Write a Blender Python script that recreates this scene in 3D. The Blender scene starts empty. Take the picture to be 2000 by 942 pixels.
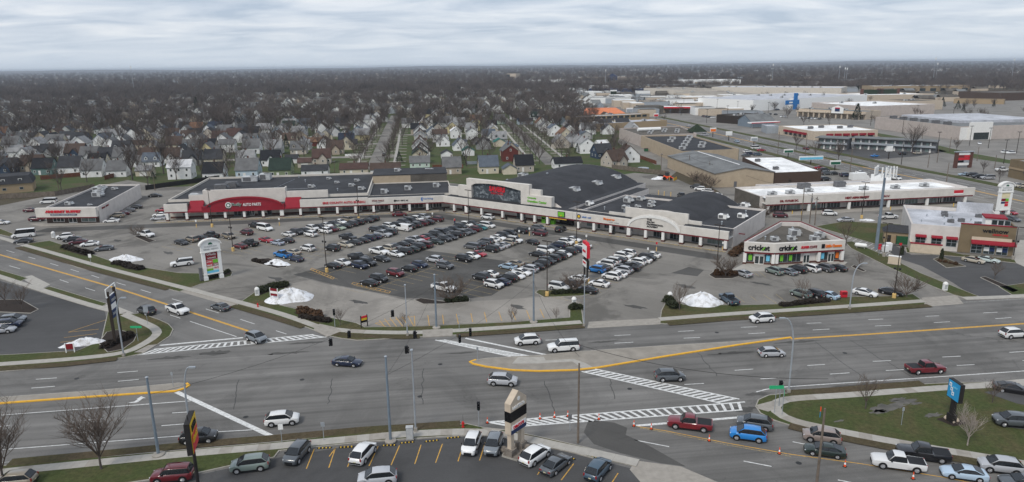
import bpy, bmesh, math, random
from math import sin, cos, pi, radians, atan2, hypot
from mathutils import Vector, Matrix
random.seed(7)
SC = bpy.context.scene
COL = SC.collection
# ---------------------------------------------------------------- camera
FPX, CAMZ, PITCH, ROLL = 1350.0, 47.0, radians(14.245), radians(0.6446)
cam = bpy.data.cameras.new('camera'); co = bpy.data.objects.new('camera', cam); COL.objects.link(co)
cam.sensor_width = 36; cam.lens = 36 * FPX / 2000; cam.clip_start = 1; cam.clip_end = 40000
co.matrix_world = Matrix.Translation((0, 0, CAMZ)) @ Matrix.Rotation(pi / 2 - PITCH, 4, 'X') @ Matrix.Rotation(-ROLL, 4, 'Z')
SC.camera = co
# ---------------------------------------------------------------- sky (overcast, a thin broken deck over a clear sky)
W = bpy.data.worlds.new('World'); SC.world = W; W.use_nodes = True
nt = W.node_tree; nt.nodes.clear()
def wn(t, **k):
    n = nt.nodes.new(t)
    for a, b in k.items(): setattr(n, a, b)
    return n
SUN_EL, SUN_AZ = radians(48), radians(215)
sky = wn('ShaderNodeTexSky', sky_type='NISHITA', sun_disc=False, sun_elevation=SUN_EL, sun_rotation=SUN_AZ)
bg1 = wn('ShaderNodeBackground'); bg1.inputs['Strength'].default_value = 0.10
nt.links.new(sky.outputs[0], bg1.inputs[0])
tc = wn('ShaderNodeTexCoord'); sep = wn('ShaderNodeSeparateXYZ'); nt.links.new(tc.outputs['Generated'], sep.inputs[0])
az = wn('ShaderNodeMath', operation='MAXIMUM'); nt.links.new(sep.outputs[2], az.inputs[0]); az.inputs[1].default_value = 0.0
ad = wn('ShaderNodeMath', operation='ADD'); nt.links.new(az.outputs[0], ad.inputs[0]); ad.inputs[1].default_value = 0.10
dv = wn('ShaderNodeVectorMath', operation='DIVIDE'); cmb = wn('ShaderNodeCombineXYZ')
for i in range(3): nt.links.new(ad.outputs[0], cmb.inputs[i])
nt.links.new(tc.outputs['Generated'], dv.inputs[0]); nt.links.new(cmb.outputs[0], dv.inputs[1])
mp = wn('ShaderNodeMapping'); mp.inputs['Rotation'].default_value = (0, 0, radians(-12)); mp.inputs['Scale'].default_value = (0.46, 0.66, 0.0)
nt.links.new(dv.outputs[0], mp.inputs[0])
n1 = wn('ShaderNodeTexNoise'); n1.inputs['Scale'].default_value = 2.3; n1.inputs['Detail'].default_value = 7; n1.inputs['Roughness'].default_value = .55; n1.inputs['Distortion'].default_value = .5
nt.links.new(mp.outputs[0], n1.inputs['Vector'])
rp = wn('ShaderNodeValToRGB'); e = rp.color_ramp.elements
e[0].position = .34; e[0].color = (.37, .435, .535, 1); e[1].position = .68; e[1].color = (.65, .675, .72, 1)
m_ = rp.color_ramp.elements.new(.5); m_.color = (.50, .55, .63, 1)
nt.links.new(n1.outputs[0], rp.inputs[0])
# the deck thins to an even pale veil towards the horizon all round
hz = wn('ShaderNodeMapRange'); hz.inputs[1].default_value = 0.0; hz.inputs[2].default_value = .05; nt.links.new(az.outputs[0], hz.inputs[0])
mx = wn('ShaderNodeMix', data_type='RGBA'); nt.links.new(hz.outputs[0], mx.inputs[0]); mx.inputs[6].default_value = (.485, .555, .645, 1); nt.links.new(rp.outputs[0], mx.inputs[7])
bg2 = wn('ShaderNodeBackground'); bg2.inputs['Strength'].default_value = 0.95; nt.links.new(mx.outputs[2], bg2.inputs[0])
ms = wn('ShaderNodeMixShader'); ms.inputs[0].default_value = .90
nt.links.new(bg1.outputs[0], ms.inputs[1]); nt.links.new(bg2.outputs[0], ms.inputs[2])
wo = wn('ShaderNodeOutputWorld'); nt.links.new(ms.outputs[0], wo.inputs[0])
# ---------------------------------------------------------------- sun behind the cloud
sl = bpy.data.lights.new('sun', 'SUN'); sl.energy = 1.5; sl.angle = radians(16); sl.color = (1, .95, .87)
so = bpy.data.objects.new('sun', sl); COL.objects.link(so)
so.rotation_euler = (pi / 2 - SUN_EL, 0, -SUN_AZ + pi)
so.location = (0, -50, 150)
SC.view_settings.view_transform = 'Standard'; SC.view_settings.look = 'None'
SC.view_settings.exposure = 0.46; SC.view_settings.gamma = 1; SC.view_settings.use_curve_mapping = False
SC.cycles.use_denoising = True; SC.cycles.volume_bounces = 0; SC.cycles.max_bounces = 5; SC.cycles.diffuse_bounces = 2; SC.cycles.glossy_bounces = 2; SC.cycles.transparent_max_bounces = 6
# ---------------------------------------------------------------- survey: a sighting from the drone -> the point on the ground (or at height z)
_cr, _sr, _cp, _sp = cos(ROLL), sin(ROLL), cos(PITCH), sin(PITCH)
def ray(x, y):
    u, v = x - 1000.0, -(y - 471.0)
    u, v = _cr * u + _sr * v, -_sr * u + _cr * v
    return (u, FPX * _cp + v * _sp, -FPX * _sp + v * _cp)
def P(x, y, z=0.0):
    d = ray(x, y); t = (z - CAMZ) / d[2]
    return (d[0] * t, d[1] * t)
def P3(x, y, z=0.0): return P(x, y, z) + (z,)
def rot2(p, a): return (p[0] * cos(a) - p[1] * sin(a), p[0] * sin(a) + p[1] * cos(a))
# ---------------------------------------------------------------- mesh collector
class MB:
    def __init__(s): s.v = []; s.f = []; s.m = []
    def add(s, vs, fs, mi=0):
        o = len(s.v); s.v += [tuple(p) for p in vs]; s.f += [tuple(i + o for i in f) for f in fs]; s.m += [mi] * len(fs); return s
    def box(s, x0, x1, y0, y1, z0, z1, mi=0):
        return s.add([(x0, y0, z0), (x1, y0, z0), (x1, y1, z0), (x0, y1, z0), (x0, y0, z1), (x1, y0, z1), (x1, y1, z1), (x0, y1, z1)],
                     [(3, 2, 1, 0), (4, 5, 6, 7), (0, 1, 5, 4), (1, 2, 6, 5), (2, 3, 7, 6), (3, 0, 4, 7)], mi)
    def cbox(s, c, sx, sy, z0, z1, rz=0, mi=0):
        vs = []
        for z in (z0, z1):
            for a, b in ((-1, -1), (1, -1), (1, 1), (-1, 1)):
                q = rot2((a * sx / 2, b * sy / 2), rz); vs.append((c[0] + q[0], c[1] + q[1], z))
        return s.add(vs, [(3, 2, 1, 0), (4, 5, 6, 7), (0, 1, 5, 4), (1, 2, 6, 5), (2, 3, 7, 6), (3, 0, 4, 7)], mi)
    def prism(s, pts, z0, z1, mi=0, bottom=False):
        if sum(a[0] * b[1] - b[0] * a[1] for a, b in zip(pts, pts[1:] + pts[:1])) < 0: pts = pts[::-1]
        n = len(pts)
        fs = [tuple(range(n, 2 * n))] + [(i, (i + 1) % n, n + (i + 1) % n, n + i) for i in range(n)]
        if bottom: fs.append(tuple(range(n - 1, -1, -1)))
        return s.add([(p[0], p[1], z0) for p in pts] + [(p[0], p[1], z1) for p in pts], fs, mi)
    def sheet(s, pts, z, mi=0):
        if sum(a[0] * b[1] - b[0] * a[1] for a, b in zip(pts, pts[1:] + pts[:1])) < 0: pts = pts[::-1]
        return s.add([(p[0], p[1], z) for p in pts], [tuple(range(len(pts)))], mi)
    def tube(s, p0, p1, r0, r1=None, n=6, mi=0, cap=True):
        r1 = r0 if r1 is None else r1
        a, b = Vector(p0), Vector(p1); d = b - a
        if d.length < 1e-6: return s
        d.normalize(); up = Vector((0, 0, 1)) if abs(d.z) < .95 else Vector((1, 0, 0))
        x = d.cross(up).normalized(); y = d.cross(x)
        vs = []
        for c, r in ((a, r0), (b, r1)):
            for i in range(n):
                t = 2 * pi * i / n; vs.append(c + x * (r * cos(t)) + y * (r * sin(t)))
        fs = [(i, n + i, n + (i + 1) % n, (i + 1) % n) for i in range(n)]
        if cap: fs += [tuple(range(n)), tuple(range(2 * n - 1, n - 1, -1))]
        return s.add(vs, fs, mi)
    def path(s, pts, r, n=6, mi=0):
        for a, b in zip(pts, pts[1:]): s.tube(a, b, r, r, n, mi)
        return s
    def panel(s, pts, t=.02, mi=0):
        """a convex facet given by 3D points, thickened along its normal"""
        q = [Vector(p) for p in pts]; nrm = (q[1] - q[0]).cross(q[2] - q[0]).normalized() * t
        n = len(q)
        return s.add(q + [p + nrm for p in q], [tuple(range(n, 2 * n)), tuple(range(n - 1, -1, -1))] + [(i, (i + 1) % n, n + (i + 1) % n, n + i) for i in range(n)], mi)
    def lathe(s, prof, c=(0, 0), n=12, mi=0):
        vs = []; fs = []
        for r, z in prof:
            for i in range(n): vs.append((c[0] + r * cos(2 * pi * i / n), c[1] + r * sin(2 * pi * i / n), z))
        for k in range(len(prof) - 1):
            for i in range(n): fs.append((k * n + i, k * n + (i + 1) % n, (k + 1) * n + (i + 1) % n, (k + 1) * n + i))
        fs.append(tuple(range((len(prof) - 1) * n, len(prof) * n)))
        return s.add(vs, fs, mi)
    def mesh(s, name, mats, smooth=False):
        me = bpy.data.meshes.new(name); me.from_pydata(s.v, [], s.f)
        for m in (mats if isinstance(mats, (list, tuple)) else [mats]): me.materials.append(m)
        if max(s.m, default=0): me.polygons.foreach_set('material_index', s.m)
        if smooth:
            me.polygons.foreach_set('use_smooth', [True] * len(me.polygons))
            me.set_sharp_from_angle(angle=radians(38))
        me.update(); return me
    def obj(s, name, mats, parent=None, loc=None, rz=0, smooth=False, color=None):
        return link(name, s.mesh(name, mats, smooth), parent, loc, rz, color)
def link(name, data, parent=None, loc=None, rz=0, color=None):
    o = bpy.data.objects.new(name, data); COL.objects.link(o)
    if parent is not None: o.parent = parent
    if loc is not None: o.location = loc if len(loc) == 3 else (loc[0], loc[1], 0)
    if rz: o.rotation_euler = (0, 0, rz)
    if color is not None: o.color = tuple(color[:3]) + (1,)
    return o
def tag(o, label, cat, group=None):
    o['label'] = label; o['category'] = cat
    if group: o['group'] = group
    return o
def thing(name, label, cat, loc=(0, 0, 0), rz=0, group=None):
    return tag(link(name, None, None, loc, rz), label, cat, group)
def struct(o): o['kind'] = 'structure'; return o
def stuff(o, label=None, cat=None):
    o['kind'] = 'stuff'
    if label: o['label'] = label; o['category'] = cat
    return o
def ccopy(root, parent=None):
    """a thing, its parts and their sub-parts"""
    r = root.copy(); COL.objects.link(r); r.parent = parent
    for ch in KIDS[root]:
        c = ch.copy(); COL.objects.link(c); c.parent = r
        for g in KIDS.get(ch, ()):
            d = g.copy(); COL.objects.link(d); d.parent = c
    return r
KIDS = {}
def note_kids(root):
    ch = [o for o in COL.objects if o.parent is root]; KIDS[root] = ch
    for c in ch:
        k = [o for o in COL.objects if o.parent is c]
        if k: KIDS[c] = k
_o1 = 'first second third fourth fifth sixth seventh eighth ninth tenth eleventh twelfth thirteenth fourteenth fifteenth sixteenth seventeenth eighteenth nineteenth'.split()
_t1 = 'twent thirt fort fift sixt sevent eight ninet'.split()
def ordinal(n):
    if n > 99: return '%s-hundred-%s' % (('one', 'two', 'three')[n // 100 - 1], ordinal(n % 100)) if n % 100 else '%s-hundredth' % ('one', 'two', 'three')[n // 100 - 1]
    return _o1[n - 1] if n < 20 else _t1[n // 10 - 2] + ('ieth' if n % 10 == 0 else 'y-' + _o1[n % 10 - 1])
ORD = [ordinal(i) for i in range(1, 330)]
# ---------------------------------------------------------------- materials
MATS = {}
def nodes(name, rough=.85, spec=.25, metal=0.0):
    m = bpy.data.materials.new(name); m.use_nodes = True; t = m.node_tree
    b = t.nodes['Principled BSDF']; b.inputs['Roughness'].default_value = rough; b.inputs['Specular IOR Level'].default_value = spec; b.inputs['Metallic'].default_value = metal
    MATS[name] = m
    return m, t, b
def N(t, kind, ins=None, **k):
    n = t.nodes.new(kind)
    for a, b in k.items(): setattr(n, a, b)
    for a, b in (ins or {}).items():
        if isinstance(b, bpy.types.NodeSocket): t.links.new(b, n.inputs[a])
        else: n.inputs[a].default_value = b
    return n
def pos(t): return N(t, 'ShaderNodeNewGeometry').outputs['Position']
def noise(t, scale, vec=None, detail=4, rough=.55, dist=0.0):
    return N(t, 'ShaderNodeTexNoise', {'Vector': vec if vec is not None else pos(t), 'Scale': scale, 'Detail': detail, 'Roughness': rough, 'Distortion': dist}).outputs[0]
def ramp(t, fac, stops):
    n = N(t, 'ShaderNodeValToRGB', {0: fac}); e = n.color_ramp.elements
    while len(e) < len(stops): e.new(.5)
    for q, (p_, c) in zip(e, stops): q.position = p_; q.color = (c if len(c) == 4 else tuple(c) + (1,)) if not isinstance(c, (int, float)) else (c, c, c, 1)
    return n.outputs[0]
def mixc(t, fac, a, b, mode='MIX'):
    n = N(t, 'ShaderNodeMix', data_type='RGBA', blend_type=mode)
    for i, x in ((0, fac), (6, a), (7, b)):
        if isinstance(x, bpy.types.NodeSocket): t.links.new(x, n.inputs[i])
        else: n.inputs[i].default_value = x if not isinstance(x, tuple) else (x + (1,) if len(x) == 3 else x)
    return n.outputs[2]
def setc(t, b, c): t.links.new(c, b.inputs['Base Color'])
def bump(t, b, h, s=.3, d=.02): t.links.new(N(t, 'ShaderNodeBump', {'Height': h, 'Strength': s, 'Distance': d}).outputs[0], b.inputs['Normal'])
def plain(name, col, rough=.8, var=.12, scale=1.2, spec=.25, metal=0.0):
    m, t, b = nodes(name, rough, spec, metal)
    n = noise(t, scale); v = ramp(t, n, [(.3, 1 - var), (.7, 1 + var)])
    setc(t, b, mixc(t, 1.0, tuple(col), v, 'MULTIPLY')); return m
def tinted(name, rough=.8, var=.1, scale=.8, spec=.25, metal=0.0, coat=0.0):
    """takes the object's own colour"""
    m, t, b = nodes(name, rough, spec, metal)
    oc = N(t, 'ShaderNodeObjectInfo').outputs['Color']
    n = noise(t, scale); v = ramp(t, n, [(.3, 1 - var), (.7, 1 + var)])
    setc(t, b, mixc(t, 1.0, oc, v, 'MULTIPLY')); b.inputs['Coat Weight'].default_value = coat; b.inputs['Coat Roughness'].default_value = .06
    return m, t, b
def lin(r, g, b_): return tuple(((c / 255 + .055) / 1.055) ** 2.4 if c > 10 else c / 3294 for c in (r, g, b_))
def asphalt(name, base, patch=.35, crack=.5, ang=0.0, streak=.12, warm=0.0):
    m, t, b = nodes(name, .9, .2)
    p = pos(t)
    rp_ = N(t, 'ShaderNodeMapping', {0: p, 'Rotation': (0, 0, -ang)}).outputs[0]
    st = N(t, 'ShaderNodeMapping', {0: rp_, 'Scale': (.014, .75, 1)}).outputs[0]
    c0 = ramp(t, noise(t, .06, p, 5, .6), [(.3, tuple(x * .80 for x in base)), (.7, tuple(x * 1.18 for x in base))])
    s = ramp(t, noise(t, 1.0, st, 3, .6), [(.25, 1 - streak), (.75, 1 + streak)])
    c0 = mixc(t, 1.0, c0, s, 'MULTIPLY')
    dark = ramp(t, noise(t, .045, p, 8, .66, 1.2), [(.51, 0.0), (.59, 1.0)])
    c0 = mixc(t, N(t, 'ShaderNodeMath', {0: dark, 1: patch}, operation='MULTIPLY').outputs[0], c0, tuple(x * .45 for x in base))
    fine = ramp(t, noise(t, 6, p, 3, .7), [(.3, .90), (.7, 1.10)])
    c0 = mixc(t, 1.0, c0, fine, 'MULTIPLY')
    if crack:
        wv = N(t, 'ShaderNodeVectorMath', {0: N(t, 'ShaderNodeTexNoise', {'Vector': p, 'Scale': .16, 'Detail': 6, 'Roughness': .65}).outputs[1], 1: (14, 14, 0), 2: rp_}, operation='MULTIPLY_ADD').outputs[0]
        vz = N(t, 'ShaderNodeTexVoronoi', {'Vector': wv, 'Scale': .075}, feature='DISTANCE_TO_EDGE').outputs[0]
        cr = ramp(t, vz, [(0.0, 1.0), (.0055, 0.0)])
        br = ramp(t, noise(t, .05, p, 2), [(.46, 0.0), (.58, 1.0)])
        k = N(t, 'ShaderNodeMath', {0: N(t, 'ShaderNodeMath', {0: cr, 1: br}, operation='MULTIPLY').outputs[0], 1: crack}, operation='MULTIPLY').outputs[0]
        c0 = mixc(t, k, c0, tuple(x * .35 for x in base))
    setc(t, b, c0); bump(t, b, noise(t, 14, p, 3), .12, .01)
    return m
RD = radians(7.6)
asphalt('road_asphalt', (.158, .152, .143), .30, .6, RD, .30)
asphalt('side_asphalt', (.165, .159, .150), .35, .6, radians(-33), .14)
asphalt('lot_asphalt', (.205, .192, .172), .65, .5, radians(-35), .08)
asphalt('old_lot_asphalt', (.27, .25, .222), .35, .6, radians(-35), .06)
asphalt('dark_asphalt', (.078, .077, .077), .3, .3, RD, .08)
asphalt('patch_asphalt', (.085, .082, .077), .45, .3, radians(-35), .08)
asphalt('far_asphalt', (.215, .203, .185), .35, .3, RD, .08)
def grassy(name, g, d, k=.5):
    m, t, b = nodes(name, .95, .1); p = pos(t)
    big = ramp(t, noise(t, .10, p, 6, .65, .8), [(k - .12, 0.0), (k + .12, 1.0)])
    c = mixc(t, big, tuple(g), tuple(d))
    c = mixc(t, 1.0, c, ramp(t, noise(t, 2.2, p, 5, .7), [(.25, .62), (.75, 1.38)]), 'MULTIPLY')
    c = mixc(t, 1.0, c, ramp(t, noise(t, 14, p, 2, .6), [(.3, .75), (.7, 1.25)]), 'MULTIPLY')
    setc(t, b, c); bump(t, b, noise(t, 9, p, 3), .5, .05); return m
grassy('grass', (.060, .074, .027), (.098, .078, .042), .56)
grassy('verge_grass', (.082, .064, .040), (.066, .062, .030), .55)
grassy('lawn', (.060, .084, .030), (.096, .084, .050), .56)
grassy('wild_ground', (.070, .062, .040), (.094, .078, .056), .5)
plain('mulch', (.030, .022, .017), .95, .35, 5)
plain('mud', (.105, .098, .085), .6, .35, .8); plain('concrete', (.31, .285, .25), .9, .13, 1.1)
plain('pale_concrete', (.37, .35, .315), .9, .10, 1.1)
plain('kerb_concrete', (.33, .31, .275), .9, .2, 1.6)
plain('median_concrete', (.27, .245, .21), .9, .16, .5)
def paint(name, col, wear=.35):
    m, t, b = nodes(name, .75, .3); p = pos(t)
    w = ramp(t, noise(t, 2.5, p, 6, .7), [(.40, 1.0), (.62, 0.0)])
    w = N(t, 'ShaderNodeMath', {0: w, 1: wear}, operation='MULTIPLY').outputs[0]
    setc(t, b, mixc(t, w, tuple(col), (.13, .125, .115))); return m
paint('white_marking', (.74, .74, .72), .4); paint('faded_white_marking', (.50, .50, .48), .8)
paint('yellow_marking', (.66, .36, .045), .5); paint('faded_yellow_marking', (.46, .33, .12), .95); paint('kerb_yellow', (.78, .42, .03), .25)
plain('tar_seal', (.028, .028, .028), .6, .1)
def roofing(name, col, seam=0.0):
    m, t, b = nodes(name, .92, .2); p = pos(t)
    c = ramp(t, noise(t, .16, p, 6, .62, .6), [(.3, tuple(x * .72 for x in col)), (.72, tuple(x * 1.35 for x in col))])
    c = mixc(t, 1.0, c, ramp(t, noise(t, 3, p, 3), [(.3, .88), (.7, 1.12)]), 'MULTIPLY')
    setc(t, b, c); return m
roofing('black_roof', (.042, .043, .047)); roofing('grey_roof', (.16, .165, .165)); roofing('gravel_roof', (.105, .094, .080)); roofing('white_roof', (.78, .78, .77)); roofing('pale_roof', (.44, .45, .48)); roofing('tan_roof', (.30, .27, .23))
def siding(name, col=None, pitch=.5, depth=.75):
    m, t, b = nodes(name, .8, .25); p = pos(t)
    z = N(t, 'ShaderNodeSeparateXYZ', {0: p}).outputs[2]
    w = N(t, 'ShaderNodeMath', {0: N(t, 'ShaderNodeMath', {0: z, 1: pitch}, operation='DIVIDE').outputs[0], 1: 1.0}, operation='MODULO').outputs[0]
    ln = ramp(t, w, [(0.0, depth), (.10, 1.0)])
    base = tuple(col) if col else N(t, 'ShaderNodeObjectInfo').outputs['Color']
    c = mixc(t, 1.0, base, ln, 'MULTIPLY')
    c = mixc(t, 1.0, c, ramp(t, noise(t, .5, p, 5, .6), [(.3, .88), (.7, 1.08)]), 'MULTIPLY')
    setc(t, b, c); return m
siding('siding'); siding('store_block', (.60, .56, .50), .62, .86); siding('side_block', (.62, .58, .545), .4, .93); siding('tan_metal', (.42, .34, .245), 9, 1.0)
siding('mall_wall', (.58, .53, .46), 3.1, .9); siding('pink_block', (.47, .41, .37), 1.2, .94); siding('fascia', (.62, .585, .535), .58, .87); siding('brown_stucco', (.190, .145, .088), 9, 1.0)
def brick(name, a, b2, mortar, s=1.0):
    m, t, b = nodes(name, .9, .2); p = pos(t); q = N(t, 'ShaderNodeSeparateXYZ', {0: p}).outputs
    h = N(t, 'ShaderNodeMath', {0: q[0], 1: q[1]}, operation='ADD').outputs[0]
    v = N(t, 'ShaderNodeCombineXYZ', {0: h, 1: q[2]}).outputs[0]
    k = N(t, 'ShaderNodeTexBrick', {'Vector': v, 'Color1': tuple(a) + (1,), 'Color2': tuple(b2) + (1,), 'Mortar': tuple(mortar) + (1,), 'Scale': 4.0 * s, 'Mortar Size': .015})
    setc(t, b, k.outputs[0]); return m
brick('brick', (.115, .045, .034), (.085, .036, .030), (.16, .12, .10)); brick('brown_brick', (.085, .052, .038), (.066, .044, .036), (.10, .08, .06)); brick('tan_brick', (.36, .27, .17), (.31, .23, .14), (.34, .28, .2))
def shingle():
    m, t, b = tinted('shingle', .92, .18, .5, .15); p = pos(t)
    z = N(t, 'ShaderNodeSeparateXYZ', {0: p}).outputs[2]
    w = N(t, 'ShaderNodeMath', {0: N(t, 'ShaderNodeMath', {0: z, 1: .14}, operation='DIVIDE').outputs[0], 1: 1.0}, operation='MODULO').outputs[0]
    oc = b.inputs['Base Color'].links[0].from_socket
    c = mixc(t, 1.0, oc, ramp(t, w, [(0, .80), (.25, 1.04)]), 'MULTIPLY')
    setc(t, b, mixc(t, 1.0, c, ramp(t, noise(t, 5, p, 4, .7), [(.3, .82), (.7, 1.18)]), 'MULTIPLY')); return m
shingle()
tinted('car_paint', .28, .02, .3, .5, .0, .7); tinted('paint_tint', .6, .06, .8, .3); tinted('foliage_tint', .9, .25, 3, .15)
plain('car_glass', (.014, .017, .020), .07, .05, 1, .6); plain('store_glass', (.030, .040, .042), .10, .35, .7, .5); plain('pale_glass', (.17, .22, .21), .15, .35, .5, .5)
plain('tyre', (.014, .014, .014), .9, .1); plain('alloy', (.42, .42, .43), .35, .1, 3, .5, .6); plain('black_trim', (.012, .012, .013), .5, .1); plain('headlight', (.62, .64, .66), .12, .1, 4, .6); plain('taillight', (.26, .012, .012), .2, .1, 4, .6); plain('plate', (.55, .52, .36), .6, .05)
plain('red_trim', (.150, .022, .026), .7, .10); plain('red_awning', (.255, .014, .026), .7, .08, .6); plain('awning_dark', (.26, .012, .022), .7, .08); plain('white_trim', (.74, .73, .70), .6, .06); plain('beige_trim', (.56, .47, .36), .7, .08); plain('white_panel', (.80, .80, .78), .5, .04)
plain('galvanised', (.36, .39, .42), .5, .12, 1.5, .4, .3); plain('blue_grey_steel', (.19, .235, .28), .55, .12, .9, .4, .2); plain('dark_steel', (.022, .020, .019), .6, .15); plain('bronze_steel', (.035, .026, .020), .6, .15)
plain('wood_pole', (.155, .125, .10), .95, .25, 1.5); plain('fence_wood', (.15, .125, .10), .95, .3, 1.2); plain('red_fence', (.15, .060, .036), .95, .3, 1.2); plain('bark', (.085, .072, .064), .95, .25, 2); plain('pale_bark', (.30, .26, .23), .95, .2, 2); plain('grey_bark', (.095, .080, .072), .95, .25, 1.5)
plain('twig', (.094, .075, .065), .95, .4, .09); plain('far_twig', (.102, .083, .074), .95, .5, .035); plain('brown_twig', (.120, .092, .074), .95, .3, .3)
plain('needles', (.018, .030, .014), .9, .35, 1.5); plain('hedge', (.030, .036, .016), .9, .4, 3); plain('brown_hedge', (.085, .048, .026), .9, .35, 3); plain('dark_hedge', (.030, .023, .018), .95, .4, 3)
plain('yellow_base', (.62, .42, .16), .85, .15, 2); plain('bollard_yellow', (.66, .42, .05), .7, .1); plain('orange', (.80, .085, .020), .5, .05); plain('orange_roof', (.62, .21, .10), .8, .10, .4); plain('hydrant_red', (.50, .02, .02), .5, .08)
plain('sign_white', (.78, .78, .76), .5, .05); plain('sign_red', (.55, .020, .035), .5, .05); plain('sign_maroon', (.20, .012, .018), .5, .06); plain('sign_green', (.16, .46, .035), .5, .05); plain('street_green', (.03, .40, .17), .5, .05); plain('sign_blue', (.03, .30, .58), .5, .05); plain('sign_navy', (.018, .035, .10), .5, .08); plain('sky_blue', (.16, .52, .72), .5, .05); plain('sign_yellow', (.68, .44, .02), .5, .06); plain('sign_cream', (.72, .64, .42), .6, .06); plain('letter_black', (.010, .010, .012), .5, .05); plain('letter_green', (.018, .11, .06), .5, .05); plain('logo_blue', (.06, .17, .44), .5, .1); plain('letter_grey', (.42, .43, .43), .6, .1); plain('mall_blue', (.015, .16, .44), .5, .05); plain('steel_unit', (.46, .47, .47), .55, .18, 1.3); plain('dark_unit', (.13, .13, .135), .6, .2, 1.5); plain('led_black', (.008, .008, .009), .25, .05); plain('sandstone', (.50, .42, .33), .85, .1); plain('rock', (.20, .175, .15), .95, .3, 2); plain('fast_orange', (.75, .17, .02), .5, .05); plain('green_dumpster', (.02, .09, .04), .6, .2); plain('amber_plow', (.62, .36, .03), .6, .1)
def snowy():
    m, t, b = nodes('snow', .8, .2); p = pos(t)
    d = ramp(t, noise(t, .9, p, 7, .7, .6), [(.46, 0.0), (.68, 1.0)])
    c = mixc(t, d, (.76, .77, .79), (.34, .32, .29)); setc(t, b, c); bump(t, b, noise(t, 3, p, 5, .7), .7, .12)
snowy()
def mural():
    m, t, b = nodes('mural', .5, .3); p = pos(t)
    c = ramp(t, noise(t, .55, p, 6, .75, 1.5), [(.36, (.030, .036, .044)), (.52, (.075, .088, .100)), (.60, (.26, .29, .31)), (.66, (.10, .115, .13)), (.72, (.42, .45, .46))])
    setc(t, b, c)
mural()
M_ = MATS
# ---------------------------------------------------------------- lettering
_font_cache = {}
def text(name, s, w, h, loc, rot, mat, parent, depth=.06, shear=0.0, bold=0.0, align='LEFT'):
    """raised letters: w x h metres, lower-left corner at loc (parent space), standing on a wall whose outward normal is -Y"""
    key = (s, shear, bold)
    if key not in _font_cache:
        cu = bpy.data.curves.new('t', 'FONT'); cu.body = s; cu.extrude = .05; cu.offset = bold; cu.shear = shear; cu.resolution_u = 2; cu.align_y = 'BOTTOM_BASELINE'
        ob = bpy.data.objects.new('t', cu); COL.objects.link(ob)
        dg = bpy.context.evaluated_depsgraph_get(); me = bpy.data.meshes.new_from_object(ob.evaluated_get(dg))
        bpy.data.objects.remove(ob); bpy.data.curves.remove(cu)
        vs = [tuple(v.co) for v in me.vertices]; fs = [tuple(p_.vertices) for p_ in me.polygons]
        bpy.data.meshes.remove(me); _font_cache[key] = (vs, fs)
    vs, fs = _font_cache[key]
    x0 = min(v[0] for v in vs); x1 = max(v[0] for v in vs); y0 = min(v[1] for v in vs); y1 = max(v[1] for v in vs)
    b = MB(); b.add([((v[0] - x0) / (x1 - x0) * w, -(v[2] + .05) / .1 * depth, (v[1] - y0) / (y1 - y0) * h) for v in vs], fs)
    o = b.obj(name, M_[mat], parent, loc); o.rotation_euler = (0, 0, rot); return o
# ================================================================ the setting
def inset(pts, d):
    if sum(a[0] * b[1] - b[0] * a[1] for a, b in zip(pts, pts[1:] + pts[:1])) < 0: pts = pts[::-1]
    out = []; n = len(pts)
    for i in range(n):
        a, b, c = Vector(pts[i - 1]), Vector(pts[i]), Vector(pts[(i + 1) % n])
        e1 = (b - a).normalized(); e2 = (c - b).normalized()
        n1 = Vector((-e1.y, e1.x)); n2 = Vector((-e2.y, e2.x)); m = n1 + n2
        if m.length < .2: m = n1
        else: m = m / max(.45, m.dot(n1))
        out.append((b.x + m.x * d, b.y + m.y * d))
    return out
def px(l): return [P(x, y) for x, y in l]
def sheet(name, pts, z, mat, parent=None):
    o = MB().sheet(pts, z).obj(name, M_[mat], parent)
    return o if parent is not None else struct(o)
def offset_line(pts, d):
    out = []
    for i, p_ in enumerate(pts):
        a = Vector(pts[max(0, i - 1)]); b = Vector(pts[min(len(pts) - 1, i + 1)]); e = (b - a).normalized()
        out.append((p_[0] - e.y * d, p_[1] + e.x * d))
    return out
def strip(pts, w): return offset_line(pts, w / 2) + offset_line(pts, -w / 2)[::-1]
def resample(pts, step):
    out = [pts[0]]; acc = 0
    for a, b in zip(pts, pts[1:]):
        L = hypot(b[0] - a[0], b[1] - a[1]); d = step - acc
        while d <= L: out.append((a[0] + (b[0] - a[0]) * d / L, a[1] + (b[1] - a[1]) * d / L)); d += step
        acc = L - (d - step)
    if hypot(out[-1][0] - pts[-1][0], out[-1][1] - pts[-1][1]) > step * .4: out.append(pts[-1])
    return out
def smooth(pts, k=2):
    for _ in range(k):
        q = [pts[0]]
        for a, b in zip(pts, pts[1:]): q += [(a[0] * .75 + b[0] * .25, a[1] * .75 + b[1] * .25), (a[0] * .25 + b[0] * .75, a[1] * .25 + b[1] * .75)]
        pts = q + [pts[-1]]
    return pts
g = MB(); S = 16000
g.sheet([(-S, -300), (S, -300), (S, 2 * S), (-S, 2 * S)], 0.0); struct(g.obj('ground', M_['wild_ground']))
road = sheet('road', [(-420, 12), (420, 12), (420, 182), (120, 140), (60, 165), (-60, 165), (-100, 190), (-420, 330)], .02, 'road_asphalt')
lroad = sheet('side_road', px([(-260, 400), (0, 452), (45, 476), (150, 518), (230, 537), (350, 566), (455, 598), (560, 626), (640, 655), (270, 694), (335, 650), (335, 640), (312, 628), (240, 612), (170, 590), (82, 562), (0, 530), (-260, 460)]), .024, 'side_asphalt')
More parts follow.
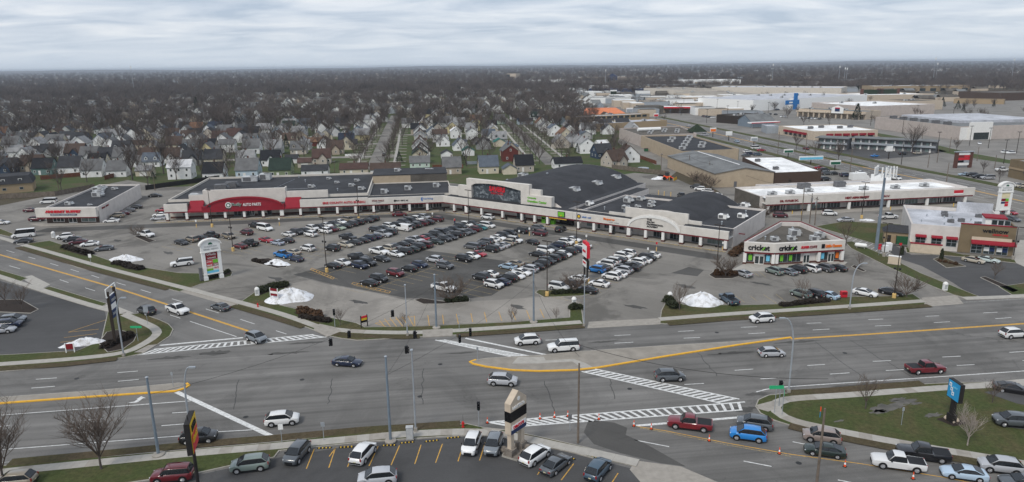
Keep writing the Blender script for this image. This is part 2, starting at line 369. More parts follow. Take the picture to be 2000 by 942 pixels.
lot = sheet('parking_lot', px([(0, 452), (60, 477), (150, 512), (230, 533), (350, 557), (378, 563), (466, 593), (560, 612), (640, 640), (700, 652), (830, 648), (1000, 640), (1140, 636), (1290, 627), (1400, 620), (1520, 606), (1650, 599), (1804, 592), (1880, 586), (2150, 572), (2150, 400), (1900, 370), (1500, 330), (1330, 345), (1240, 338), (1000, 372), (866, 356), (700, 348), (330, 366), (250, 352), (0, 402), (-300, 400), (-300, 432)]), .030, 'lot_asphalt')
sheet('parking_lot_apron', px([(545, 597), (505, 590), (520, 566), (560, 556), (605, 547), (650, 558), (720, 570), (790, 586), (860, 592), (980, 586), (1090, 578), (1135, 592), (1137, 618), (1000, 628), (825, 636), (713, 637), (650, 621), (578, 601)]), .034, 'old_lot_asphalt')
sheet('asphalt_patch', px([(572, 537), (640, 520), (700, 499), (790, 486), (870, 494), (1000, 512), (1070, 515), (1020, 540), (960, 578), (880, 588), (790, 582), (650, 556)]), .034, 'patch_asphalt')
sheet('asphalt_patch', px([(1310, 534), (1345, 522), (1375, 528), (1362, 540)]), .034, 'patch_asphalt')
EW = ((-22.74, 227.35), radians(-35.2)); WW = ((-109.74, 215.35), radians(7.85))
def L2(fr, u, v):
    q = rot2((u, v), fr[1]); return (fr[0][0] + q[0], fr[0][1] + q[1])
def U2(fr, p_): return rot2((p_[0] - fr[0][0], p_[1] - fr[0][1]), -fr[1])
sheet('fire_lane', [L2(WW, -34, -3), L2(WW, 30, -3.2), L2(WW, 62, -3.2), L2(WW, 84, -3), L2(EW, 8, -4.2), L2(EW, 60, -4.6), L2(EW, 96, -4.6), L2(EW, 97, -10), L2(EW, 60, -9.2), L2(EW, 20, -9), L2(EW, 2, -11), L2(WW, 62, -6.5), L2(WW, 30, -8.5), L2(WW, -36, -9)], .036, 'patch_asphalt')
sheet('clinic_lot', px([(1655, 462), (1720, 482), (1760, 507), (1800, 520), (1860, 552), (1902, 580), (2150, 572), (2150, 480), (1990, 512), (1880, 498), (1780, 498), (1745, 478), (1690, 460)]), .035, 'dark_asphalt')
blot = sheet('near_parking_lot', px([(-260, 996), (245, 948), (389, 928), (448, 915), (540, 895), (720, 866), (940, 851), (985, 857), (1100, 882), (1230, 915), (1320, 960), (1000, 1150), (-260, 1150)]), .030, 'dark_asphalt')
clot = sheet('corner_lot', px([(-260, 520), (0, 549), (85, 574), (205, 607), (208, 626), (197, 668), (150, 687), (30, 695), (-260, 712)]), .030, 'dark_asphalt')
sheet('road_patch', px([(1150, 820), (1200, 826), (1225, 836), (1222, 850), (1262, 868), (1310, 895), (1340, 912), (1290, 905), (1210, 885), (1160, 868), (1140, 845)]), .026, 'patch_asphalt', road)
sheet('concrete_drive', px([(1147, 642), (1290, 634), (1288, 622), (1150, 629)]), .04, 'concrete')
sheet('concrete_drive', px([(1806, 600), (1882, 594), (1868, 577), (1800, 582)]), .04, 'concrete')
sheet('concrete_drive', px([(350, 570), (455, 600), (470, 592), (378, 562)]), .04, 'concrete')
sheet('concrete_drive', px([(40, 543), (62, 538), (98, 556), (80, 566)]), .04, 'pale_concrete')
sheet('concrete_drive', px([(185, 594), (212, 592), (262, 612), (242, 617), (206, 607)]), .04, 'pale_concrete')
sheet('concrete_drive', px([(1240, 900), (1330, 912), (1420, 950), (1480, 985), (1300, 1000), (1230, 918)]), .04, 'concrete')
sheet('concrete_drive', px([(1825, 757), (2000, 742), (2100, 736), (2100, 752), (1840, 764)]), .150, 'pale_concrete')
# ---- raised verges and islands inside kerbs
def verge(name, pts, mat='verge_grass', h=.13, kerb=.16, kmat='kerb_concrete', lift=0.0):
    pts = px(pts) if pts and pts[0][0] > -900 else pts
    r = struct(MB().prism(pts, 0, h).obj(name, M_[kmat]))
    MB().sheet(inset(pts, kerb), h + .006 + lift).obj('planting', M_[mat], r)
    return r
V1 = verge('road_verge', [(42, 483), (58, 476), (98, 471), (175, 496), (224, 513), (280, 523), (350, 534), (396, 535), (440, 531), (455, 533), (452, 540), (392, 556), (376, 562), (350, 571), (228, 541), (150, 523)], 'grass')
V2 = verge('road_verge', [(456, 602), (469, 591), (501, 569), (519, 561), (560, 557), (547, 597), (578, 604), (631, 618), (697, 632), (713, 640), (825, 638), (1000, 630), (1112, 621), (1112, 602), (1118, 598), (1136, 598), (1141, 640), (1000, 649), (885, 656), (825, 659), (720, 665), (697, 666), (665, 662), (641, 657), (600, 641), (561, 630)], 'grass')
V3 = verge('road_verge', [(1288, 633), (1291, 608), (1305, 582), (1335, 596), (1440, 597), (1517, 595), (1563, 590), (1615, 583), (1650, 581), (1748, 579), (1783, 575), (1808, 592), (1805, 600), (1615, 614), (1461, 625), (1300, 634)], 'grass')
V4 = verge('corner_verge', [(-120, 738), (0, 727), (70, 721), (175, 709), (245, 699), (277, 692), (308, 674), (333, 657), (339, 644), (330, 634), (315, 627), (277, 613), (245, 616), (212, 606), (206, 628), (197, 667), (150, 686), (30, 693), (-120, 700)], 'grass')
V5 = verge('road_verge', [(82, 566), (97, 560), (210, 594), (200, 600), (160, 591)], 'grass')
V6 = verge('road_verge', [(-60, 510), (0, 528), (54, 544), (40, 551), (0, 541), (-60, 528)], 'grass')
V7 = verge('near_verge', [(-260, 938), (0, 911), (540, 864), (720, 844), (790, 835), (913, 829), (945, 836), (990, 841), (1050, 853), (1150, 876), (1242, 899), (1236, 907), (1160, 897), (1100, 880), (1030, 865), (985, 856), (940, 850), (720, 864), (546, 882), (536, 895), (448, 912), (389, 925), (245, 946), (-260, 996)], 'grass')
V8 = verge('corner_lawn', [(2120, 742), (1825, 750), (1685, 758), (1545, 768), (1500, 773), (1480, 782), (1475, 795), (1484, 808), (1510, 822), (1560, 838), (1636, 852), (1755, 876), (1913, 905), (2120, 944)], 'grass')
V9 = verge('road_verge', [(-120, 422), (0, 447), (28, 458), (18, 463), (0, 459), (-120, 436)], 'grass')
sheet('lawn_drive', px([(1922, 768), (1968, 760), (2120, 752), (2120, 815), (1985, 790)]), .155, 'dark_asphalt'); sheet('lawn_pad', px([(1940, 808), (1958, 806), (2120, 820), (2120, 855), (1960, 836)]), .155, 'dark_asphalt')
R_ = random.Random(4)
for x, y, w, d in ((1735, 798, 6, 2.2), (1768, 787, 5, 1.8), (1715, 806, 2.6, 1.2), (1752, 782, 3, .9), (1790, 790, 2, .8), (1822, 813, 3, 1.0), (1640, 824, 2, .5)):
    c = P(x, y); q = [rot2((w / 2 * cos(a * pi / 14) * R_.uniform(.55, 1.2), d / 2 * sin(a * pi / 14) * R_.uniform(.5, 1.2)), .3) for a in range(28)]; sheet('wet_ground', [(c[0] + u, c[1] + v) for u, v in q], .147 + .001 * (x % 4), 'mud')
for pl, mt in (([(262, 463), (275, 461), (305, 471), (290, 475)], 'mulch'), ([(492, 513), (500, 507), (525, 505), (562, 514), (560, 523), (540, 525)], 'mulch'), ([(808, 587), (822, 583), (868, 590), (898, 577), (918, 584), (917, 591), (860, 595), (826, 595)], 'mulch'), ([(1045, 572), (1052, 567), (1100, 569), (1150, 562), (1160, 574), (1135, 579), (1062, 582)], 'grass'), ([(1384, 538), (1394, 530), (1428, 532), (1444, 541), (1430, 545), (1396, 545)], 'mulch'), ([(1822, 507), (1838, 501), (1887, 521), (1848, 524)], 'wild_ground'), ([(1914, 543), (1924, 541), (1992, 569), (1978, 573)], 'mulch'), ([(1650, 474), (1664, 472), (1740, 505), (1800, 535), (1912, 580), (1890, 584), (1862, 577), (1820, 560), (1740, 525), (1662, 486)], 'grass'), ([(1950, 561), (2000, 554), (2140, 560), (2140, 571), (1976, 577)], 'grass'), ([(1592, 443), (1650, 433), (1770, 440), (1776, 470), (1710, 478), (1650, 460)], 'grass'), ([(1768, 484), (1840, 490), (1880, 498), (1990, 508), (1986, 515), (1880, 503), (1770, 494)], 'grass'), ([(-60, 592), (0, 586), (42, 586), (76, 605), (60, 613), (-60, 608)], 'mulch'), ([(1662, 522), (1668, 518), (1692, 530), (1686, 532)], 'mulch'), ([(1480, 400), (1500, 398), (1502, 408), (1476, 424), (1460, 440), (1446, 447)], 'mulch')):
    verge('planting_island', pl, mt)
verge('sign_bed', [(192, 672), (208, 650), (232, 645), (268, 655), (262, 668), (240, 684), (210, 690)], 'mulch', .17, .12); verge('sign_bed', [(980, 893), (986, 878), (1008, 868), (1032, 873), (1036, 884), (1010, 902)], 'rock', .2, .12)
for pl in ([(573, 612), (600, 611), (640, 622), (652, 628), (630, 632), (606, 628)], [(217, 510), (245, 512), (285, 525), (270, 530), (245, 526)], [(500, 566), (520, 558), (560, 556), (562, 562), (530, 570), (502, 580)], [(396, 548), (410, 532), (445, 529), (452, 536), (420, 546)], [(1518, 594), (1565, 590), (1618, 583), (1622, 592), (1560, 598), (1530, 602)], [(120, 482), (150, 484), (185, 497), (170, 502), (140, 494)]):
    sheet('mulch_bed', px(pl), .142, 'mulch')
# ---- medians
def median(pts, ys, name='median'):
    r = struct(MB().prism(px(pts), 0, .15).obj(name, M_['kerb_concrete']))
    MB().sheet(inset(px(pts), .2), .156).obj('median_top', M_['median_concrete'], r)
    y = px(ys); MB().prism(strip(y, .42), 0, .17).obj('yellow_kerb', M_['kerb_yellow'], r); return r
MD1 = median([(-260, 806), (-260, 794), (0, 777), (200, 763), (350, 749), (364, 750), (369, 754), (360, 760), (343, 765), (150, 778), (0, 789)], [(-260, 807), (0, 789), (150, 778), (343, 765), (360, 760), (369, 754), (364, 750)])
MD2 = median([(918, 709), (930, 704), (948, 701), (1000, 698), (1053, 695), (1140, 687), (1300, 676), (1440, 668), (1517, 661), (1545, 660), (1510, 665), (1440, 675), (1300, 697), (1169, 719), (1123, 724), (1053, 726), (1000, 724), (948, 717), (925, 712)], [(930, 704), (918, 708), (925, 712), (948, 717), (1000, 724), (1053, 726), (1123, 724), (1169, 719), (1300, 697), (1440, 675), (1510, 665), (1545, 660)])
MB().prism(px([(1000, 712), (1012, 699), (1062, 699), (1066, 706), (1120, 703), (1145, 712), (1160, 720), (1140, 723), (1118, 708), (1060, 711), (1052, 712)]), .15, .165).obj('walkway', M_['pale_concrete'], MD2)
# ---- sidewalks: every slab that can be told apart is a piece of its own
slab_count = 0
def sidewalk(pts, w, z=.15, mat='pale_concrete', step=1.55, name='sidewalk', base=None):
    global slab_count
    pl = resample(smooth(px(pts)), step); L, R = offset_line(pl, w / 2), offset_line(pl, -w / 2)
    root = struct(MB().prism(strip(pl, w + .02), 0, z - .012).obj(name, M_['kerb_concrete'])); far = MB()
    for i in range(len(pl) - 1):
        e = .012
        def lp(a, b, t): return (a[0] + (b[0] - a[0]) * t, a[1] + (b[1] - a[1]) * t)
        q = [lp(L[i], L[i + 1], e), lp(R[i], R[i + 1], e), lp(R[i], R[i + 1], 1 - e), lp(L[i], L[i + 1], 1 - e)]
        zz = z + random.uniform(-.006, .006)
        if hypot(*pl[i]) < 128 and slab_count < 290:
            slab_count += 1; MB().prism(q, z - .03, zz).obj('slab', M_[mat if random.random() < .7 else 'concrete'], root)
        else: far.prism(q, z - .03, zz)
    if far.v: stuff(far.obj('slab_run', M_[mat], root))
sidewalk([(-200, 950), (0, 924), (196, 905), (350, 889), (543, 873), (700, 858), (780, 850), (909, 844), (960, 847), (1028, 858), (1088, 872), (1176, 890), (1246, 906)], 1.6)
sidewalk([(2100, 741), (2000, 749), (1826, 760), (1650, 774), (1538, 780), (1514, 789), (1512, 803), (1538, 821), (1598, 836), (1756, 867), (2000, 907), (2100, 926)], 1.6)
sidewalk([(-120, 721), (0, 713), (140, 703), (242, 692), (275, 677), (308, 656), (306, 644), (280, 631), (242, 615)], 1.6)
sidewalk([(45, 479), (100, 494), (196, 522), (350, 561), (466, 591), (560, 617), (624, 641)], 1.6, step=3.1); sidewalk([(240, 613), (175, 597), (80, 567), (0, 541), (-80, 515)], 1.5, step=3.1)
sidewalk([(624, 641), (655, 645), (690, 649), (794, 652), (895, 647), (1000, 640), (1140, 630)], 1.7, step=3.1); sidewalk([(1288, 625), (1400, 616), (1510, 609), (1650, 600), (1804, 589)], 1.7, step=3.1); sidewalk([(1882, 584), (2000, 580), (2120, 572)], 1.7, step=3.1); sidewalk([(42, 478), (0, 464), (-120, 438)], 1.5, step=3.1)
for pts, o_ in (([(50, 481), (100, 495.5), (196, 523.5), (345, 561.5)], -1.9), ([(470, 593), (560, 618.5), (610, 634)], -1.9), ([(660, 647), (700, 651), (794, 653.5), (820, 652)], -1.6), ([(890, 649), (1000, 641.5), (1135, 631.5)], -1.9), ([(1295, 626), (1400, 617.5), (1510, 610.5), (1650, 601.5), (1800, 591)], -2.2), ([(1820, 761), (1650, 775), (1550, 781)], -1.9), ([(1545, 825), (1598, 838), (1756, 869), (2000, 909)], -1.3), ([(-100, 721), (0, 714), (140, 704), (235, 693.5)], -1.9), ([(0, 924), (196, 905), (350, 889), (543, 873), (700, 858), (900, 845)], 2.1)):
    sheet('bare_verge', strip(offset_line(px(pts), o_), 1.7), .1395, 'verge_grass')
for pl in ([(624, 634), (652, 640), (668, 648), (640, 659), (612, 645)], [(825, 646), (884, 643), (884, 657), (826, 660)], [(1478, 793), (1512, 784), (1516, 800), (1500, 806), (1480, 800)], [(262, 690), (290, 676), (308, 674), (282, 690)], [(940, 838), (960, 846), (985, 842), (960, 838)]):
    struct(MB().prism(px(pl), 0, .154).obj('kerb_ramp', M_['concrete']))
# store-front walks with their yellow kerbs
def store_walk(fr, u0, u1, v0, v1):
    r = struct(MB().prism([L2(fr, u0, v0), L2(fr, u1, v0), L2(fr, u1, v1), L2(fr, u0, v1)], 0, .15).obj('store_walk', M_['concrete']))
    MB().prism([L2(fr, u0, v0 - .22), L2(fr, u1, v0 - .22), L2(fr, u1, v0), L2(fr, u0, v0)], 0, .16).obj('yellow_kerb', M_['faded_yellow_marking'], r)
store_walk(WW, -3.5, 86.3, -1.5, 4.1); store_walk(EW, 2.2, 96, -1.5, 3.6)
struct(MB().prism(px([(58, 438), (78, 443), (160, 440), (232, 436), (236, 428), (200, 432), (190, 436), (84, 437)]), 0, .14).obj('store_walk', M_['concrete'])); struct(MB().prism(px([(1430, 528), (1460, 513), (1512, 519), (1640, 511), (1655, 513), (1650, 518), (1530, 525), (1500, 531), (1445, 531)]), 0, .14).obj('store_walk', M_['pale_concrete']))
struct(MB().prism(px([(1490, 420), (1500, 417), (1885, 398), (1890, 402), (1510, 424)]), 0, .14).obj('store_walk', M_['concrete'])); struct(MB().prism(px([(1985, 515), (1975, 500), (1992, 470), (2010, 470), (2060, 520), (2010, 526)]), 0, .14).obj('store_walk', M_['pale_concrete']))
# ---- painted markings
def stripe(p0, p1, w, mat, parent, name, z):
    return MB().sheet(strip([P(*p0), P(*p1)], w), z).obj(name, M_[mat], parent)
def line(pts, w, mat, parent, name, z=.028): return MB().sheet(strip(px(pts), w), z).obj(name, M_[mat], parent)
def z6(l): return [((1300 + a / 2.854, 400 + b / 2.854), (1300 + c / 2.854, 400 + d / 2.854)) for a, b, c, d in l]
def zz(l, ox, oy): return [((ox + a / 2.854, oy + b / 2.854), (ox + c / 2.854, oy + d / 2.854)) for a, b, c, d in l]
DASH = zz([(420, 684, 510, 681), (785, 662, 868, 659), (1130, 641, 1213, 638), (1447, 623, 1525, 620), (1770, 604, 1850, 600), (70, 707, 160, 703), (100, 745, 192, 741), (461, 720, 555, 715), (820, 699, 914, 694), (1167, 677, 1257, 673), (1495, 658, 1585, 653), (1838, 636, 1928, 630), (385, 924, 488, 917), (790, 897, 888, 891), (1155, 874, 1255, 870), (1543, 850, 1645, 845), (1915, 824, 2000, 819)], 1300, 400)
DASH += zz([(1570, 730, 1660, 726), (1185, 756, 1280, 752), (1570, 773, 1675, 767)], 650, 400)
DASH += zz([(105, 398, 214, 392), (528, 367, 632, 361), (915, 340, 1025, 333), (1228, 320, 1328, 315), (1623, 292, 1722, 287), (1990, 265, 2080, 259), (708, 717, 770, 730), (435, 825, 590, 855), (960, 930, 1100, 958)], 1300, 612)
DASH += zz([(200, 369, 317, 361), (655, 332, 768, 323), (175, 418, 306, 408), (657, 380, 773, 370), (450, 598, 578, 589), (960, 557, 1080, 549), (-70, 637, 55, 627), (373, 671, 505, 662), (900, 628, 1037, 617)], 0, 612) + zz([(1680, 707, 1875, 745)], 650, 612)
for a, b in DASH: stripe(a, b, .17, 'white_marking', road, 'lane_dash', .026)
for a, b in zz([(35, 255, 80, 268), (158, 292, 197, 303), (280, 328, 325, 341), (393, 361, 440, 375), (510, 394, 552, 408), (650, 435, 700, 450), (785, 475, 842, 492), (958, 525, 1018, 543), (1147, 582, 1221, 605), (1340, 640, 1420, 666), (1538, 703, 1597, 722), (52, 341, 112, 358), (333, 418, 382, 435), (475, 464, 530, 481), (948, 615, 1005, 634)], 0, 400): stripe(a, b, .16, 'white_marking', lroad, 'lane_dash', .029)
line([(-260, 432), (0, 498), (240, 567), (485, 647)], .55, 'yellow_marking', lroad, 'centre_line', .029); line([(371, 628), (462, 658)], .17, 'white_marking', lroad, 'lane_line', .029)
line([(312, 675), (475, 660)], .5, 'white_marking', road, 'stop_line'); line([(909, 661), (1069, 694)], .5, 'white_marking', road, 'stop_line'); line([(345, 766), (540, 857)], .75, 'white_marking', road, 'stop_line'); line([(1242, 832), (1330, 825), (1440, 816)], .5, 'white_marking', road, 'stop_line')
line([(-260, 831), (0, 811.5), (373, 783.5)], .17, 'white_marking', road, 'lane_line'); line([(-260, 901), (0, 879), (352, 852)], .17, 'white_marking', road, 'lane_line'); line([(424, 844), (492, 840)], .17, 'white_marking', road, 'lane_line')
line([(1477, 766), (1496, 761), (1524, 757), (1580, 753), (1825, 737), (2000, 725), (2120, 717)], .2, 'white_marking', road, 'edge_line'); line([(1420, 620), (1540, 616), (1700, 604), (1860, 592), (2000, 584), (2120, 577)], .14, 'faded_white_marking', road, 'edge_line')
line([(1545, 662.5), (1700, 653), (2000, 632.5), (2120, 624)], .62, 'yellow_marking', road, 'centre_line')
line([(1242, 833), (1300, 842), (1420, 866), (1545, 888), (1680, 906), (1850, 934), (1960, 956)], .16, 'yellow_marking', road, 'centre_line'); line([(1250, 836.5), (1300, 845), (1420, 869.5), (1545, 892)], .14, 'faded_yellow_marking', road, 'centre_line')
line([(0, 904.5), (540, 856.5), (720, 838), (900, 823)], .16, 'faded_white_marking', road, 'edge_line'); line([(-260, 926), (0, 904.5)], .16, 'faded_white_marking', road, 'edge_line')
a_ = MB()
q = [P(249, 787), P(262, 785), P(270, 779.5), P(266.5, 780), P(276, 774.5), P(285, 778), P(279, 778.6), P(270, 785.5), P(262, 787.5)]
a_.sheet(q, .026); a_.obj('turn_arrow', M_['white_marking'], road)
def ladder(A, B, n, rail=.3, rung=.42, skew=0.0):
    A = px(A); B = px(B)
    def at(l, t):
        a, b = l; return (a[0] + (b[0] - a[0]) * t, a[1] + (b[1] - a[1]) * t)
    for l in (A, B): MB().sheet(strip(l, rail), .026).obj('crosswalk_line', M_['white_marking'], road)
    for i in range(n):
        t = (i + .5) / n
        MB().sheet(strip([at(A, min(1, max(0, t + skew))), at(B, min(1, max(0, t - skew)))], rung), .0285).obj('crosswalk_bar', M_['white_marking'], road)
ladder([(301, 682.5), (612, 653.5)], [(268, 693.5), (638, 658.5)], 26)
ladder([(867, 664), (1047, 698)], [(850, 664.5), (1006, 699)], 15)
ladder([(1162, 721), (1444, 780)], [(1136, 726), (1407, 788)], 22)
ladder([(950, 825), (1455, 785.5)], [(990, 835), (1450, 801)], 30, skew=-.010)
for a, b in (((1000, 760), (1010, 812)), ((650, 740), (640, 790)), ((1064, 745), (1086, 806)), ((468, 742), (455, 800)), ((826, 720), (824, 790)), ((1190, 740), (1200, 780)), ((1590, 668), (1720, 760)), ((1660, 665), (1790, 742)), ((1365, 690), (1400, 735))):
    pts = [((a[0] + (b[0] - a[0]) * t / 9) + random.uniform(-3, 3), a[1] + (b[1] - a[1]) * t / 9) for t in range(10)]
    line(pts, .09, 'tar_seal', road, 'crack_seal', .0255)
R_ = random.Random(9)
for x, y, w, d in ((560, 690, 9, 1.2), (420, 690, 6, 2), (330, 700, 7, 1.5), (1450, 800, 5, 1.5), (1560, 668, 8, 1.2), (1430, 690, 9, 1.0), (1690, 752, 12, .9), (900, 690, 7, .8), (1480, 770, 5, 1.0), (600, 670, 8, 1), (1180, 668, 6, .8)):
    c = P(x, y); q = [rot2((w / 2 * cos(a * pi / 14) * R_.uniform(.5, 1.2), d / 2 * sin(a * pi / 14) * R_.uniform(.4, 1.3)), RD) for a in range(28)]; sheet('worn_patch', [(c[0] + u, c[1] + v) for u, v in q], .0248, 'patch_asphalt', road)
for x, y in ((590, 742), (820, 775), (1230, 760), (1400, 650), (1650, 690), (860, 712), (150, 740), (480, 815), (1560, 905)):
    c = P(x, y); o = MB().lathe([(.36, 0), (.36, .004)], n=14).obj('manhole_cover', M_['tar_seal'], road, (c[0], c[1], .0262))
for x, y in ((700, 590), (840, 575), (1010, 600), (1240, 600), (1340, 560), (230, 470), (330, 495), (540, 545), (1490, 555)):
    c = P(x, y); q = [rot2((R_.uniform(1.2, 3.2) * cos(a * pi / 8), R_.uniform(.4, 1.3) * sin(a * pi / 8)), EW[1]) for a in range(16)]; sheet('oil_stain', [(c[0] + u, c[1] + v) for u, v in q], .0385, 'patch_asphalt', lot)
# lot lines
def pline(p0, p1, parent, mat='faded_yellow_marking', w=.11, z=.037): return MB().sheet(strip([p0, p1], w), z).obj('parking_line', M_[mat], parent)
for a, b in zz([(17, 750, -20, 800), (130, 742, 82, 858), (253, 742, 202, 853), (372, 738, 325, 848), (492, 735, 457, 842), (611, 730, 573, 835), (730, 725, 698, 827), (850, 722, 818, 822), (1172, 858, 1140, 902), (1343, 840, 1273, 932), (1590, 893, 1550, 955)], 650, 612) + zz([(1752, 757, 1708, 868), (1870, 752, 1833, 863), (718, 925, 690, 960)], 0, 612): pline(P(*a), P(*b), blot, 'yellow_marking', .13)
for a, b in zz([(530, 617, 538, 675), (612, 615, 618, 668), (688, 610, 700, 665), (770, 607, 780, 655), (845, 600, 858, 655), (925, 598, 942, 648), (1000, 595, 1020, 645), (1080, 590, 1100, 640), (1155, 583, 1178, 632), (455, 620, 458, 682), (420, 622, 452, 680), (385, 624, 425, 684), (350, 628, 395, 686), (318, 632, 362, 688), (288, 637, 330, 690), (258, 645, 298, 690), (235, 662, 330, 690), (235, 662, 455, 622)], 650, 400): pline(P(*a), P(*b), lot, 'yellow_marking', .13)
for a, b in zz([(380, 712, 600, 640), (380, 712, 550, 695), (357, 742, 540, 720), (335, 768, 500, 752)], 0, 400): pline(P(*a), P(*b), clot, 'yellow_marking', .12)
for a, b in zz([(390, 510, 440, 545), (468, 507, 512, 540), (545, 502, 620, 552), (615, 500, 675, 545), (690, 493, 740, 530), (960, 478, 1010, 520), (1165, 470, 1220, 505), (460, 350, 520, 400), (500, 358, 560, 405), (560, 352, 640, 400)], 1300, 400): pline(P(*a), P(*b), lot)
for i in range(12):
    t = i / 11; a = (1632 + 92 * t, 455 + 46 * t); pline(P(*a), P(a[0] + 16, a[1] - 9), lot, 'white_marking', .12, .041)
ROWS_U = (-29.5, -11.7, 5.9, 24.3, 41.7, 60.3, 79.2)
PL = MB().sheet([(-2.6, -.055), (2.6, -.055), (2.6, .055), (-2.6, .055)], 0).mesh('parking_line', M_['faded_yellow_marking'])
for k, (u, v0, v1) in enumerate(zip(ROWS_U, (-78, -72, -72, -72, -76, -64, -56), (-50, -22, -12, -10, -14, -12, -14))):
    n = int((v1 - v0) / 2.72)
    for s in (-1, 1):
        for i in range(n + 1):
            if (i + k) % 9 == 4 and s > 0: continue
            p_ = L2(EW, u + s * 2.75, v0 + i * 2.72); link('parking_line', PL, lot, (p_[0], p_[1], .039), EW[1])
    pline(L2(EW, u, v0), L2(EW, u, v1), lot, z=.0405)
# ladder-painted row ends
for a, b in (((687, 555), (760, 573)), ((606, 527), (650, 546))):
    pline(P(*a), P(*b), lot, 'yellow_marking', .14, .0415); pline(P(a[0] + 3, a[1] - 3), P(b[0] + 3, b[1] - 3), lot, 'yellow_marking', .14, .0415)
    for i in range(9):
        t = i / 8; q = (a[0] + (b[0] - a[0]) * t, a[1] + (b[1] - a[1]) * t); pline(P(*q), P(q[0] + 3, q[1] - 3), lot, 'yellow_marking', .13, .043)
# ---- neighbourhood ground, streets and walks
RSD = [(-620, 470), (-40, 500), (60, 470), (100, 540), (130, 700), (120, 1500), (-1400, 1500)]
struct(MB().sheet([(-640, 272), (-260, 262), (-150, 268), (-112, 272), (-60, 276), (30, 268), (78, 296), (82, 330), (78, 420), (70, 470), (96, 560), (120, 760), (110, 1400), (-1500, 1400)], .012).obj('neighbourhood_lawn', M_['lawn']))
S1 = [P(728, 332), P(735, 318), P(760, 251), P(766, 238), P(771, 226)]; S2 = [P(1080, 322), P(1067, 310), P(1000, 245), P(982, 231), P(968, 220)]
for s_ in (S1, S2):
    struct(MB().sheet(strip(s_, 7.6), .05).obj('residential_street', M_['lot_asphalt']))
    for sd in (-9.2, 9.2): struct(MB().sheet(strip(offset_line(s_[:3], sd), 1.5), .05).obj('residential_walk', M_['pale_concrete']))
    dr = []
    for i, p_ in enumerate(resample(s_[:3], 14.5)):
        if i == 0: continue
        for sd in (-1, 1):
            q = offset_line([p_, (p_[0], p_[1] + 1)], sd * -5)[0]; r_ = offset_line([p_, (p_[0], p_[1] + 1)], sd * -15)[0]
            struct(MB().sheet(strip([q, r_], 2.1), .044).obj('driveway', M_['concrete'])); q2 = (q[0], q[1] + 6); struct(MB().sheet(strip([q2, (q2[0] * .4 + r_[0] * .6, r_[1] + 6)], .9), .040).obj('front_walk', M_['concrete']))
for yy, x0, x1 in ((300, -300, 60), (352, -520, -62), (405, -640, -75), (455, -700, 60)):
    struct(MB().sheet(strip([(x0, yy - 22 + (x0 + 100) * .0), (x1, yy + (x1 - x0) * .10 - 22)], 7.5), .046).obj('residential_street', M_['old_lot_asphalt'])) if yy != 300 else None
# ---- commercial side: paving, boulevard
struct(MB().sheet([(62, 246), (420, 205), (520, 300), (620, 560), (620, 1250), (380, 1500), (120, 1400), (104, 700), (84, 520), (66, 430), (70, 300)], .018).obj('commercial_paving', M_['far_asphalt']))
BL = [P(2150, 428), P(2000, 394), P(1800, 350), P(1700, 330), P(1436, 270), P(1250, 229), P(1110, 196), P(1010, 172)]
blv = struct(MB().sheet(strip(BL, 27), .022).obj('boulevard', M_['side_asphalt']))
MB().sheet(strip(offset_line(BL, 0), .9), .034).obj('centre_line', M_['yellow_marking'], blv)
for off in (-11.5, 11.5): MB().sheet(strip(offset_line(BL, off), .25), .034).obj('edge_line', M_['faded_white_marking'], blv)
for off in (-7.4, -3.7, 3.9, 7.6):
    l_ = resample(offset_line(BL[:5], off), 6.1)
    for i in range(0, len(l_) - 1, 2): MB().sheet(strip([l_[i], l_[i + 1]], .2), .034).obj('lane_dash', M_['white_marking'], blv)
for off, sp in ((-17.5, (0, 6)), (17.0, (3, 6))):
    l_ = offset_line(BL, off)[sp[0]:sp[1]]; struct(MB().prism(strip(l_, 5), 0, .12).obj('boulevard_verge', M_['grass']))
MB().prism(strip([P(1475, 279), P(1560, 297), P(1690, 326)], 3.4), .0, .13).obj('grass_median', M_['grass'], blv)
sheet('motel_lot', px([(1608, 300), (1690, 275), (1790, 280), (1850, 296), (1790, 306), (1700, 312)]), .03, 'dark_asphalt')
sheet('alley', px([(1250, 275), (1262, 268), (1300, 290), (1330, 325), (1320, 345), (1285, 345), (1290, 318)]), .03, 'lot_asphalt'); sheet('grass_strip', px([(1690, 256), (1760, 268), (1900, 300), (2040, 325), (2040, 330), (1890, 308), (1740, 276)]), .03, 'lawn'); sheet('grass_strip', px([(1310, 345), (1322, 335), (1400, 372), (1430, 392), (1400, 384)]), .034, 'wild_ground'); sheet('back_lawn', px([(1235, 325), (1290, 322), (1292, 336), (1240, 337)]), .034, 'lawn')
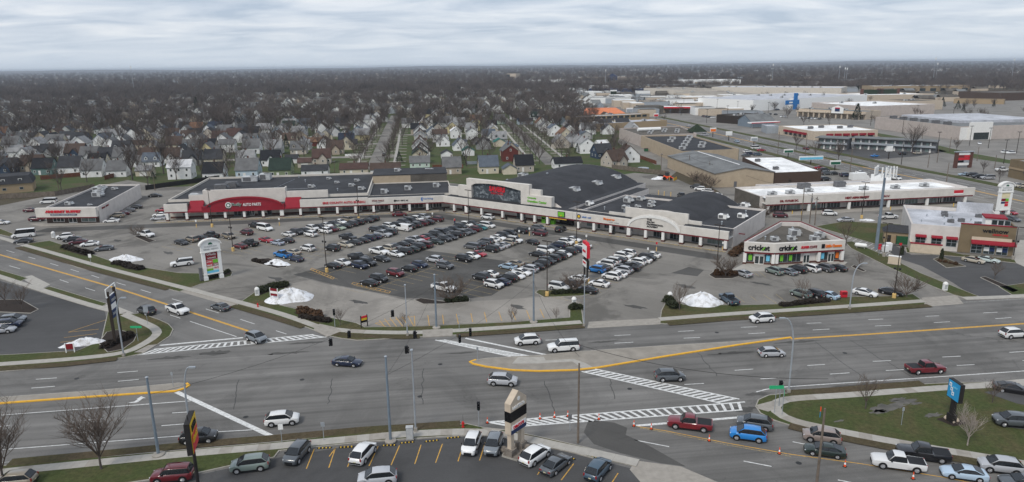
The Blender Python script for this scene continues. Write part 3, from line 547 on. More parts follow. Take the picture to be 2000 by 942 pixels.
# ================================================================ buildings
def vp(b, pts, y0, y1, mi=0):
    """upright panel: outline in (x, z), from y0 (front) to y1"""
    n = len(pts)
    if sum(a[0] * c[1] - c[0] * a[1] for a, c in zip(pts, pts[1:] + pts[:1])) < 0: pts = pts[::-1]
    return b.add([(p_[0], y0, p_[1]) for p_ in pts] + [(p_[0], y1, p_[1]) for p_ in pts], [tuple(range(n)), tuple(range(2 * n - 1, n - 1, -1))] + [(i, n + i, n + (i + 1) % n, (i + 1) % n) for i in range(n)], mi)
def shell(b, pts, h, rim=.3, deep=.5, mi=0):
    if sum(a[0] * c[1] - c[0] * a[1] for a, c in zip(pts, pts[1:] + pts[:1])) < 0: pts = pts[::-1]
    q = inset(pts, rim); n = len(pts)
    b.add([(p_[0], p_[1], 0) for p_ in pts] + [(p_[0], p_[1], h) for p_ in pts] + [(p_[0], p_[1], h) for p_ in q] + [(p_[0], p_[1], h - deep) for p_ in q],
          [f for i in range(n) for j in [(i + 1) % n] for f in ((i, j, n + j, n + i), (n + i, n + j, 2 * n + j, 2 * n + i), (2 * n + i, 2 * n + j, 3 * n + j, 3 * n + i))], mi)
    return q
def rect(x0, x1, y0, y1): return [(x0, y0), (x1, y0), (x1, y1), (x0, y1)]
def block(root, pts, h, wall, roof, rim=.3, deep=.5):
    b = MB(); q = shell(b, pts, h, rim, deep); b.obj('wall', M_[wall], root); r = MB().sheet(q, h - deep).obj('roof', M_[roof], root)
    return r
def window(root, u0, u1, z0, z1, v, cols=2, rows=1, glass='store_glass', frame='galvanised', fw=.09, name='window'):
    b = MB(); b.box(u0, u1, v - .05, v + .02, z0, z0 + fw); b.box(u0, u1, v - .05, v + .02, z1 - fw, z1)
    du = (u1 - u0 - fw) / cols; dz = (z1 - z0 - fw) / rows
    for i in range(cols + 1): b.box(u0 + i * du, u0 + i * du + fw, v - .052, v + .018, z0 + fw, z1 - fw)
    for j in range(1, rows): b.box(u0 + fw, u1 - fw, v - .048, v + .016, z0 + j * dz, z0 + j * dz + fw)
    f = b.obj(name, M_[frame], root)
    for i in range(cols):
        for j in range(rows):
            MB().box(u0 + i * du + fw, u0 + (i + 1) * du, v - .03, v - .01, z0 + j * dz + fw, z0 + (j + 1) * dz).obj('pane', M_[glass], f)
    return f
def door(root, u0, u1, z1, v, glass='store_glass', frame='white_trim', leaves=2):
    b = MB(); fw = .09; w = (u1 - u0) / leaves
    for i in range(leaves):
        a = u0 + i * w; b.box(a, a + fw, v - .07, v, .15, z1); b.box(a + w - fw, a + w, v - .07, v, .15, z1); b.box(a + fw, a + w - fw, v - .068, v, z1 - fw, z1); b.box(a + fw, a + w - fw, v - .068, v, .15, .38); 
    f = b.obj('door', M_[frame], root)
    for i in range(leaves): a = u0 + i * w; MB().box(a + fw, a + w - fw, v - .045, v - .02, .38, z1 - fw).obj('pane', M_[glass], f)
    return f
def hvac(root, x, y, z, sx=2.2, sy=1.8, h=1.2, mat='steel_unit', hood=True):
    b = MB(); b.box(x - sx / 2, x + sx / 2, y - sy / 2, y + sy / 2, z, z + .25, 1); b.box(x - sx / 2 + .05, x + sx / 2 - .05, y - sy / 2 + .05, y + sy / 2 - .05, z + .25, z + h); b.box(x - sx / 2, x + sx / 2, y - sy / 2, y + sy / 2, z + h, z + h + .07)
    b.box(x - sx * .40, x + sx * .10, y - sy / 2 + .01, y - sy / 2 + .06, z + .4, z + h - .12, 1)
    if hood: b.add([(x + sx / 2 - .05, y - sy * .4, z + h * .9), (x + sx / 2 + .5, y - sy * .4, z + h * .5), (x + sx / 2 - .05, y - sy * .4, z + h * .5), (x + sx / 2 - .05, y + sy * .4, z + h * .9), (x + sx / 2 + .5, y + sy * .4, z + h * .5), (x + sx / 2 - .05, y + sy * .4, z + h * .5)], [(0, 2, 1), (3, 4, 5), (0, 1, 4, 3), (1, 2, 5, 4)])
    b.tube((x + sx * .2, y, z + h + .07), (x + sx * .2, y, z + h + .2), sy * .3, sy * .3, 10, 1)
    return b.obj('rooftop_unit', [M_[mat], M_['dark_unit']], root)
def vent(root, x, y, z, r=.25, h=.7):
    b = MB(); b.tube((x, y, z), (x, y, z + h), r * .6, r * .6, 8); b.lathe([(r, z + h), (r * 1.1, z + h + .12), (r * .5, z + h + .3)], (x, y), 8); return b.obj('roof_vent', M_['galvanised'], root)
def pillar(root, u, w=.75, h=2.9, v=-.1):
    o = MB().box(u - w / 2, u + w / 2, v - .38, v + .38, .15, h).obj('pillar', M_['white_trim'], root)
    MB().box(u - w / 2 - .07, u + w / 2 + .07, v - .45, v + .45, .14, .62).obj('brick_base', M_['brick'], o); return o
def canopy(root, u0, u1, zb=2.75, zt=5.35, vb=3.6, mat='fascia', rtop=None):
    MB().box(u0, u1, -.55, .15, zb + .38, zt).obj('fascia', M_[mat], root)
    MB().box(u0, u1, -.50, .10, zb, zb + .378).obj('red_band', M_['red_trim'], root)
    MB().box(u0, u1, .152, vb, zb + .36, zb + .55).obj('canopy_ceiling', M_['white_trim'], root)
    MB().add([(u0, .16, zt - .35), (u1, .16, zt - .35), (u1, vb, zt - .05), (u0, vb, zt - .05)], [(0, 1, 2, 3)]).obj('canopy_roof', M_['black_roof'], root)
def glyphs(root, u, n, step, z, h, v, mat, loc=None, rz=0):
    """channel letters too small to read in the photograph"""
    b = MB(); rr = random.Random(n * 7 + int(u))
    for i in range(n):
        if n > 9 and i % 7 == 5: continue
        x = u + i * step; w = step * .78; b.box(x, x + w * .3, v - .08, v, z, z + h); k = rr.randrange(3)
        b.box(x + w * .3, x + w, v - .08, v, z + h * (.78 if k else .4), z + h * (1.0 if k else .6))
        if k < 2: b.box(x + w * .7, x + w, v - .08, v, z, z + h * (.78 if k else .4))
        if k > 0: b.box(x + w * .3, x + w * .7, v - .08, v, z, z + h * .2)
    return b.obj('sign_letters', M_[mat], root, loc, rz)
# ---------------------------------------------------------------- auto parts store and the shops beside it (west wing)
ap = thing('auto_parts_store', 'long pale block auto parts store with red arched sign front and flat black roof', 'store', WW[0] + (0,), WW[1])
block(ap, rect(-.3, 63, 4, 51), 6.3, 'store_block', 'black_roof', .35, .7)
b = MB(); vp(b, [(6.3, 5), (10.8, 5), (10.8, 7.6), (6.3, 7.6)], 3.3, 3.9); vp(b, [(10.8, 4.5), (36.5, 4.5), (36.5, 9.1), (10.8, 9.1)], 3.0, 3.95); b.box(10.8, 11.2, 3.95, 6.5, 6.3, 9.1); b.box(36.1, 36.5, 3.95, 6.5, 6.3, 9.1); vp(b, [(36.5, 5), (50, 5), (50, 7.9), (36.5, 7.9)], 3.32, 3.92); b.obj('parapet', M_['fascia'], ap)
canopy(ap, -.4, 6.6, zt=5.6); canopy(ap, 41.4, 63.0, zt=5.55)
for u0, u1 in ((6.62, 11.0), (36.4, 41.38)):
    b = MB(); b.add([(u0, -.6, 2.7), (u1, -.6, 2.7), (u1, -.6, 3.2), (u0, -.6, 3.2), (u1, 3.2, 5.9), (u0, 3.2, 5.9), (u0, 3.2, 2.7), (u1, 3.2, 2.7)], [(0, 1, 2, 3), (3, 2, 4, 5), (0, 3, 5, 6), (1, 7, 4, 2), (0, 6, 7, 1)]); b.obj('red_awning', M_['red_awning'], ap)
arch = [(11.02, 2.6), (36.38, 2.6), (36.38, 4.6)] + [(24 + 12.0 * cos(radians(a)), 3.7 + 3.55 * sin(radians(a))) for a in range(10, 171, 8)] + [(11.02, 4.6)]
b = MB(); vp(b, arch, -.75, .2); b.obj('red_arch', M_['red_awning'], ap)
b = MB()
for a in range(10, 170, 8):
    q = [(24 + r_ * cos(radians(t)), 3.7 + (r_ - 8.45) * sin(radians(t))) for t, r_ in ((a, 12.05), (a + 8, 12.05), (a + 8, 11.5), (a, 11.5))]; vp(b, q, -.98, -.75)
b.obj('arch_trim', M_['awning_dark'], ap)
MB().box(11.02, 36.38, .2, 3.0, 2.9, 3.1).obj('canopy_ceiling', M_['white_trim'], ap)
MB().box(11.1, 36.3, .2, 3.0, 4.3, 4.5).obj('canopy_roof', M_['black_roof'], ap)
for i in range(11): pillar(ap, .3 + i * 5.86, 1.15 if i in (2, 6) else .75)
MB().box(-.2, 62.9, 3.9, 3.995, .15, .75).obj('brick_skirt', M_['brick'], ap)
for u0, u1, c in ((19.5, 23.0, 3), (23.4, 26.0, 2), (27.0, 29.2, 2), (30.0, 31.5, 1)): window(ap, u0, u1, .2, 2.6, 3.88, c)
door(ap, 24.5, 25.9, 2.3, 3.84); window(ap, 14, 16.2, .9, 2.2, 3.9, 2, 1, 'pale_glass'); window(ap, 3.6, 5.0, .9, 2.1, 3.9, 1, 1, 'pale_glass'); window(ap, 43.5, 45.6, .9, 2.2, 3.9, 2, 1, 'pale_glass')
for u0, u1 in ((48.5, 52.3), (54.2, 57.8)): window(ap, u0, u1, .8, 2.4, 3.9, 3, 1, 'pale_glass')
door(ap, 59.2, 60.6, 2.4, 3.86); window(ap, 60.8, 62.4, .6, 2.4, 3.9, 1)
sg = MB().tube((19.3, -.80, 4.75), (19.3, -.92, 4.75), .95, .95, 20).obj('logo_disc', M_['sign_white'], ap); MB().tube((19.3, -.93, 4.75), (19.3, -.97, 4.75), .72, .72, 20).obj('logo_ring', M_['letter_green'], sg); MB().tube((19.3, -.98, 4.75), (19.3, -1.0, 4.75), .42, .42, 16).obj('logo_hole', M_['sign_white'], sg)
text('sign_letters', "'Reilly", 3.1, 1.25, (20.25, -.80, 4.15), 0, 'sign_white', ap, .12, 0, .045); text('sign_letters', "'Reilly", 3.0, 1.15, (20.30, -.93, 4.20), 0, 'letter_green', ap, .06, 0, .01); text('sign_letters', 'AUTO PARTS', 5.6, .95, (23.7, -.78, 4.25), 0, 'sign_white', ap, .12, 0, .02)
text('sign_letters', 'ERIE COUNTY AUTO BUREAU', 13.6, .72, (48.6, -.56, 3.85), 0, 'sign_red', ap, .14, 0, .02)
for x, y, s_ in ((7, 10, 1.9), (11, 24, 2.2), (13, 30, 2.0), (42, 22, 1.1), (50, 30, .8), (56, 22, 1.0), (57, 33, .9), (60, 14, 1.1), (46, 40, .8)): hvac(ap, x, y, 5.62, 1.9 * s_, 1.4 * s_, .8 * s_ + .2, 'steel_unit' if s_ < 1.5 else 'dark_unit')
hvac(ap, 8, 8, 5.62, 5.2, 3.6, 1.7, 'steel_unit', False); hvac(ap, 17, 42, 5.62, 5.6, 4, 1.9, 'steel_unit', False); hvac(ap, 22, 45, 5.62, 4, 4.5, 2.3, 'steel_unit', False)
for x, y in ((30, 20), (38, 36), (52, 14), (25, 12), (34, 47)): vent(ap, x, y, 5.6)
b = MB()
for x0, y0, x1, y1 in ((14, 21, 44, 21.3), (26, 8, 33, 44)): b.tube((x0, y0, 5.66), (x1, y1, 5.66), .05, .05, 5)
b.obj('roof_pipe', M_['galvanised'], ap)
# strip shops, centre
st = thing('strip_shops', 'row of small shops with white fascia between auto parts store and thrift store', 'shops', WW[0] + (0,), WW[1])
block(st, rect(63.15, 91, 4, 30), 5.3, 'store_block', 'black_roof', .25, .35); b = MB(); b.box(63.2, 90.5, 30.05, 46, 0, 8.0); b.obj('rear_block', M_['tan_metal'], st); MB().box(63.0, 90.7, 29.9, 46.2, 8.0, 8.3).obj('rear_roof', M_['black_roof'], st); MB().box(77, 90.5, 29.98, 30.04, 5.3, 7.9).obj('rear_panel', M_['gravel_roof'], st)
canopy(st, 63.05, 88.3, zt=5.3, vb=3.9)
for i in range(11, 15): pillar(st, .3 + i * 5.86)
MB().box(63.2, 90, 3.9, 3.995, .15, .6).obj('brick_skirt', M_['brown_brick'], st)
for u0, u1, c in ((66.6, 69.4, 2), (73.8, 75.6, 1), (76.8, 81.0, 3), (84.4, 87.4, 3)): window(st, u0, u1, .5, 2.5, 3.9, c, 1, 'store_glass', 'white_trim')
for u in (64.8, 71.6, 82.6): door(st, u, u + 1.5, 2.45, 3.86)
text('sign_letters', 'STAR NAILS', 3.8, .46, (64.4, -.56, 4.15), 0, 'sign_maroon', st, .12, 0, .02); text('sign_letters', '& SPA', 1.5, .4, (65.6, -.56, 3.62), 0, 'letter_grey', st, .1)
glyphs(st, 72.2, 16, .25, 3.95, .4, -.56, 'letter_black'); MB().tube((71.8, -.56, 4.15), (71.8, -.64, 4.15), .36, .36, 12).obj('sign_logo', M_['letter_black'], st)
text('sign_letters', 'harking', 3.1, .85, (81.2, -.56, 4.0), 0, 'logo_blue', st, .08); b = MB(); vp(b, [(80.9 - .55 * sin(radians(a)), 4.35 + .72 * cos(radians(a))) for a in range(0, 181, 20)], -.62, -.56); b.obj('sign_logo', M_['logo_blue'], st)
for x, y in ((68, 9), (76, 14), (86, 18)): hvac(st, x, y, 4.97, 2.2, 1.8, 1.5)
hvac(st, 72, 37, 8.3, 2.2, 1.8, 1.2); hvac(st, 84, 40, 8.3, 2.8, 1.2, .4)
# ---------------------------------------------------------------- thrift store with the barrel roof (east wing)
def barrel(root, u0, u1, v0, v1, z0, rise, mat='black_roof', n=26):
    b = MB(); c = (u0 + u1) / 2; hw = (u1 - u0) / 2; R = (hw * hw + rise * rise) / (2 * rise); a0 = math.asin(hw / R)
    pr = [(c + R * sin(-a0 + 2 * a0 * i / n), z0 + rise - R + R * cos(-a0 + 2 * a0 * i / n)) for i in range(n + 1)]
    for i in range(n):
        p_, q = pr[i], pr[i + 1]; b.add([(p_[0], v0, p_[1]), (q[0], v0, q[1]), (q[0], v1, q[1]), (p_[0], v1, p_[1])], [(0, 1, 2, 3)])
    o = b.obj('barrel_roof', M_[mat], root, smooth=True)
    b = MB(); vp(b, pr + [(u1, z0 - .8), (u0, z0 - .8)], v0 + .02, v0 + .2); vp(b, pr + [(u1, z0 - .8), (u0, z0 - .8)], v1 - .2, v1 - .02); b.obj('gable_wall', M_['side_block'], root); return o
th = thing('thrift_store', 'big thrift store with black barrel roof and dark billboard on stepped parapet', 'store', EW[0] + (0,), EW[1])
b = MB(); b.box(2.2, 46, 3.6, 59, 0, 5.0); b.box(46, 50.5, 8, 52, 0, 4.4); b.obj('wall', M_['side_block'], th); MB().sheet(rect(43.2, 45.9, 4, 58.8), 5.012).sheet(rect(46.05, 50.4, 8.1, 51.9), 4.412).obj('roof', M_['black_roof'], th); barrel(th, 2.4, 43.2, 4.6, 58.6, 5.01, 5.2)
b = MB(); vp(b, [(-.5, 4.2), (4.2, 4.2), (4.2, 7.9), (-.5, 7.9)], 3.4, 4.2); vp(b, [(4.2, 4.2), (8.0, 4.2), (8.0, 8.8), (4.2, 8.8)], 2.9, 4.1)
top = [(8.0, 11.3), (8.0, 4.2), (10, 4.2)] + [(10, 9.2)] + [(10 + 19.6 * t, 9.2 + 1.1 * sin(pi * (t * .85 + .15) if t < .99 else 0)) for t in [i / 12 for i in range(1, 12)]] + [(29.6, 9.2), (29.6, 4.2), (32.7, 4.2), (32.7, 11.3)]
n_ = len(top); vp(b, top, 2.5, 4.15); vp(b, [(32.7, 4.2), (36.7, 4.2), (36.7, 9.9), (32.7, 9.9)], 2.9, 4.1); vp(b, [(32.0, 5.2), (41.0, 5.2), (41.0, 8.2), (32.0, 8.2)], 2.3, 2.88); vp(b, [(36.7, 5.1), (41.0, 5.1), (41.0, 8.2), (36.7, 8.2)], 2.9, 4.0); b.obj('parapet', M_['fascia'], th)
b = MB(); b.box(10.02, 29.58, 3.5, 3.7, 4.6, 10.4); bb = b.obj('billboard', M_['mural'], th); MB().box(10.02, 29.58, 2.6, 3.48, 4.3, 5.2).obj('billboard_ledge', M_['black_roof'], th)
text('sign_letters', 'SAVERS', 6.4, 1.75, (16.6, 3.48, 7.75), 0, 'sign_red', th, .16, .12, .05); text('sign_letters', 'THRIFT STORE', 5.0, .62, (17.2, 3.48, 6.85), 0, 'sign_red', th, .1, .1, .01)
text('sign_letters', 'Community', 3.2, .62, (32.3, 2.28, 7.05), 0, 'sign_green', th, .12, 0, .03); text('sign_letters', 'Donation Center', 7.0, .75, (32.3, 2.28, 6.0), 0, 'sign_green', th, .12, 0, .03)
canopy(th, .35, 50.0, zt=5.2, vb=3.5)
for u in (4.8, 9.9, 16.2, 24.5, 31.8, 36.6, 41.2): pillar(th, u, 1.1 if u == 9.9 else .75)
MB().box(2.4, 45.9, 3.5, 3.595, .15, .7).obj('brick_skirt', M_['brick'], th)
door(th, 7.2, 8.8, 2.5, 3.46); window(th, 27.4, 30.6, .2, 2.6, 3.46, 3); window(th, 5.2, 6.8, .4, 2.5, 3.48, 2); b = MB().box(43.2, 48.2, 3.3, 3.58, .15, 2.7).obj('loading_door', M_['led_black'], th); MB().box(41.9, 48.0, -.62, -.5, 2.55, 2.75).obj('height_bar', M_['bollard_yellow'], th)
s2 = MB().box(45.1, 47.5, -.85, -.56, 3.4, 5.0).obj('drive_up_sign', M_['letter_black'], th); MB().box(45.25, 47.35, -.9, -.852, 3.55, 4.88).obj('sign_face', M_['sign_green'], s2); MB().box(46.1, 46.5, -.92, -.9, 3.65, 4.0).obj('sign_mark', M_['sign_yellow'], s2)
for u, z in ((37.6, 22), (37.9, 37), (37.5, 52)):
    zz_ = 5.6; hvac(th, u, z, zz_ + .5, 2.6, 3.2, 2.0); 
for u, v in ((12, 20), (22, 30)): vent(th, u, v, 8.2 if u < 15 else 9.9, .45, .5)
hvac(th, 5, 40, 6.2, 3, 3, 1.6); hvac(th, 47.6, 14, 4.45, 1.6, 2.2, 1.4, 'white_panel')
# shops and salon academy, east end
sa = thing('east_shops', 'row of shops ending in a hair academy with white arch and small barrel roof', 'shops', EW[0] + (0,), EW[1])
block(sa, rect(50.6, 96.0, 3.6, 33), 5.2, 'side_block', 'black_roof', .3, .55); b = MB(); b.box(55, 87, 33.05, 41, 0, 4.6); b.obj('rear_block', M_['side_block'], sa); MB().sheet(rect(55.1, 86.9, 33.1, 40.9), 4.612).obj('rear_roof', M_['black_roof'], sa)
barrel(sa, 66.5, 85.5, 5.2, 40, 4.68, 3.0)
canopy(sa, 50.05, 67.6, zt=5.2, vb=3.5); canopy(sa, 83.2, 96, zt=5.2, vb=3.5)
b = MB(); vp(b, [(67.62, 3.14), (83.18, 3.14), (83.18, 5.2)] + [(75.4 + 7.75 * cos(radians(a)), 3.5 + 3.7 * sin(radians(a))) for a in range(26, 155, 8)] + [(67.62, 5.2)], -.62, .15); b.obj('arch_fascia', M_['fascia'], sa); MB().box(67.62, 83.18, -.50, .10, 2.75, 3.138).obj('red_band', M_['red_trim'], sa); MB().box(67.62, 83.18, .152, 3.5, 3.12, 3.3).obj('canopy_ceiling', M_['white_trim'], sa)
b = MB()
for a in range(4, 176, 6):
    q = [(75.4 + r_ * cos(radians(t)), 3.2 + (r_ - 3.9) * sin(radians(t))) for t, r_ in ((a, 7.75), (a + 6, 7.75), (a + 6, 7.1), (a, 7.1))]; vp(b, q, -.78, -.62)
b.obj('arch_trim', M_['white_trim'], sa)
b = MB(); vp(b, [(60, 4.4), (65.3, 4.4), (65.3, 5.9), (60, 5.9)], 3.1, 3.55); vp(b, [(65.3, 4.4), (83.8, 4.4), (83.8, 7.8), (65.3, 7.8)], 2.8, 3.55); vp(b, [(83.8, 4.4), (87.5, 4.4), (87.5, 6.1), (83.8, 6.1)], 3.1, 3.55); b.obj('parapet', M_['fascia'], sa)
for u in (51.8, 57, 62.4, 68, 73.1, 78.2, 83.4, 88.7, 95.3): pillar(sa, u, 1.05 if u in (68, 83.4) else .75)
window(sa, 52.6, 55.6, .7, 2.5, 3.48, 2, 1, 'pale_glass'); door(sa, 56.2, 57.2, 2.5, 3.44, leaves=1); window(sa, 58.4, 60.2, .8, 2.4, 3.48, 2); door(sa, 61.0, 62.0, 2.5, 3.44, leaves=1); window(sa, 63.2, 64.8, .9, 2.3, 3.48, 1); window(sa, 65.6, 67.4, .9, 2.3, 3.48, 1)
window(sa, 73.8, 77.6, .2, 2.7, 3.48, 4); window(sa, 78.6, 82.8, .2, 2.7, 3.48, 4); window(sa, 84.8, 88.0, .2, 2.6, 3.48, 3); window(sa, 89.2, 94.2, .5, 2.6, 3.48, 4, 1, 'pale_glass')
lg = MB().tube((52.2, -.56, 4.25), (52.2, -.70, 4.25), .62, .62, 14).obj('sign_logo', M_['sign_navy'], sa); MB().tube((52.2, -.70, 4.25), (52.2, -.74, 4.25), .4, .4, 12).obj('logo_centre', M_['sign_yellow'], lg); glyphs(sa, 53.2, 10, .31, 3.95, .45, -.56, 'logo_blue')
text('sign_letters', 'Emperor', 3.6, .75, (60.2, -.56, 4.05), 0, 'fast_orange', sa, .14, 0, .03); glyphs(sa, 62.0, 12, .26, 3.55, .3, -.56, 'letter_grey')
for s_, w_, z_ in (('THE', 1.4, 5.62), ('SALON', 2.2, 4.98), ('PROFESSIONAL', 4.8, 4.34), ('ACADEMY', 3.3, 3.72)): text('sign_letters', s_, w_, .46, (73.5, -.64, z_), 0, 'letter_black', sa, .1, 0, .03)
for x, y, s_ in ((56, 24, 1.3), (60, 14, 1.0), (58, 29, 1.1), (63, 26, .9), (65, 21, .9), (89, 16, 1.2), (93, 20, 1.1), (89, 36, 1.1), (53.5, 29, .8), (62, 18, .7)): hvac(sa, x, y, 4.66 if y < 33 and not 66 < x < 86 else 4.62, 2.0 * s_, 1.6 * s_, 1.1 * s_, 'steel_unit' if x < 88 else 'white_panel')
for x, y in ((55, 10), (62, 9), (91, 9), (92, 27)): vent(sa, x, y, 4.65)
MB().box(96.0, 97.6, 8, 8.4, 2.9, 3.1).obj('door_hood', M_['red_trim'], sa)
# ---------------------------------------------------------------- buffet restaurant
bf = thing('buffet_restaurant', 'low white block buffet restaurant with black roof at the left of the plaza', 'restaurant', (-148.4, 213.6, 0), radians(-.4))
def L3(o, p_): return U2(((o.location.x, o.location.y), o.rotation_euler.z), p_)
fp = [L3(bf, q) for q in ((-147.2, 214.8), (-130.6, 214.6), (-140.0, 258.2), (-155.5, 258.6))]
block(bf, fp, 5.2, 'side_block', 'black_roof', .3, .6)
b = MB(); b.box(-1.0, 18.1, -.9, .2, 2.35, 5.25); b.obj('fascia', M_['fascia'], bf); MB().box(-.95, 17.9, -.85, .15, 2.0, 2.348).obj('red_band', M_['red_trim'], bf); MB().box(1.0, 17.6, .9, 1.28, .14, 2.3).obj('brick_front', M_['brown_brick'], bf)
window(bf, 3.0, 6.6, .5, 2.0, .86, 3, 1, 'store_glass', 'white_trim'); door(bf, 8.0, 10.6, 2.0, .84); window(bf, 12.0, 16.6, .5, 2.0, .86, 2, 1, 'pale_glass', 'white_trim'); text('sign_letters', 'AMHERST BUFFET', 11.2, .85, (2.2, -.92, 3.75), 0, 'sign_red', bf, .2, 0, .06); s_ = MB().box(3.7, 12.0, -1.0, -.92, 2.9, 3.4).obj('sign_board', M_['sign_navy'], bf); text('sign_letters', 'SEAFOOD HIBACHI & SUSHI', 7.6, .28, (4.0, -1.0, 3.0), 0, 'sign_white', bf, .04)
pw = [(fp[1][0] + (fp[2][0] - fp[1][0]) * t + .06, fp[1][1] + (fp[2][1] - fp[1][1]) * t) for t in (.06, .24)]; ang_ = atan2(fp[2][1] - fp[1][1], fp[2][0] - fp[1][0])
glyphs(bf, 0, 11, .6, 0, .55, -.02, 'sign_maroon', (pw[0][0] + .03, pw[0][1], 3.9), ang_)
for x, y, s_ in ((6, 7, 1.0), (13, 6, .5), (9, 22, 1.5), (7, 27, 1.3), (5, 32, 1.6), (4, 38, 1.0), (9, 36, .8)): hvac(bf, x - y * .16, y, 4.62, 2 * s_, 1.7 * s_, 1.1 * s_)
# ---------------------------------------------------------------- corner retail building (phone shop, hair salon, pizza)
cx = [P(1460, 515), P(1513, 518.5), P(1642, 511.5)]
ck = [(55.9, 160.4), (62.3, 158.6), (79.6, 161.2), (77.3, 180.6), (72.4, 181.2)]
cr = thing('corner_retail_building', 'small angled white retail building with phone shop signs and red roof edge', 'store', (62.3, 158.6, 0), 0)
lc = [(p_[0] - 62.3, p_[1] - 158.6) for p_ in ck]
b = MB(); q = shell(b, lc, 5.5, .3, 1.1); b.obj('wall', M_['side_block'], cr); MB().sheet(q, 4.4).obj('roof', M_['gravel_roof'], cr)
b = MB(); qq = inset(lc, -.14); n_ = len(lc)
for i in (2, 3, 4): b.tube(qq[i] + (5.56,), qq[(i + 1) % n_] + (5.56,), .16, .16, 5)
b.obj('red_coping', M_['red_trim'], cr)
for i in (0, 1):
    a, c = lc[i], lc[i + 1]; L_ = hypot(c[0] - a[0], c[1] - a[1]); an = atan2(c[1] - a[1], c[0] - a[0])
    def W3(u, v): q = rot2((u, v), an); return (a[0] + q[0], a[1] + q[1])
    def fbox(name, u0, u1, v0, v1, z0, z1, mat, par=cr): return MB().prism([W3(u0, v0), W3(u1, v0), W3(u1, v1), W3(u0, v1)], z0, z1, bottom=True).obj(name, M_[mat], par)
    fbox('fascia', -.2, L_ + .2, -.9, -.01, 3.3, 5.54 + .02 * i, 'fascia'); fbox('red_band', 0, L_, -.8, -.02, 2.85, 3.298, 'red_trim'); fbox('brick_skirt', 0, L_, -.10, -.01, .14, .62, 'brick')
    for u in ((.1, L_ - .1) if i == 0 else (.5, 11.3, L_ - .1)): o = fbox('pillar', u - .35, u + .35, -.85, -.12, .6, 2.848, 'white_trim'); fbox('brick_base', u - .4, u + .4, -.9, -.13, .14, .598, 'brick', o)
    wins = ((.6, 2.1, 2), (4.6, 6.0, 2)) if i == 0 else ((1.2, 6.9, 5), (11.9, 13.9, 2), (15.6, 17.0, 1))
    for u0, u1, c in wins:
        f = fbox('window', u0, u1, -.14, -.105, .62, 2.8, 'galvanised'); du = (u1 - u0) / c
        for k in range(c):
            fbox('pane', u0 + k * du + .07, u0 + (k + 1) * du - .04, -.16, -.142, .7, 2.7, 'store_glass', f)
    for u0 in ((2.4,) if i == 0 else (7.6, 14.0)):
        f = fbox('door', u0, u0 + 2.1 - .5 * i, -.18, -.10, .14, 2.7, 'white_trim'); 
        for k in range(2): w_ = (2.1 - .5 * i) / 2; fbox('pane', u0 + k * w_ + .09, u0 + (k + 1) * w_ - .09, -.2, -.182, .3, 2.1, 'store_glass', f)
    for u0, c in (((1.0, 'sign_green'), (5.0, 'sky_blue')) if i == 0 else ((1.6, 'sign_green'), (3.9, 'sign_green'), (12.2, 'sky_blue'), (16.0, 'fast_orange'))): fbox('window_poster', u0, u0 + .8, -.19, -.165, 1.0, 2.4, c)
    if i == 0: text('sign_letters', 'cricket', 4.9, 1.35, W3(.7, -.91) + (3.75,), an, 'letter_black', cr, .15, 0, .03)
    else:
        text('sign_letters', 'cricket', 4.6, 1.35, W3(.7, -.91) + (3.75,), an, 'letter_black', cr, .15, 0, .03)
        text('sign_letters', 'SUPER', 2.1, .6, W3(6.3, -.91) + (4.05,), an, 'sign_red', cr, .15, .15, .05); text('sign_letters', 'CUTS', 1.9, .6, W3(8.5, -.91) + (4.05,), an, 'sign_maroon', cr, .15, .15, .01)
        text('sign_letters', 'Little Caesars', 4.2, .75, W3(12.6, -.91) + (4.0,), an, 'fast_orange', cr, .15, 0, .05); fbox('logo_badge', 11.6, 12.4, -1.0, -.92, 3.85, 4.9, 'letter_black')
    for u0, L0 in (((3.75, 4.9),) if i == 0 else ((3.6, 4.6),)):
        b = MB(); k = [(u0 - .02, 3.8), (u0 + .35, 3.8), (u0 + .85, 4.6), (u0 + .5, 4.6)]; qv = [W3(x, -1.10) + (z,) for x, z in k]; b.panel(qv, .03); b.obj('green_stroke', M_['sign_green'], cr)
for x, y, s_ in ((2.2, 6, 1.0), (6.5, 6.4, 1.0), (9.3, 11.5, 1.4), (12.0, 6, 1.1), (14.5, 9, 1.2)): hvac(cr, x, y, 4.41, 1.8 * s_, 1.5 * s_, 1.1 * s_, 'steel_unit')
vent(cr, .5, 7.5, 4.4); vent(cr, 11, 17, 4.4)
# ---------------------------------------------------------------- urgent care clinic
w0, w1 = P(1774, 484), P(1973, 501); wa = atan2(w1[1] - w0[1], w1[0] - w0[0]); wl = hypot(w1[0] - w0[0], w1[1] - w0[1])
cl = thing('urgent_care_clinic', 'white block clinic with brown sign front and red awnings at right', 'clinic', w0 + (0,), wa)
block(cl, rect(0, wl, 0, 27), 6.4, 'side_block', 'pale_roof', .4, .9)
fu = wl * .49
MB().box(fu, wl + .2, -.5, -.01, .1, 7.4).obj('sign_front', M_['brown_stucco'], cl); MB().box(fu - .1, wl + .3, -.6, -.2, 7.4, 7.62).obj('red_coping', M_['red_awning'], cl); MB().box(wl + .01, wl + .35, -.45, 6, .1, 7.4).obj('sign_return', M_['brown_stucco'], cl)
MB().box(wl * .60, wl - .3, 26.2, 26.6, 5.5, 8.3).obj('rear_parapet', M_['pale_roof'], cl)
MB().box(wl * .74, wl - 1.5, 3, 7, 5.5, 8.6).obj('clerestory', M_['white_trim'], cl); MB().box(wl * .73, wl - 1.2, 2.6, 7.4, 8.6, 8.95).obj('clerestory_roof', M_['red_awning'], cl)
for k in range(3): window(cl, wl * .80 + k * 1.35, wl * .80 + k * 1.35 + 1.25, 7.0, 8.3, 2.96, 1, 1)
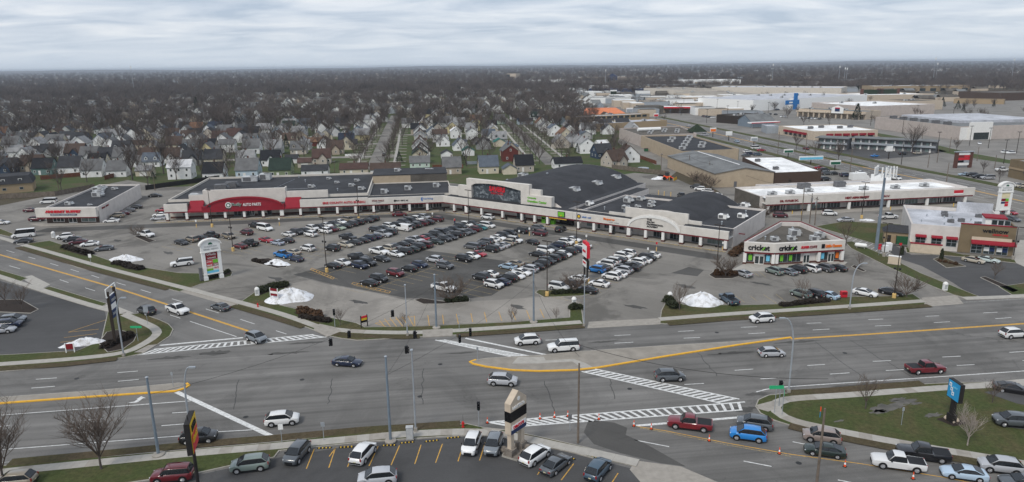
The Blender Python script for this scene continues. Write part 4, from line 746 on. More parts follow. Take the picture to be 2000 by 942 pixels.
def awning(u0, u1, z0, z1, d=.8):
    MB().add([(u0, -.02, z1), (u1, -.02, z1), (u1, -d, z0 + .25), (u0, -d, z0 + .25), (u0, -d, z0), (u1, -d, z0), (u0, -.02, z0), (u1, -.02, z0)], [(0, 3, 2, 1), (3, 4, 5, 2), (0, 6, 4, 3), (1, 2, 5, 7), (4, 6, 7, 5)]).obj('awning', M_['red_awning'], cl)
for k, u in enumerate((1.3, wl * .22, wl * .37)): window(cl, u, u + 2.3, 1.2, 3.4, -.02, 2, 2); awning(u - .1, u + 2.4, 3.2, 3.8)
MB().box(fu + 2.6, wl - .3, -.62, -.505, 3.5, 4.4).obj('wood_panel', M_['beige_trim'], cl)
b = MB(); b.add([(fu + 2.5, -.5, 3.7), (wl + .6, -.5, 3.7), (wl + .6, -1.8, 3.0), (fu + 2.5, -1.8, 3.0), (fu + 2.5, -1.8, 2.75), (wl + .6, -1.8, 2.75)], [(0, 3, 2, 1), (3, 4, 5, 2)]); b.obj('front_awning', M_['red_awning'], cl)
for k in range(3): u = fu + 2.7 + k * (wl - fu - 3.2) / 3; window(cl, u, u + 2.4, .2, 2.9, -.52, 2, 3)
for k in (1, 2): u = fu + 2.7 + k * (wl - fu - 3.2) / 3; MB().box(u + .1, u + 1.2, -.62, -.58, 1.0, 2.0).obj('window_poster', M_['sign_white'], cl); MB().box(u + 1.25, u + 2.3, -.62, -.58, 1.0, 2.0).obj('window_poster', M_['sign_navy'], cl)
text('sign_letters', 'wellnow', 5.4, 1.1, (fu + 4.6, -.52, 5.6), 0, 'letter_black', cl, .12, 0, .02); text('sign_letters', 'URGENT CARE', 3.2, .42, (fu + 6.8, -.52, 5.0), 0, 'sign_red', cl, .1, 0, .03)
for x, y in ((wl * .45, 10), (wl * .44, 21), (wl * .43, 18), (wl * .57, 12), (wl * .80, 20), (wl * .72, 9)): hvac(cl, x, y, 5.51, 1.5, 1.5, .7, 'dark_unit', False); 
for x, y in ((3, 8), (5, 16), (8, 6), (9, 15), (11, 16), (15, 14)): vent(cl, x, y, 5.5, .2, .4)
MB().box(-.1, wl * .30, -5.2, -4.8, 0, 2.4).box(-.1, .3, -4.78, -.1, 0, 2.4).obj('bin_enclosure', M_['beige_trim'], cl); MB().box(-.2, wl * .31, -5.3, -4.7, 2.4, 2.65).obj('bin_coping', M_['red_awning'], cl)
# ---------------------------------------------------------------- white-roofed market strip
m0, m1 = P(1500, 417), P(1885, 398); ma = atan2(m1[1] - m0[1], m1[0] - m0[0]); ml = hypot(m1[0] - m0[0], m1[1] - m0[1])
mk = thing('market_strip', 'long strip of shops with white roof and red band beside the boulevard', 'shops', m0 + (0,), ma)
b = MB(); q = shell(b, rect(-2, ml + 2, 2.2, 19), 5.4, .3, .9); b.obj('wall', M_['side_block'], mk); MB().sheet(q, 4.5).obj('roof', M_['white_roof'], mk); MB().box(-2.05, -2.01, 2.2, 18.9, 0, 5.2).obj('end_wall', M_['gravel_roof'], mk)
MB().box(-1.2, ml + 2.5, -.6, .2, 3.0, 5.5).obj('fascia', M_['fascia'], mk); MB().box(-1.1, ml + 2, -.55, .15, 2.6, 2.998).obj('red_band', M_['red_trim'], mk); MB().box(-1.2, ml + 2.3, .2, 2.2, 3.0, 3.2).obj('canopy_ceiling', M_['white_trim'], mk); MB().box(-1.2, ml + 2.3, .2, 2.19, 4.9, 5.1).obj('canopy_roof', M_['white_roof'], mk)
for i in range(6): o = MB().box(-.8 + i * 14.4, .1 + i * 14.4, -.4, .1, .14, 2.59).obj('pillar', M_['white_trim'], mk)
for i in range(5):
    for j in range(2): window(mk, .5 + i * 14.4 + j * 7.2, .5 + i * 14.4 + j * 7.2 + 4.7, .4, 2.55, 2.1, 4, 1, 'pale_glass' if (i + j) % 3 == 1 else 'store_glass')
    door(mk, i * 14.4 + 5.5, i * 14.4 + 7.1, 2.4, 2.08)
MB().box(-1.5, ml + 1.5, 2.0, 2.19, .14, .42).obj('brick_skirt', M_['brick'], mk)
text('sign_letters', 'DR. CUTLER DC.', 6.5, .7, (3.5, -.62, 3.6), 0, 'sign_maroon', mk, .12, 0, .04); text('sign_letters', 'NEXT ASIAN MARKET', 8.6, .75, (26.5, -.62, 3.65), 0, 'sign_maroon', mk, .12, 0, .05); glyphs(mk, 39.5, 7, .46, 3.7, .65, -.62, 'sign_maroon'); s_ = MB().box(ml - 5.5, ml - 2, -.72, -.6, 3.9, 4.9).obj('sign_board', M_['sign_red'], mk); MB().box(ml - 5.5, ml - 2, -.72, -.6, 3.4, 3.88).obj('sign_board', M_['sign_white'], mk)
for x, y in ((5, 7), (12, 8), (20, 10), (40, 9), (52, 9), (64, 10)): hvac(mk, x, y, 4.51, 2.6, 1.8, 1.1, 'steel_unit')
hvac(mk, 22, 16, 4.51, 4, 2.2, 1.8, 'dark_unit'); hvac(mk, 36, 16.5, 4.51, 3.5, 2.2, 1.8, 'dark_unit')
b = MB(); b.box(ml - 22, ml - 14, 19.1, 19.4, 4, 8.0); b.obj('billboard_frame', M_['white_panel'], mk); block(mk, rect(10, ml - 10, 19.3, 27), 4.6, 'side_block', 'pale_roof', .3, .4)
# ---------------------------------------------------------------- commercial buildings further back
def boxed(name, label, cat, fl, fr, depth, h, wall, roof, units=0, deep=.6, group=None):
    a, c = P(*fl), P(*fr); an = atan2(c[1] - a[1], c[0] - a[0]); L_ = hypot(c[0] - a[0], c[1] - a[1])
    t = thing(name, label, cat, a + (0,), an, group); block(t, rect(0, L_, 0, depth), h, wall, roof, .4, deep)
    for i in range(units): hvac(t, L_ * (.12 + .76 * ((i * .618) % 1)), depth * (.15 + .7 * ((i * .37 + .2) % 1)), h - deep + .01, 3.0, 2.4, 1.6)
    return t, L_
def poly(name, label, cat, pts, h, wall, roof, deep=.6):
    t = thing(name, label, cat, (pts[0][0], pts[0][1], 0)); block(t, [(p_[0] - pts[0][0], p_[1] - pts[0][1]) for p_ in pts], h, wall, roof, .4, deep); return t
# metal shed with a low ridge
sh = thing('metal_shed', 'long tan metal shed with grey ridged roof behind the plaza', 'warehouse', (79.1, 266, 0), radians(96.5))
b = MB(); b.box(0, 55, -24, 0, 0, 5.6); vb = [(0, 0, 5.6), (0, -24, 5.6), (0, -12, 7.6), (55, 0, 5.6), (55, -24, 5.6), (55, -12, 7.6)]; b.add(vb, [(0, 2, 1), (3, 4, 5)]); b.obj('wall', M_['tan_metal'], sh)
b = MB(); b.panel([(-.4, .4, 5.6), (-.4, -12, 7.64), (55.4, -12, 7.64), (55.4, .4, 5.6)][::-1], .18); b.panel([(-.4, -24.4, 5.6), (-.4, -12, 7.64), (55.4, -12, 7.64), (55.4, -24.4, 5.6)], .18); b.obj('roof', M_['grey_roof'], sh); MB().box(6, 50, -12.6, -12.1, 7.83, 7.95).obj('ridge_flashing', M_['white_roof'], sh); MB().box(-.05, -.01, -9, -7.8, 0, 2.2).obj('door', M_['dark_unit'], sh)
wb = poly('white_roofed_shop', 'brown brick shop with bright white flat roof behind market strip', 'store', [(103.2, 268.5), (123.0, 272), (124, 316), (106, 316)], 5.2, 'brown_brick', 'white_roof', .25); hvac(wb, 4, 10, 4.96, 2, 1.6, 1.1, 'dark_unit'); hvac(wb, 5, 34, 4.96, 2, 1.6, 1.1, 'dark_unit'); MB().box(6, 7.1, -.05 + 1.0, 1.06, 0, 2.2).obj('door', M_['bronze_steel'], wb)
dr = poly('dark_roofed_store', 'tan block store with black flat roof dotted with rooftop units', 'store', [(80.8, 327), (110, 334), (104, 405), (75.7, 404)], 6.8, 'tan_metal', 'black_roof')
for i in range(9): hvac(dr, 3 + 18 * ((i * .618) % 1), 12 + i * 6.6, 6.21, 3, 2.2, 1.5)
MB().box(27.5, 29.5, 7.5, 9, 0, 6.2).obj('green_corner', M_['green_dumpster'], dr)
gr = poly('grey_rear_store', 'grey tan warehouse store with white tank on its roof beyond dark roofed store', 'store', [(76, 409), (111, 416), (114, 470), (71, 456)], 6.5, 'pink_block', 'gravel_roof')
b = MB(); b.tube((4, 30, 7.0), (19, 34, 7.0), 1.1, 1.1, 10); b.obj('roof_tank', M_['white_panel'], gr)
for i in range(7): hvac(gr, 8 + i * 3.5, 12 + (i * 13) % 30, 5.91, 2.5, 2, 1.4)
b = MB(); b.add([(34, 14, 6.5), (44, 16, 6.5), (43, 26, 6.5), (33, 24, 6.5), (38.5, 20, 11)], [(0, 1, 4), (1, 2, 4), (2, 3, 4), (3, 0, 4)]); b.obj('pyramid_roof', M_['needles'], gr)
cb = poly('red_awning_store', 'cream store with white roof and a line of red awnings beyond the boulevard', 'store', [(187.5, 430), (229, 434), (225, 476), (181, 471)], 5.6, 'sandstone', 'white_roof', .3)
def wall_items(t, a, c, items):
    """parts set against the wall running a -> c: (u0, u1, z0, z1, proud, mat, name)"""
    an = atan2(c[1] - a[1], c[0] - a[0])
    for u0, u1, z0, z1, d, mt, nm in items:
        q = [rot2(p_, an) for p_ in ((u0, -d), (u1, -d), (u1, .02), (u0, .02))]; MB().prism([(a[0] + x, a[1] + y) for x, y in q], z0, z1, bottom=True).obj(nm, M_[mt], t)
wall_items(cb, (0, 0), (41.5, 4), [(8 + i * 5.4, 12 + i * 5.4, 2.6, 3.9, 1.2, 'red_awning', 'awning') for i in range(6)] + [(8.4 + i * 5.4, 11.6 + i * 5.4, .8, 2.55, .06, 'store_glass', 'window') for i in range(6)])
wall_items(cb, (-6.5, 41), (0, 0), [(8 + i * 5.4, 12 + i * 5.4, 2.6, 3.9, 1.2, 'red_awning', 'awning') for i in range(5)] + [(8.4 + i * 5.4, 11.6 + i * 5.4, .8, 2.55, .06, 'store_glass', 'window') for i in range(5)])
for i in range(4): hvac(cb, 6 + i * 9.5, 20 + (i % 2) * 6, 5.31, 3, 2, 1.5, 'dark_unit')
# two-storey motel
mo = thing('motel', 'two storey grey motel with outside galleries beside the boulevard', 'motel', (172, 388, 0), radians(-37))
def storey(x0, x1, y0, y1, n):
    b = MB(); b.box(x0, x1, y0, y1, 0, 6.0); b.obj('wall', M_['dark_unit'], mo); MB().box(x0 - 1.6, x1 + .6, y0 - 1.6, y1 + .6, 6.0, 6.35).obj('roof', M_['grey_roof'], mo); MB().box(x0 - 1.5, x1 + .2, y0 - 1.5, y0 - .01, 2.9, 3.1).obj('gallery', M_['galvanised'], mo); MB().box(x0 - 1.5, x1, y0 - 1.5, y0 - 1.42, 3.1, 4.0).obj('railing', M_['galvanised'], mo)
    for i in range(n):
        u = x0 + 1 + i * (x1 - x0 - 1.5) / n
        for z in (.7, 3.9): MB().box(u, u + 1.5, y0 - .06, y0 - .01, z, z + 1.4).obj('window', M_['pale_glass'], mo); MB().box(u + 1.8, u + 2.6, y0 - .06, y0 - .01, z - .6, z + 1.5).obj('door', M_['white_trim'], mo)
storey(0, 15, 0, 11, 4); storey(17, 56, 8, 17, 9)
# big pale store at the right
A_, B_, C_ = P(1708, 251), P(1872, 274), P(2090, 267); D_ = (A_[0] + C_[0] - B_[0], A_[1] + C_[1] - B_[1])
ps = poly('pale_department_store', 'big pale tan store with square white entrance portal at right', 'store', [A_, B_, C_, D_], 8.2, 'pink_block', 'grey_roof', 1.0)
aB = (B_[0] - A_[0], B_[1] - A_[1]); aC = (C_[0] - A_[0], C_[1] - A_[1])
wall_items(ps, aB, aC, [(6, 21, 0, 10.6, 1.6, 'white_trim', 'portal'), (8.5, 19, .2, 4.4, 1.7, 'store_glass', 'entrance_glass'), (.2, 6, 0, 7.6, .25, 'white_trim', 'corner_bay')])
for i in range(6): hvac(ps, aB[0] * (.15 + .13 * i) + 9, aB[1] * (.15 + .13 * i) + 8, 7.21, 4, 3, 2, 'dark_unit')
MB().prism([(aB[0] * t_ + 22 + s_, aB[1] * t_ + 26 + s_ * .1) for t_, s_ in ((.2, 0), (.9, 0), (.9, 60), (.2, 60))], 7.2, 8.9).obj('raised_roof', M_['pale_roof'], ps)
far = [
 ('mall_anchor_store', 'grey white mall anchor with tall blue corner sign', 'mall', (1550, 214), (1692, 205), 95, 11, 'white_panel', 'pale_roof', 8),
 ('mall_wing', 'long tan mall wing with brick base left of the blue sign', 'mall', (1316, 189), (1425, 202), 70, 8, 'mall_wall', 'tan_roof', 6),
 ('white_arcaded_store', 'bright white store with arcade above the tan mall wing', 'mall', (1333, 172), (1446, 171), 60, 15, 'white_panel', 'white_roof', 0),
 ('mall_main_block', 'very long cream mall block behind the blue sign', 'mall', (1389, 186), (1642, 189), 70, 12, 'mall_wall', 'pale_roof', 10),
 ('mall_west_anchor', 'cream anchor store at the left end of the mall', 'mall', (1257, 185), (1318, 189), 70, 10, 'mall_wall', 'tan_roof', 3),
 ('scalloped_store', 'brown brick store with white scalloped roof far behind mall', 'store', (1276, 168), (1338, 167), 60, 11, 'brown_brick', 'white_roof', 0),
 ('blue_front_strip', 'low strip of shops with dark blue fronts and white arches', 'shops', (1150, 180), (1252, 181), 25, 6, 'sign_navy', 'pale_roof', 0),
 ('distant_outlet_plaza', 'long distant sand coloured plaza with blue gable below the far woods', 'shops', (1134, 157), (1265, 157), 60, 10, 'sandstone', 'white_roof', 0),
 ('distant_big_box', 'distant white big box store left of the outlet plaza', 'store', (1040, 164), (1128, 163), 60, 9, 'white_panel', 'white_roof', 0),
 ('distant_brown_mart', 'distant flat brown store with long canopy beyond the boulevard bend', 'store', (1036, 170), (1092, 170), 40, 7, 'brown_stucco', 'grey_roof', 0),
 ('distant_office_block', 'distant tan office block with dark window end', 'office', (990, 158), (1008, 158), 30, 22, 'sandstone', 'grey_roof', 0),
 ('red_roofed_diner', 'small distant shop with bright red roof right of office block', 'restaurant', (981, 173), (1000, 173), 16, 6, 'sandstone', 'orange_roof', 0),
 ('orange_roofed_shop', 'small distant shop with orange roof left of office block', 'restaurant', (926, 166), (944, 166), 20, 6, 'sandstone', 'orange_roof', 0),
 ('brick_garage', 'red brick shop with white roof left of the orange roofed restaurant', 'store', (1103, 235), (1139, 235), 20, 7, 'brick', 'white_roof', 1),
 ('white_workshop', 'white workshop with dark windows behind the brick shop', 'store', (1103, 221), (1142, 220), 22, 6, 'white_panel', 'white_roof', 2),
 ('pink_discount_store', 'pinkish block discount store with white roof right of dark pine', 'store', (1690, 228), (1824, 223), 70, 9, 'pink_block', 'white_roof', 3),
 ('portico_strip', 'low cream shop strip with square columns below the blue sign', 'shops', (1559, 227), (1690, 234), 26, 6.5, 'sandstone', 'grey_roof', 3),
 ('brown_shopping_strip', 'long brown brick shopping strip behind the far full car park', 'shops', (1706, 180), (1893, 178), 40, 9, 'tan_brick', 'pale_roof', 6),
 ('brick_condos', 'row of red brick houses at the far right below the woods', 'flats', (1902, 166), (2020, 164), 30, 9, 'brick', 'gravel_roof', 0),
 ('dark_office_block', 'dark brown flat topped block at the far right edge', 'office', (1954, 197), (2060, 194), 60, 9, 'brown_brick', 'gravel_roof', 0),
 ('low_hip_motel', 'long low tan building with dark roof left of the dark block', 'motel', (1862, 202), (1960, 204), 18, 5, 'tan_brick', 'black_roof', 0),
 ('black_restaurant', 'dark restaurant with pale square pillars beside the mall car park', 'restaurant', (1441, 243), (1492, 239), 22, 6.5, 'bronze_steel', 'gravel_roof', 2),
 ('pale_blue_shop', 'small pale blue block shop left of the red awning store', 'store', (1497, 261), (1521, 261), 16, 5, 'galvanised', 'pale_roof', 0),
 ('right_edge_store', 'brown banded store cut off by the right edge', 'store', (1968, 346), (2100, 376), 40, 7.5, 'brown_stucco', 'galvanised', 1),
 ('white_roofed_mall_rear', 'low mall rear wing with broad white roof and green squares', 'mall', (1690, 199), (1816, 197), 60, 8, 'sandstone', 'white_roof', 5),
 ('cream_warehouse', 'cream warehouse with white roof behind mall rear wing', 'store', (1776, 216), (1840, 214), 40, 9, 'sandstone', 'gravel_roof', 2),
 ('tan_gallery_shops', 'tan shops with a long row of dark upper windows', 'shops', (1122, 248), (1268, 240), 14, 7.5, 'tan_brick', 'pale_roof', 0),
 ('yellow_tan_store', 'long low yellow tan store in front of the gallery shops', 'store', (1152, 258), (1302, 249), 20, 5.5, 'tan_brick', 'pale_roof', 4)]
FB = {}
for f_ in far: FB[f_[0]] = boxed(*f_[:9], units=f_[9])
t, L_ = FB['tan_gallery_shops']
for i in range(11): MB().box(L_ * (.10 + .08 * i), L_ * (.10 + .08 * i) + 4.2, -.1, -.02, 5.2, 6.9).obj('window', M_['store_glass'], t)
t, L_ = FB['mall_anchor_store']; 
b = MB(); b.box(-1.5, 3.5, -1.2, -.02, 0, 16.5); b.box(-14, 6.5, -1.15, -.05, 5.2, 9.6); b.obj('blue_sign', M_['mall_blue'], t); MB().box(-9.5, -4, -1.3, -1.16, 6.6, 8.1).obj('sign_text_bar', M_['sign_white'], t)
a = MB(); a.box(-55, -.02, 6, 80, 0, 11); a.obj('west_wing', M_['white_panel'], t); MB().box(-54.5, -.5, 6.5, 79.5, 11, 11.05).obj('wing_roof', M_['pale_roof'], t)
t, L_ = FB['white_arcaded_store']
for i in range(6): MB().box(L_ * (.05 + .16 * i), L_ * (.05 + .16 * i) + L_ * .12, -.1, -.02, 6, 11).obj('arch_bay', M_['tan_metal'], t)
t, L_ = FB['portico_strip']
for i in range(12): MB().box(L_ * i / 12 + 1, L_ * i / 12 + 2.2, -4, -3, 0, 4.2).obj('column', M_['sandstone'], t)
MB().box(0, L_, -4.5, -.02, 4.2, 5.2).obj('portico_roof', M_['sandstone'], t); b = MB(); vp(b, [(L_ * .55, 4.5), (L_ * .72, 4.5), (L_ * .72, 9), (L_ * .635, 11), (L_ * .55, 9)], -5.2, -4.6); b.obj('entrance_gable', M_['white_panel'], t); MB().box(L_ * .60, L_ * .67, -5.35, -5.22, 6, 8.5).obj('sign_board', M_['sign_navy'], t); MB().box(L_ * .60, L_ * .67, -5.35, -5.22, 8.52, 9.3).obj('sign_board', M_['sign_red'], t)
t, L_ = FB['mall_wing']; MB().box(0, L_, -.3, -.02, 0, 4.5).obj('brick_base', M_['tan_brick'], t); MB().box(L_ - 22, L_ - 2, -1.5, -.32, 1, 5.5).obj('red_front', M_['sign_red'], t)
t, L_ = FB['black_restaurant']
for i in range(5): MB().box(L_ * (.1 + .2 * i), L_ * (.1 + .2 * i) + 1.6, -.8, -.02, 0, 5).obj('pillar', M_['sandstone'], t)
t, L_ = FB['brown_shopping_strip']
for i in range(9): MB().box(L_ * (.04 + .11 * i), L_ * (.04 + .11 * i) + L_ * .06, -.4, -.02, .5, 5).obj('shop_window', M_['store_glass'], t)
t, L_ = FB['white_roofed_mall_rear']
for u in (.18, .44): MB().box(L_ * u, L_ * u + 22, 30, 31, 7.4, 13).obj('green_square', M_['needles'], t); MB().box(L_ * u - 4, L_ * u - .02, 30, 31, 7.4, 14).obj('brick_pier', M_['brick'], t); MB().box(L_ * u + 22.02, L_ * u + 26, 30, 31, 7.4, 14).obj('brick_pier', M_['brick'], t)
t, L_ = FB['distant_outlet_plaza']; b = MB(); vp(b, [(L_ * .42, 0), (L_ * .56, 0), (L_ * .56, 12), (L_ * .49, 20), (L_ * .42, 12)], -3, -.1); b.obj('blue_gable', M_['sign_navy'], t)
t, L_ = FB['right_edge_store']; MB().box(9, 22, -.3, -.02, 2.8, 7).obj('sign_panel', M_['sign_navy'], t); MB().box(10, 21, -.42, -.31, 3.2, 5.2).obj('sign_face', M_['sign_white'], t); MB().box(-.05, L_, -.2, -.02, 3.6, 4.4).obj('tan_band', M_['tan_brick'], t)
t, L_ = FB['distant_office_block']; MB().box(-.2, L_ * .34, -.2, -.02, 1, 20).obj('dark_glass_end', M_['store_glass'], t)
# orange hipped restaurant
a, c = P(1141, 234), P(1222, 233); orr = thing('orange_roofed_restaurant', 'restaurant with broad orange hipped roof beyond the houses', 'restaurant', a + (0,), atan2(c[1] - a[1], c[0] - a[0])); L_ = hypot(c[0] - a[0], c[1] - a[1])
MB().box(0, L_, 0, 24, 0, 4.5).obj('wall', M_['brick'], orr); b = MB(); b.add([(-1, -1, 4.5), (L_ + 1, -1, 4.5), (L_ + 1, 25, 4.5), (-1, 25, 4.5), (4, 9, 9.3), (L_ - 7, 9, 9.3), (L_ - 7, 15, 9.3), (4, 15, 9.3)], [(0, 1, 5, 4), (1, 2, 6, 5), (2, 3, 7, 6), (3, 0, 4, 7), (4, 5, 6, 7), (3, 2, 1, 0)]); b.obj('roof', M_['orange_roof'], orr)
# blue gabled store
a, c = P(1466, 249), P(1512, 247); gb = thing('blue_gabled_store', 'blue grey gabled store with red white canopy beside the boulevard', 'store', a + (0,), atan2(c[1] - a[1], c[0] - a[0])); L_ = hypot(c[0] - a[0], c[1] - a[1])
b = MB(); b.box(0, L_, 0, 16, 0, 4.5); b.add([(L_, 0, 4.5), (L_, 16, 4.5), (L_, 8, 9), (0, 0, 4.5), (0, 16, 4.5), (0, 8, 9)], [(0, 1, 2), (3, 5, 4)]); b.obj('wall', M_['blue_grey_steel'], gb); b = MB(); b.panel([(-.5, -.6, 4.2), (L_ + .5, -.6, 4.2), (L_ + .5, 8, 9.05), (-.5, 8, 9.05)], .15); b.panel([(-.5, 8, 9.05), (L_ + .5, 8, 9.05), (L_ + .5, 16.6, 4.2), (-.5, 16.6, 4.2)], .15); b.obj('roof', M_['grey_roof'], gb)
MB().box(-6, L_ * .9, -9, -4, 3.6, 4.4).obj('fuel_canopy', M_['sign_white'], gb); MB().box(-6.1, L_ * .9 + .1, -9.1, -9.01, 3.7, 4.2).obj('canopy_band', M_['sign_red'], gb); MB().box(-4, -3.5, -7, -6.5, 0, 3.6).box(8, 8.5, -7, -6.5, 0, 3.6).obj('canopy_post', M_['galvanised'], gb)
# fuel station canopy by the mall
a, c = P(1296, 222), P(1360, 222); gs = thing('fuel_station_canopy', 'wide red edged fuel station canopy beside the boulevard', 'canopy', a + (0,), atan2(c[1] - a[1], c[0] - a[0])); L_ = hypot(c[0] - a[0], c[1] - a[1])
MB().box(0, L_, 0, 14, 5, 6.3).obj('canopy', M_['sign_red'], gs); MB().box(.3, L_ - .3, .3, 13.7, 6.3, 6.5).obj('canopy_top', M_['white_panel'], gs)
for u in (.2, .5, .8): MB().box(L_ * u, L_ * u + .8, 5, 5.8, 0, 5).obj('post', M_['galvanised'], gs)
MB().box(2, L_ - 4, 14.2, 24, 0, 4.6).obj('kiosk', M_['sandstone'], gs)
# mansard flats, far left
a, c = P(-70, 385), P(66, 374); fl = thing('mansard_flats', 'cream brick flats with black mansard roof at the left edge', 'flats', a + (0,), atan2(c[1] - a[1], c[0] - a[0])); L_ = hypot(c[0] - a[0], c[1] - a[1])
MB().box(0, L_, 0, 13, 0, 3.6).obj('wall', M_['tan_brick'], fl); b = MB(); b.add([(-.4, -.4, 3.6), (L_ + .4, -.4, 3.6), (L_ + .4, 13.4, 3.6), (-.4, 13.4, 3.6), (.8, .8, 6.6), (L_ - .8, .8, 6.6), (L_ - .8, 12.2, 6.6), (.8, 12.2, 6.6)], [(0, 1, 5, 4), (1, 2, 6, 5), (2, 3, 7, 6), (3, 0, 4, 7), (4, 5, 6, 7), (3, 2, 1, 0)]); b.obj('roof', M_['black_roof'], fl)
for u in (.3, .55, .8): window(fl, L_ * u, L_ * u + 1.3, 4.3, 5.6, .15, 1, 1, 'store_glass', 'white_trim', .16, 'dormer'); window(fl, L_ * u, L_ * u + 1.3, 1.2, 2.2, -.02, 1)
# tower compound
tw = P(1711, 487); tower = thing('cell_tower', 'tall grey monopole phone tower crowned with white antenna panels', 'tower', tw + (0,)); tower.scale = (.88, .88, .875)
MB().tube((0, 0, 0), (0, 0, 22.5), .50, .30, 14).obj('pole', M_['blue_grey_steel'], tower, smooth=True)
b = MB()
for k in range(3):
    for z in (22.0, 24.0):
        a = 2 * pi * k / 3 + .3; p_ = (2.2 * cos(a), 2.2 * sin(a), z); b.tube((0, 0, z), p_, .07); d = (-sin(a), cos(a)); b.tube((p_[0] - d[0] * 1.7, p_[1] - d[1] * 1.7, z), (p_[0] + d[0] * 1.7, p_[1] + d[1] * 1.7, z), .06)
b.tube((0, 0, 22), (0, 0, 24.6), .3, .25, 8); b.obj('platform', M_['galvanised'], tower)
for k in range(3):
    a = 2 * pi * k / 3 + .3; d = (-sin(a), cos(a))
    for j in (-1.5, -.5, .5, 1.5): c = (2.4 * cos(a) + d[0] * j, 2.4 * sin(a) + d[1] * j); MB().cbox(c, .22, .38, 21.6, 24.6 - .3 * (j > 0), a).obj('antenna', M_['white_panel'], tower)
for x, y, s_ in ((2.4, -1.2, 1.0), (1.0, -2.6, .85)):
    p_ = (tw[0] + x, tw[1] + y); c = thing('equipment_cabinet', 'white equipment cabinet at the foot of the phone tower, %s' % ('the larger one' if s_ == 1 else 'the smaller one'), 'cabinet', p_ + (0,)); MB().box(-.7 * s_, .7 * s_, -.6, .6, .1, 2.0 * s_).obj('case', M_['white_panel'], c); MB().box(-.8 * s_, .8 * s_, -.7, .7, 0, .1).obj('plinth', M_['concrete'], c); MB().box(-.6 * s_, .6 * s_, -.64, -.61, .25, 1.85 * s_).obj('door', M_['sign_white'], c)
c = thing('gas_tank', 'white horizontal gas tank beside the phone tower', 'tank', (tw[0] - 3.6, tw[1] + .8, 0), radians(-35)); MB().lathe([(.05, -1.5), (.45, -1.35), (.55, -1.0), (.55, 1.0), (.45, 1.35), (.05, 1.5)], n=14).obj('shell', M_['white_panel'], c, (0, 0, .9), smooth=True).rotation_euler = (0, pi / 2, 0); MB().box(-1, -.8, -.3, .3, 0, .45).box(.8, 1, -.3, .3, 0, .45).obj('saddle', M_['concrete'], c)
c = thing('equipment_hut', 'small tan hut with dark hipped roof by the phone tower', 'hut', P(1752, 472) + (0,), radians(-25)); MB().box(-3.4, 3.4, -2.2, 2.2, 0, 3.0).obj('wall', M_['tan_brick'], c); MB().add([(-3.8, -2.6, 3), (3.8, -2.6, 3), (3.8, 2.6, 3), (-3.8, 2.6, 3), (-2.2, 0, 4.6), (2.2, 0, 4.6)], [(0, 1, 5, 4), (1, 2, 5), (2, 3, 4, 5), (3, 0, 4), (3, 2, 1, 0)]).obj('roof', M_['black_roof'], c); MB().box(-2.6, -1.7, -2.25, -2.21, 0, 2.1).obj('door', M_['bronze_steel'], c)
c = thing('bin_screen', 'dark green slatted screen beside the tan hut', 'fence', P(1768, 478) + (0,), radians(-20)); MB().box(-2.2, 2.2, -.1, .1, 0, 2.2).obj('panel', M_['green_dumpster'], c); MB().box(2.1, 2.2, .1, 4, 0, 2.2).obj('side_panel', M_['green_dumpster'], c); MB().box(-2.3, -2.2, -.15, .15, 0, 2.4).obj('post', M_['dark_steel'], c)
# ================================================================ vehicles
PAINT = dict(black=(.012, .012, .014), darkgray=(.030, .032, .036), gray=(.10, .105, .115), silver=(.40, .41, .43), white=(.74, .74, .73), tan=(.26, .22, .165), beige=(.40, .36, .29), maroon=(.085, .010, .018), darkred=(.13, .010, .016), red=(.33, .016, .030), navy=(.014, .022, .052), blue=(.014, .19, .52), lightblue=(.33, .44, .54), silverblue=(.33, .37, .44), teal=(.010, .14, .15), darkgreen=(.012, .022, .018), palegreen=(.30, .36, .27), steel=(.17, .19, .21), slate=(.05, .085, .12), sage=(.17, .21, .19), rose=(.29, .235, .21), paleblue=(.36, .46, .56), gunmetal=(.085, .095, .105), pickupred=(.17, .010, .018), icegreen=(.52, .60, .58))
def loft(b, secs, mi=0, capends=True):
    n = len(secs[0]); o = len(b.v); fs = []
    for s_ in secs: b.v += [tuple(p_) for p_ in s_]
    for k in range(len(secs) - 1):
        for i in range(n): fs.append((o + k * n + i, o + k * n + (i + 1) % n, o + (k + 1) * n + (i + 1) % n, o + (k + 1) * n + i))
    if capends: fs += [tuple(o + i for i in range(n - 1, -1, -1)), tuple(o + (len(secs) - 1) * n + i for i in range(n))]
    b.f += fs; b.m += [mi] * len(fs)
def body_sec(x, w, zb, zt, top=.90, r=.07):
    zm = zb + (zt - zb) * .55
    h = [(w * .90, zb), (w * .985, zb + .10), (w, zm), (w * .985, zt - r), (w * top, zt)]
    return [(x, y, z) for y, z in h] + [(x, -y, z) for y, z in h[::-1]]
def gh_sec(x, wb, zb, wt, zt):
    h = [(wb, zb), (wb * .35 + wt * .65, zb + (zt - zb) * .72), (wt, zt - .06), (wt * .86, zt)]
    return [(x, y, z) for y, z in h] + [(x, -y, z) for y, z in h[::-1]]
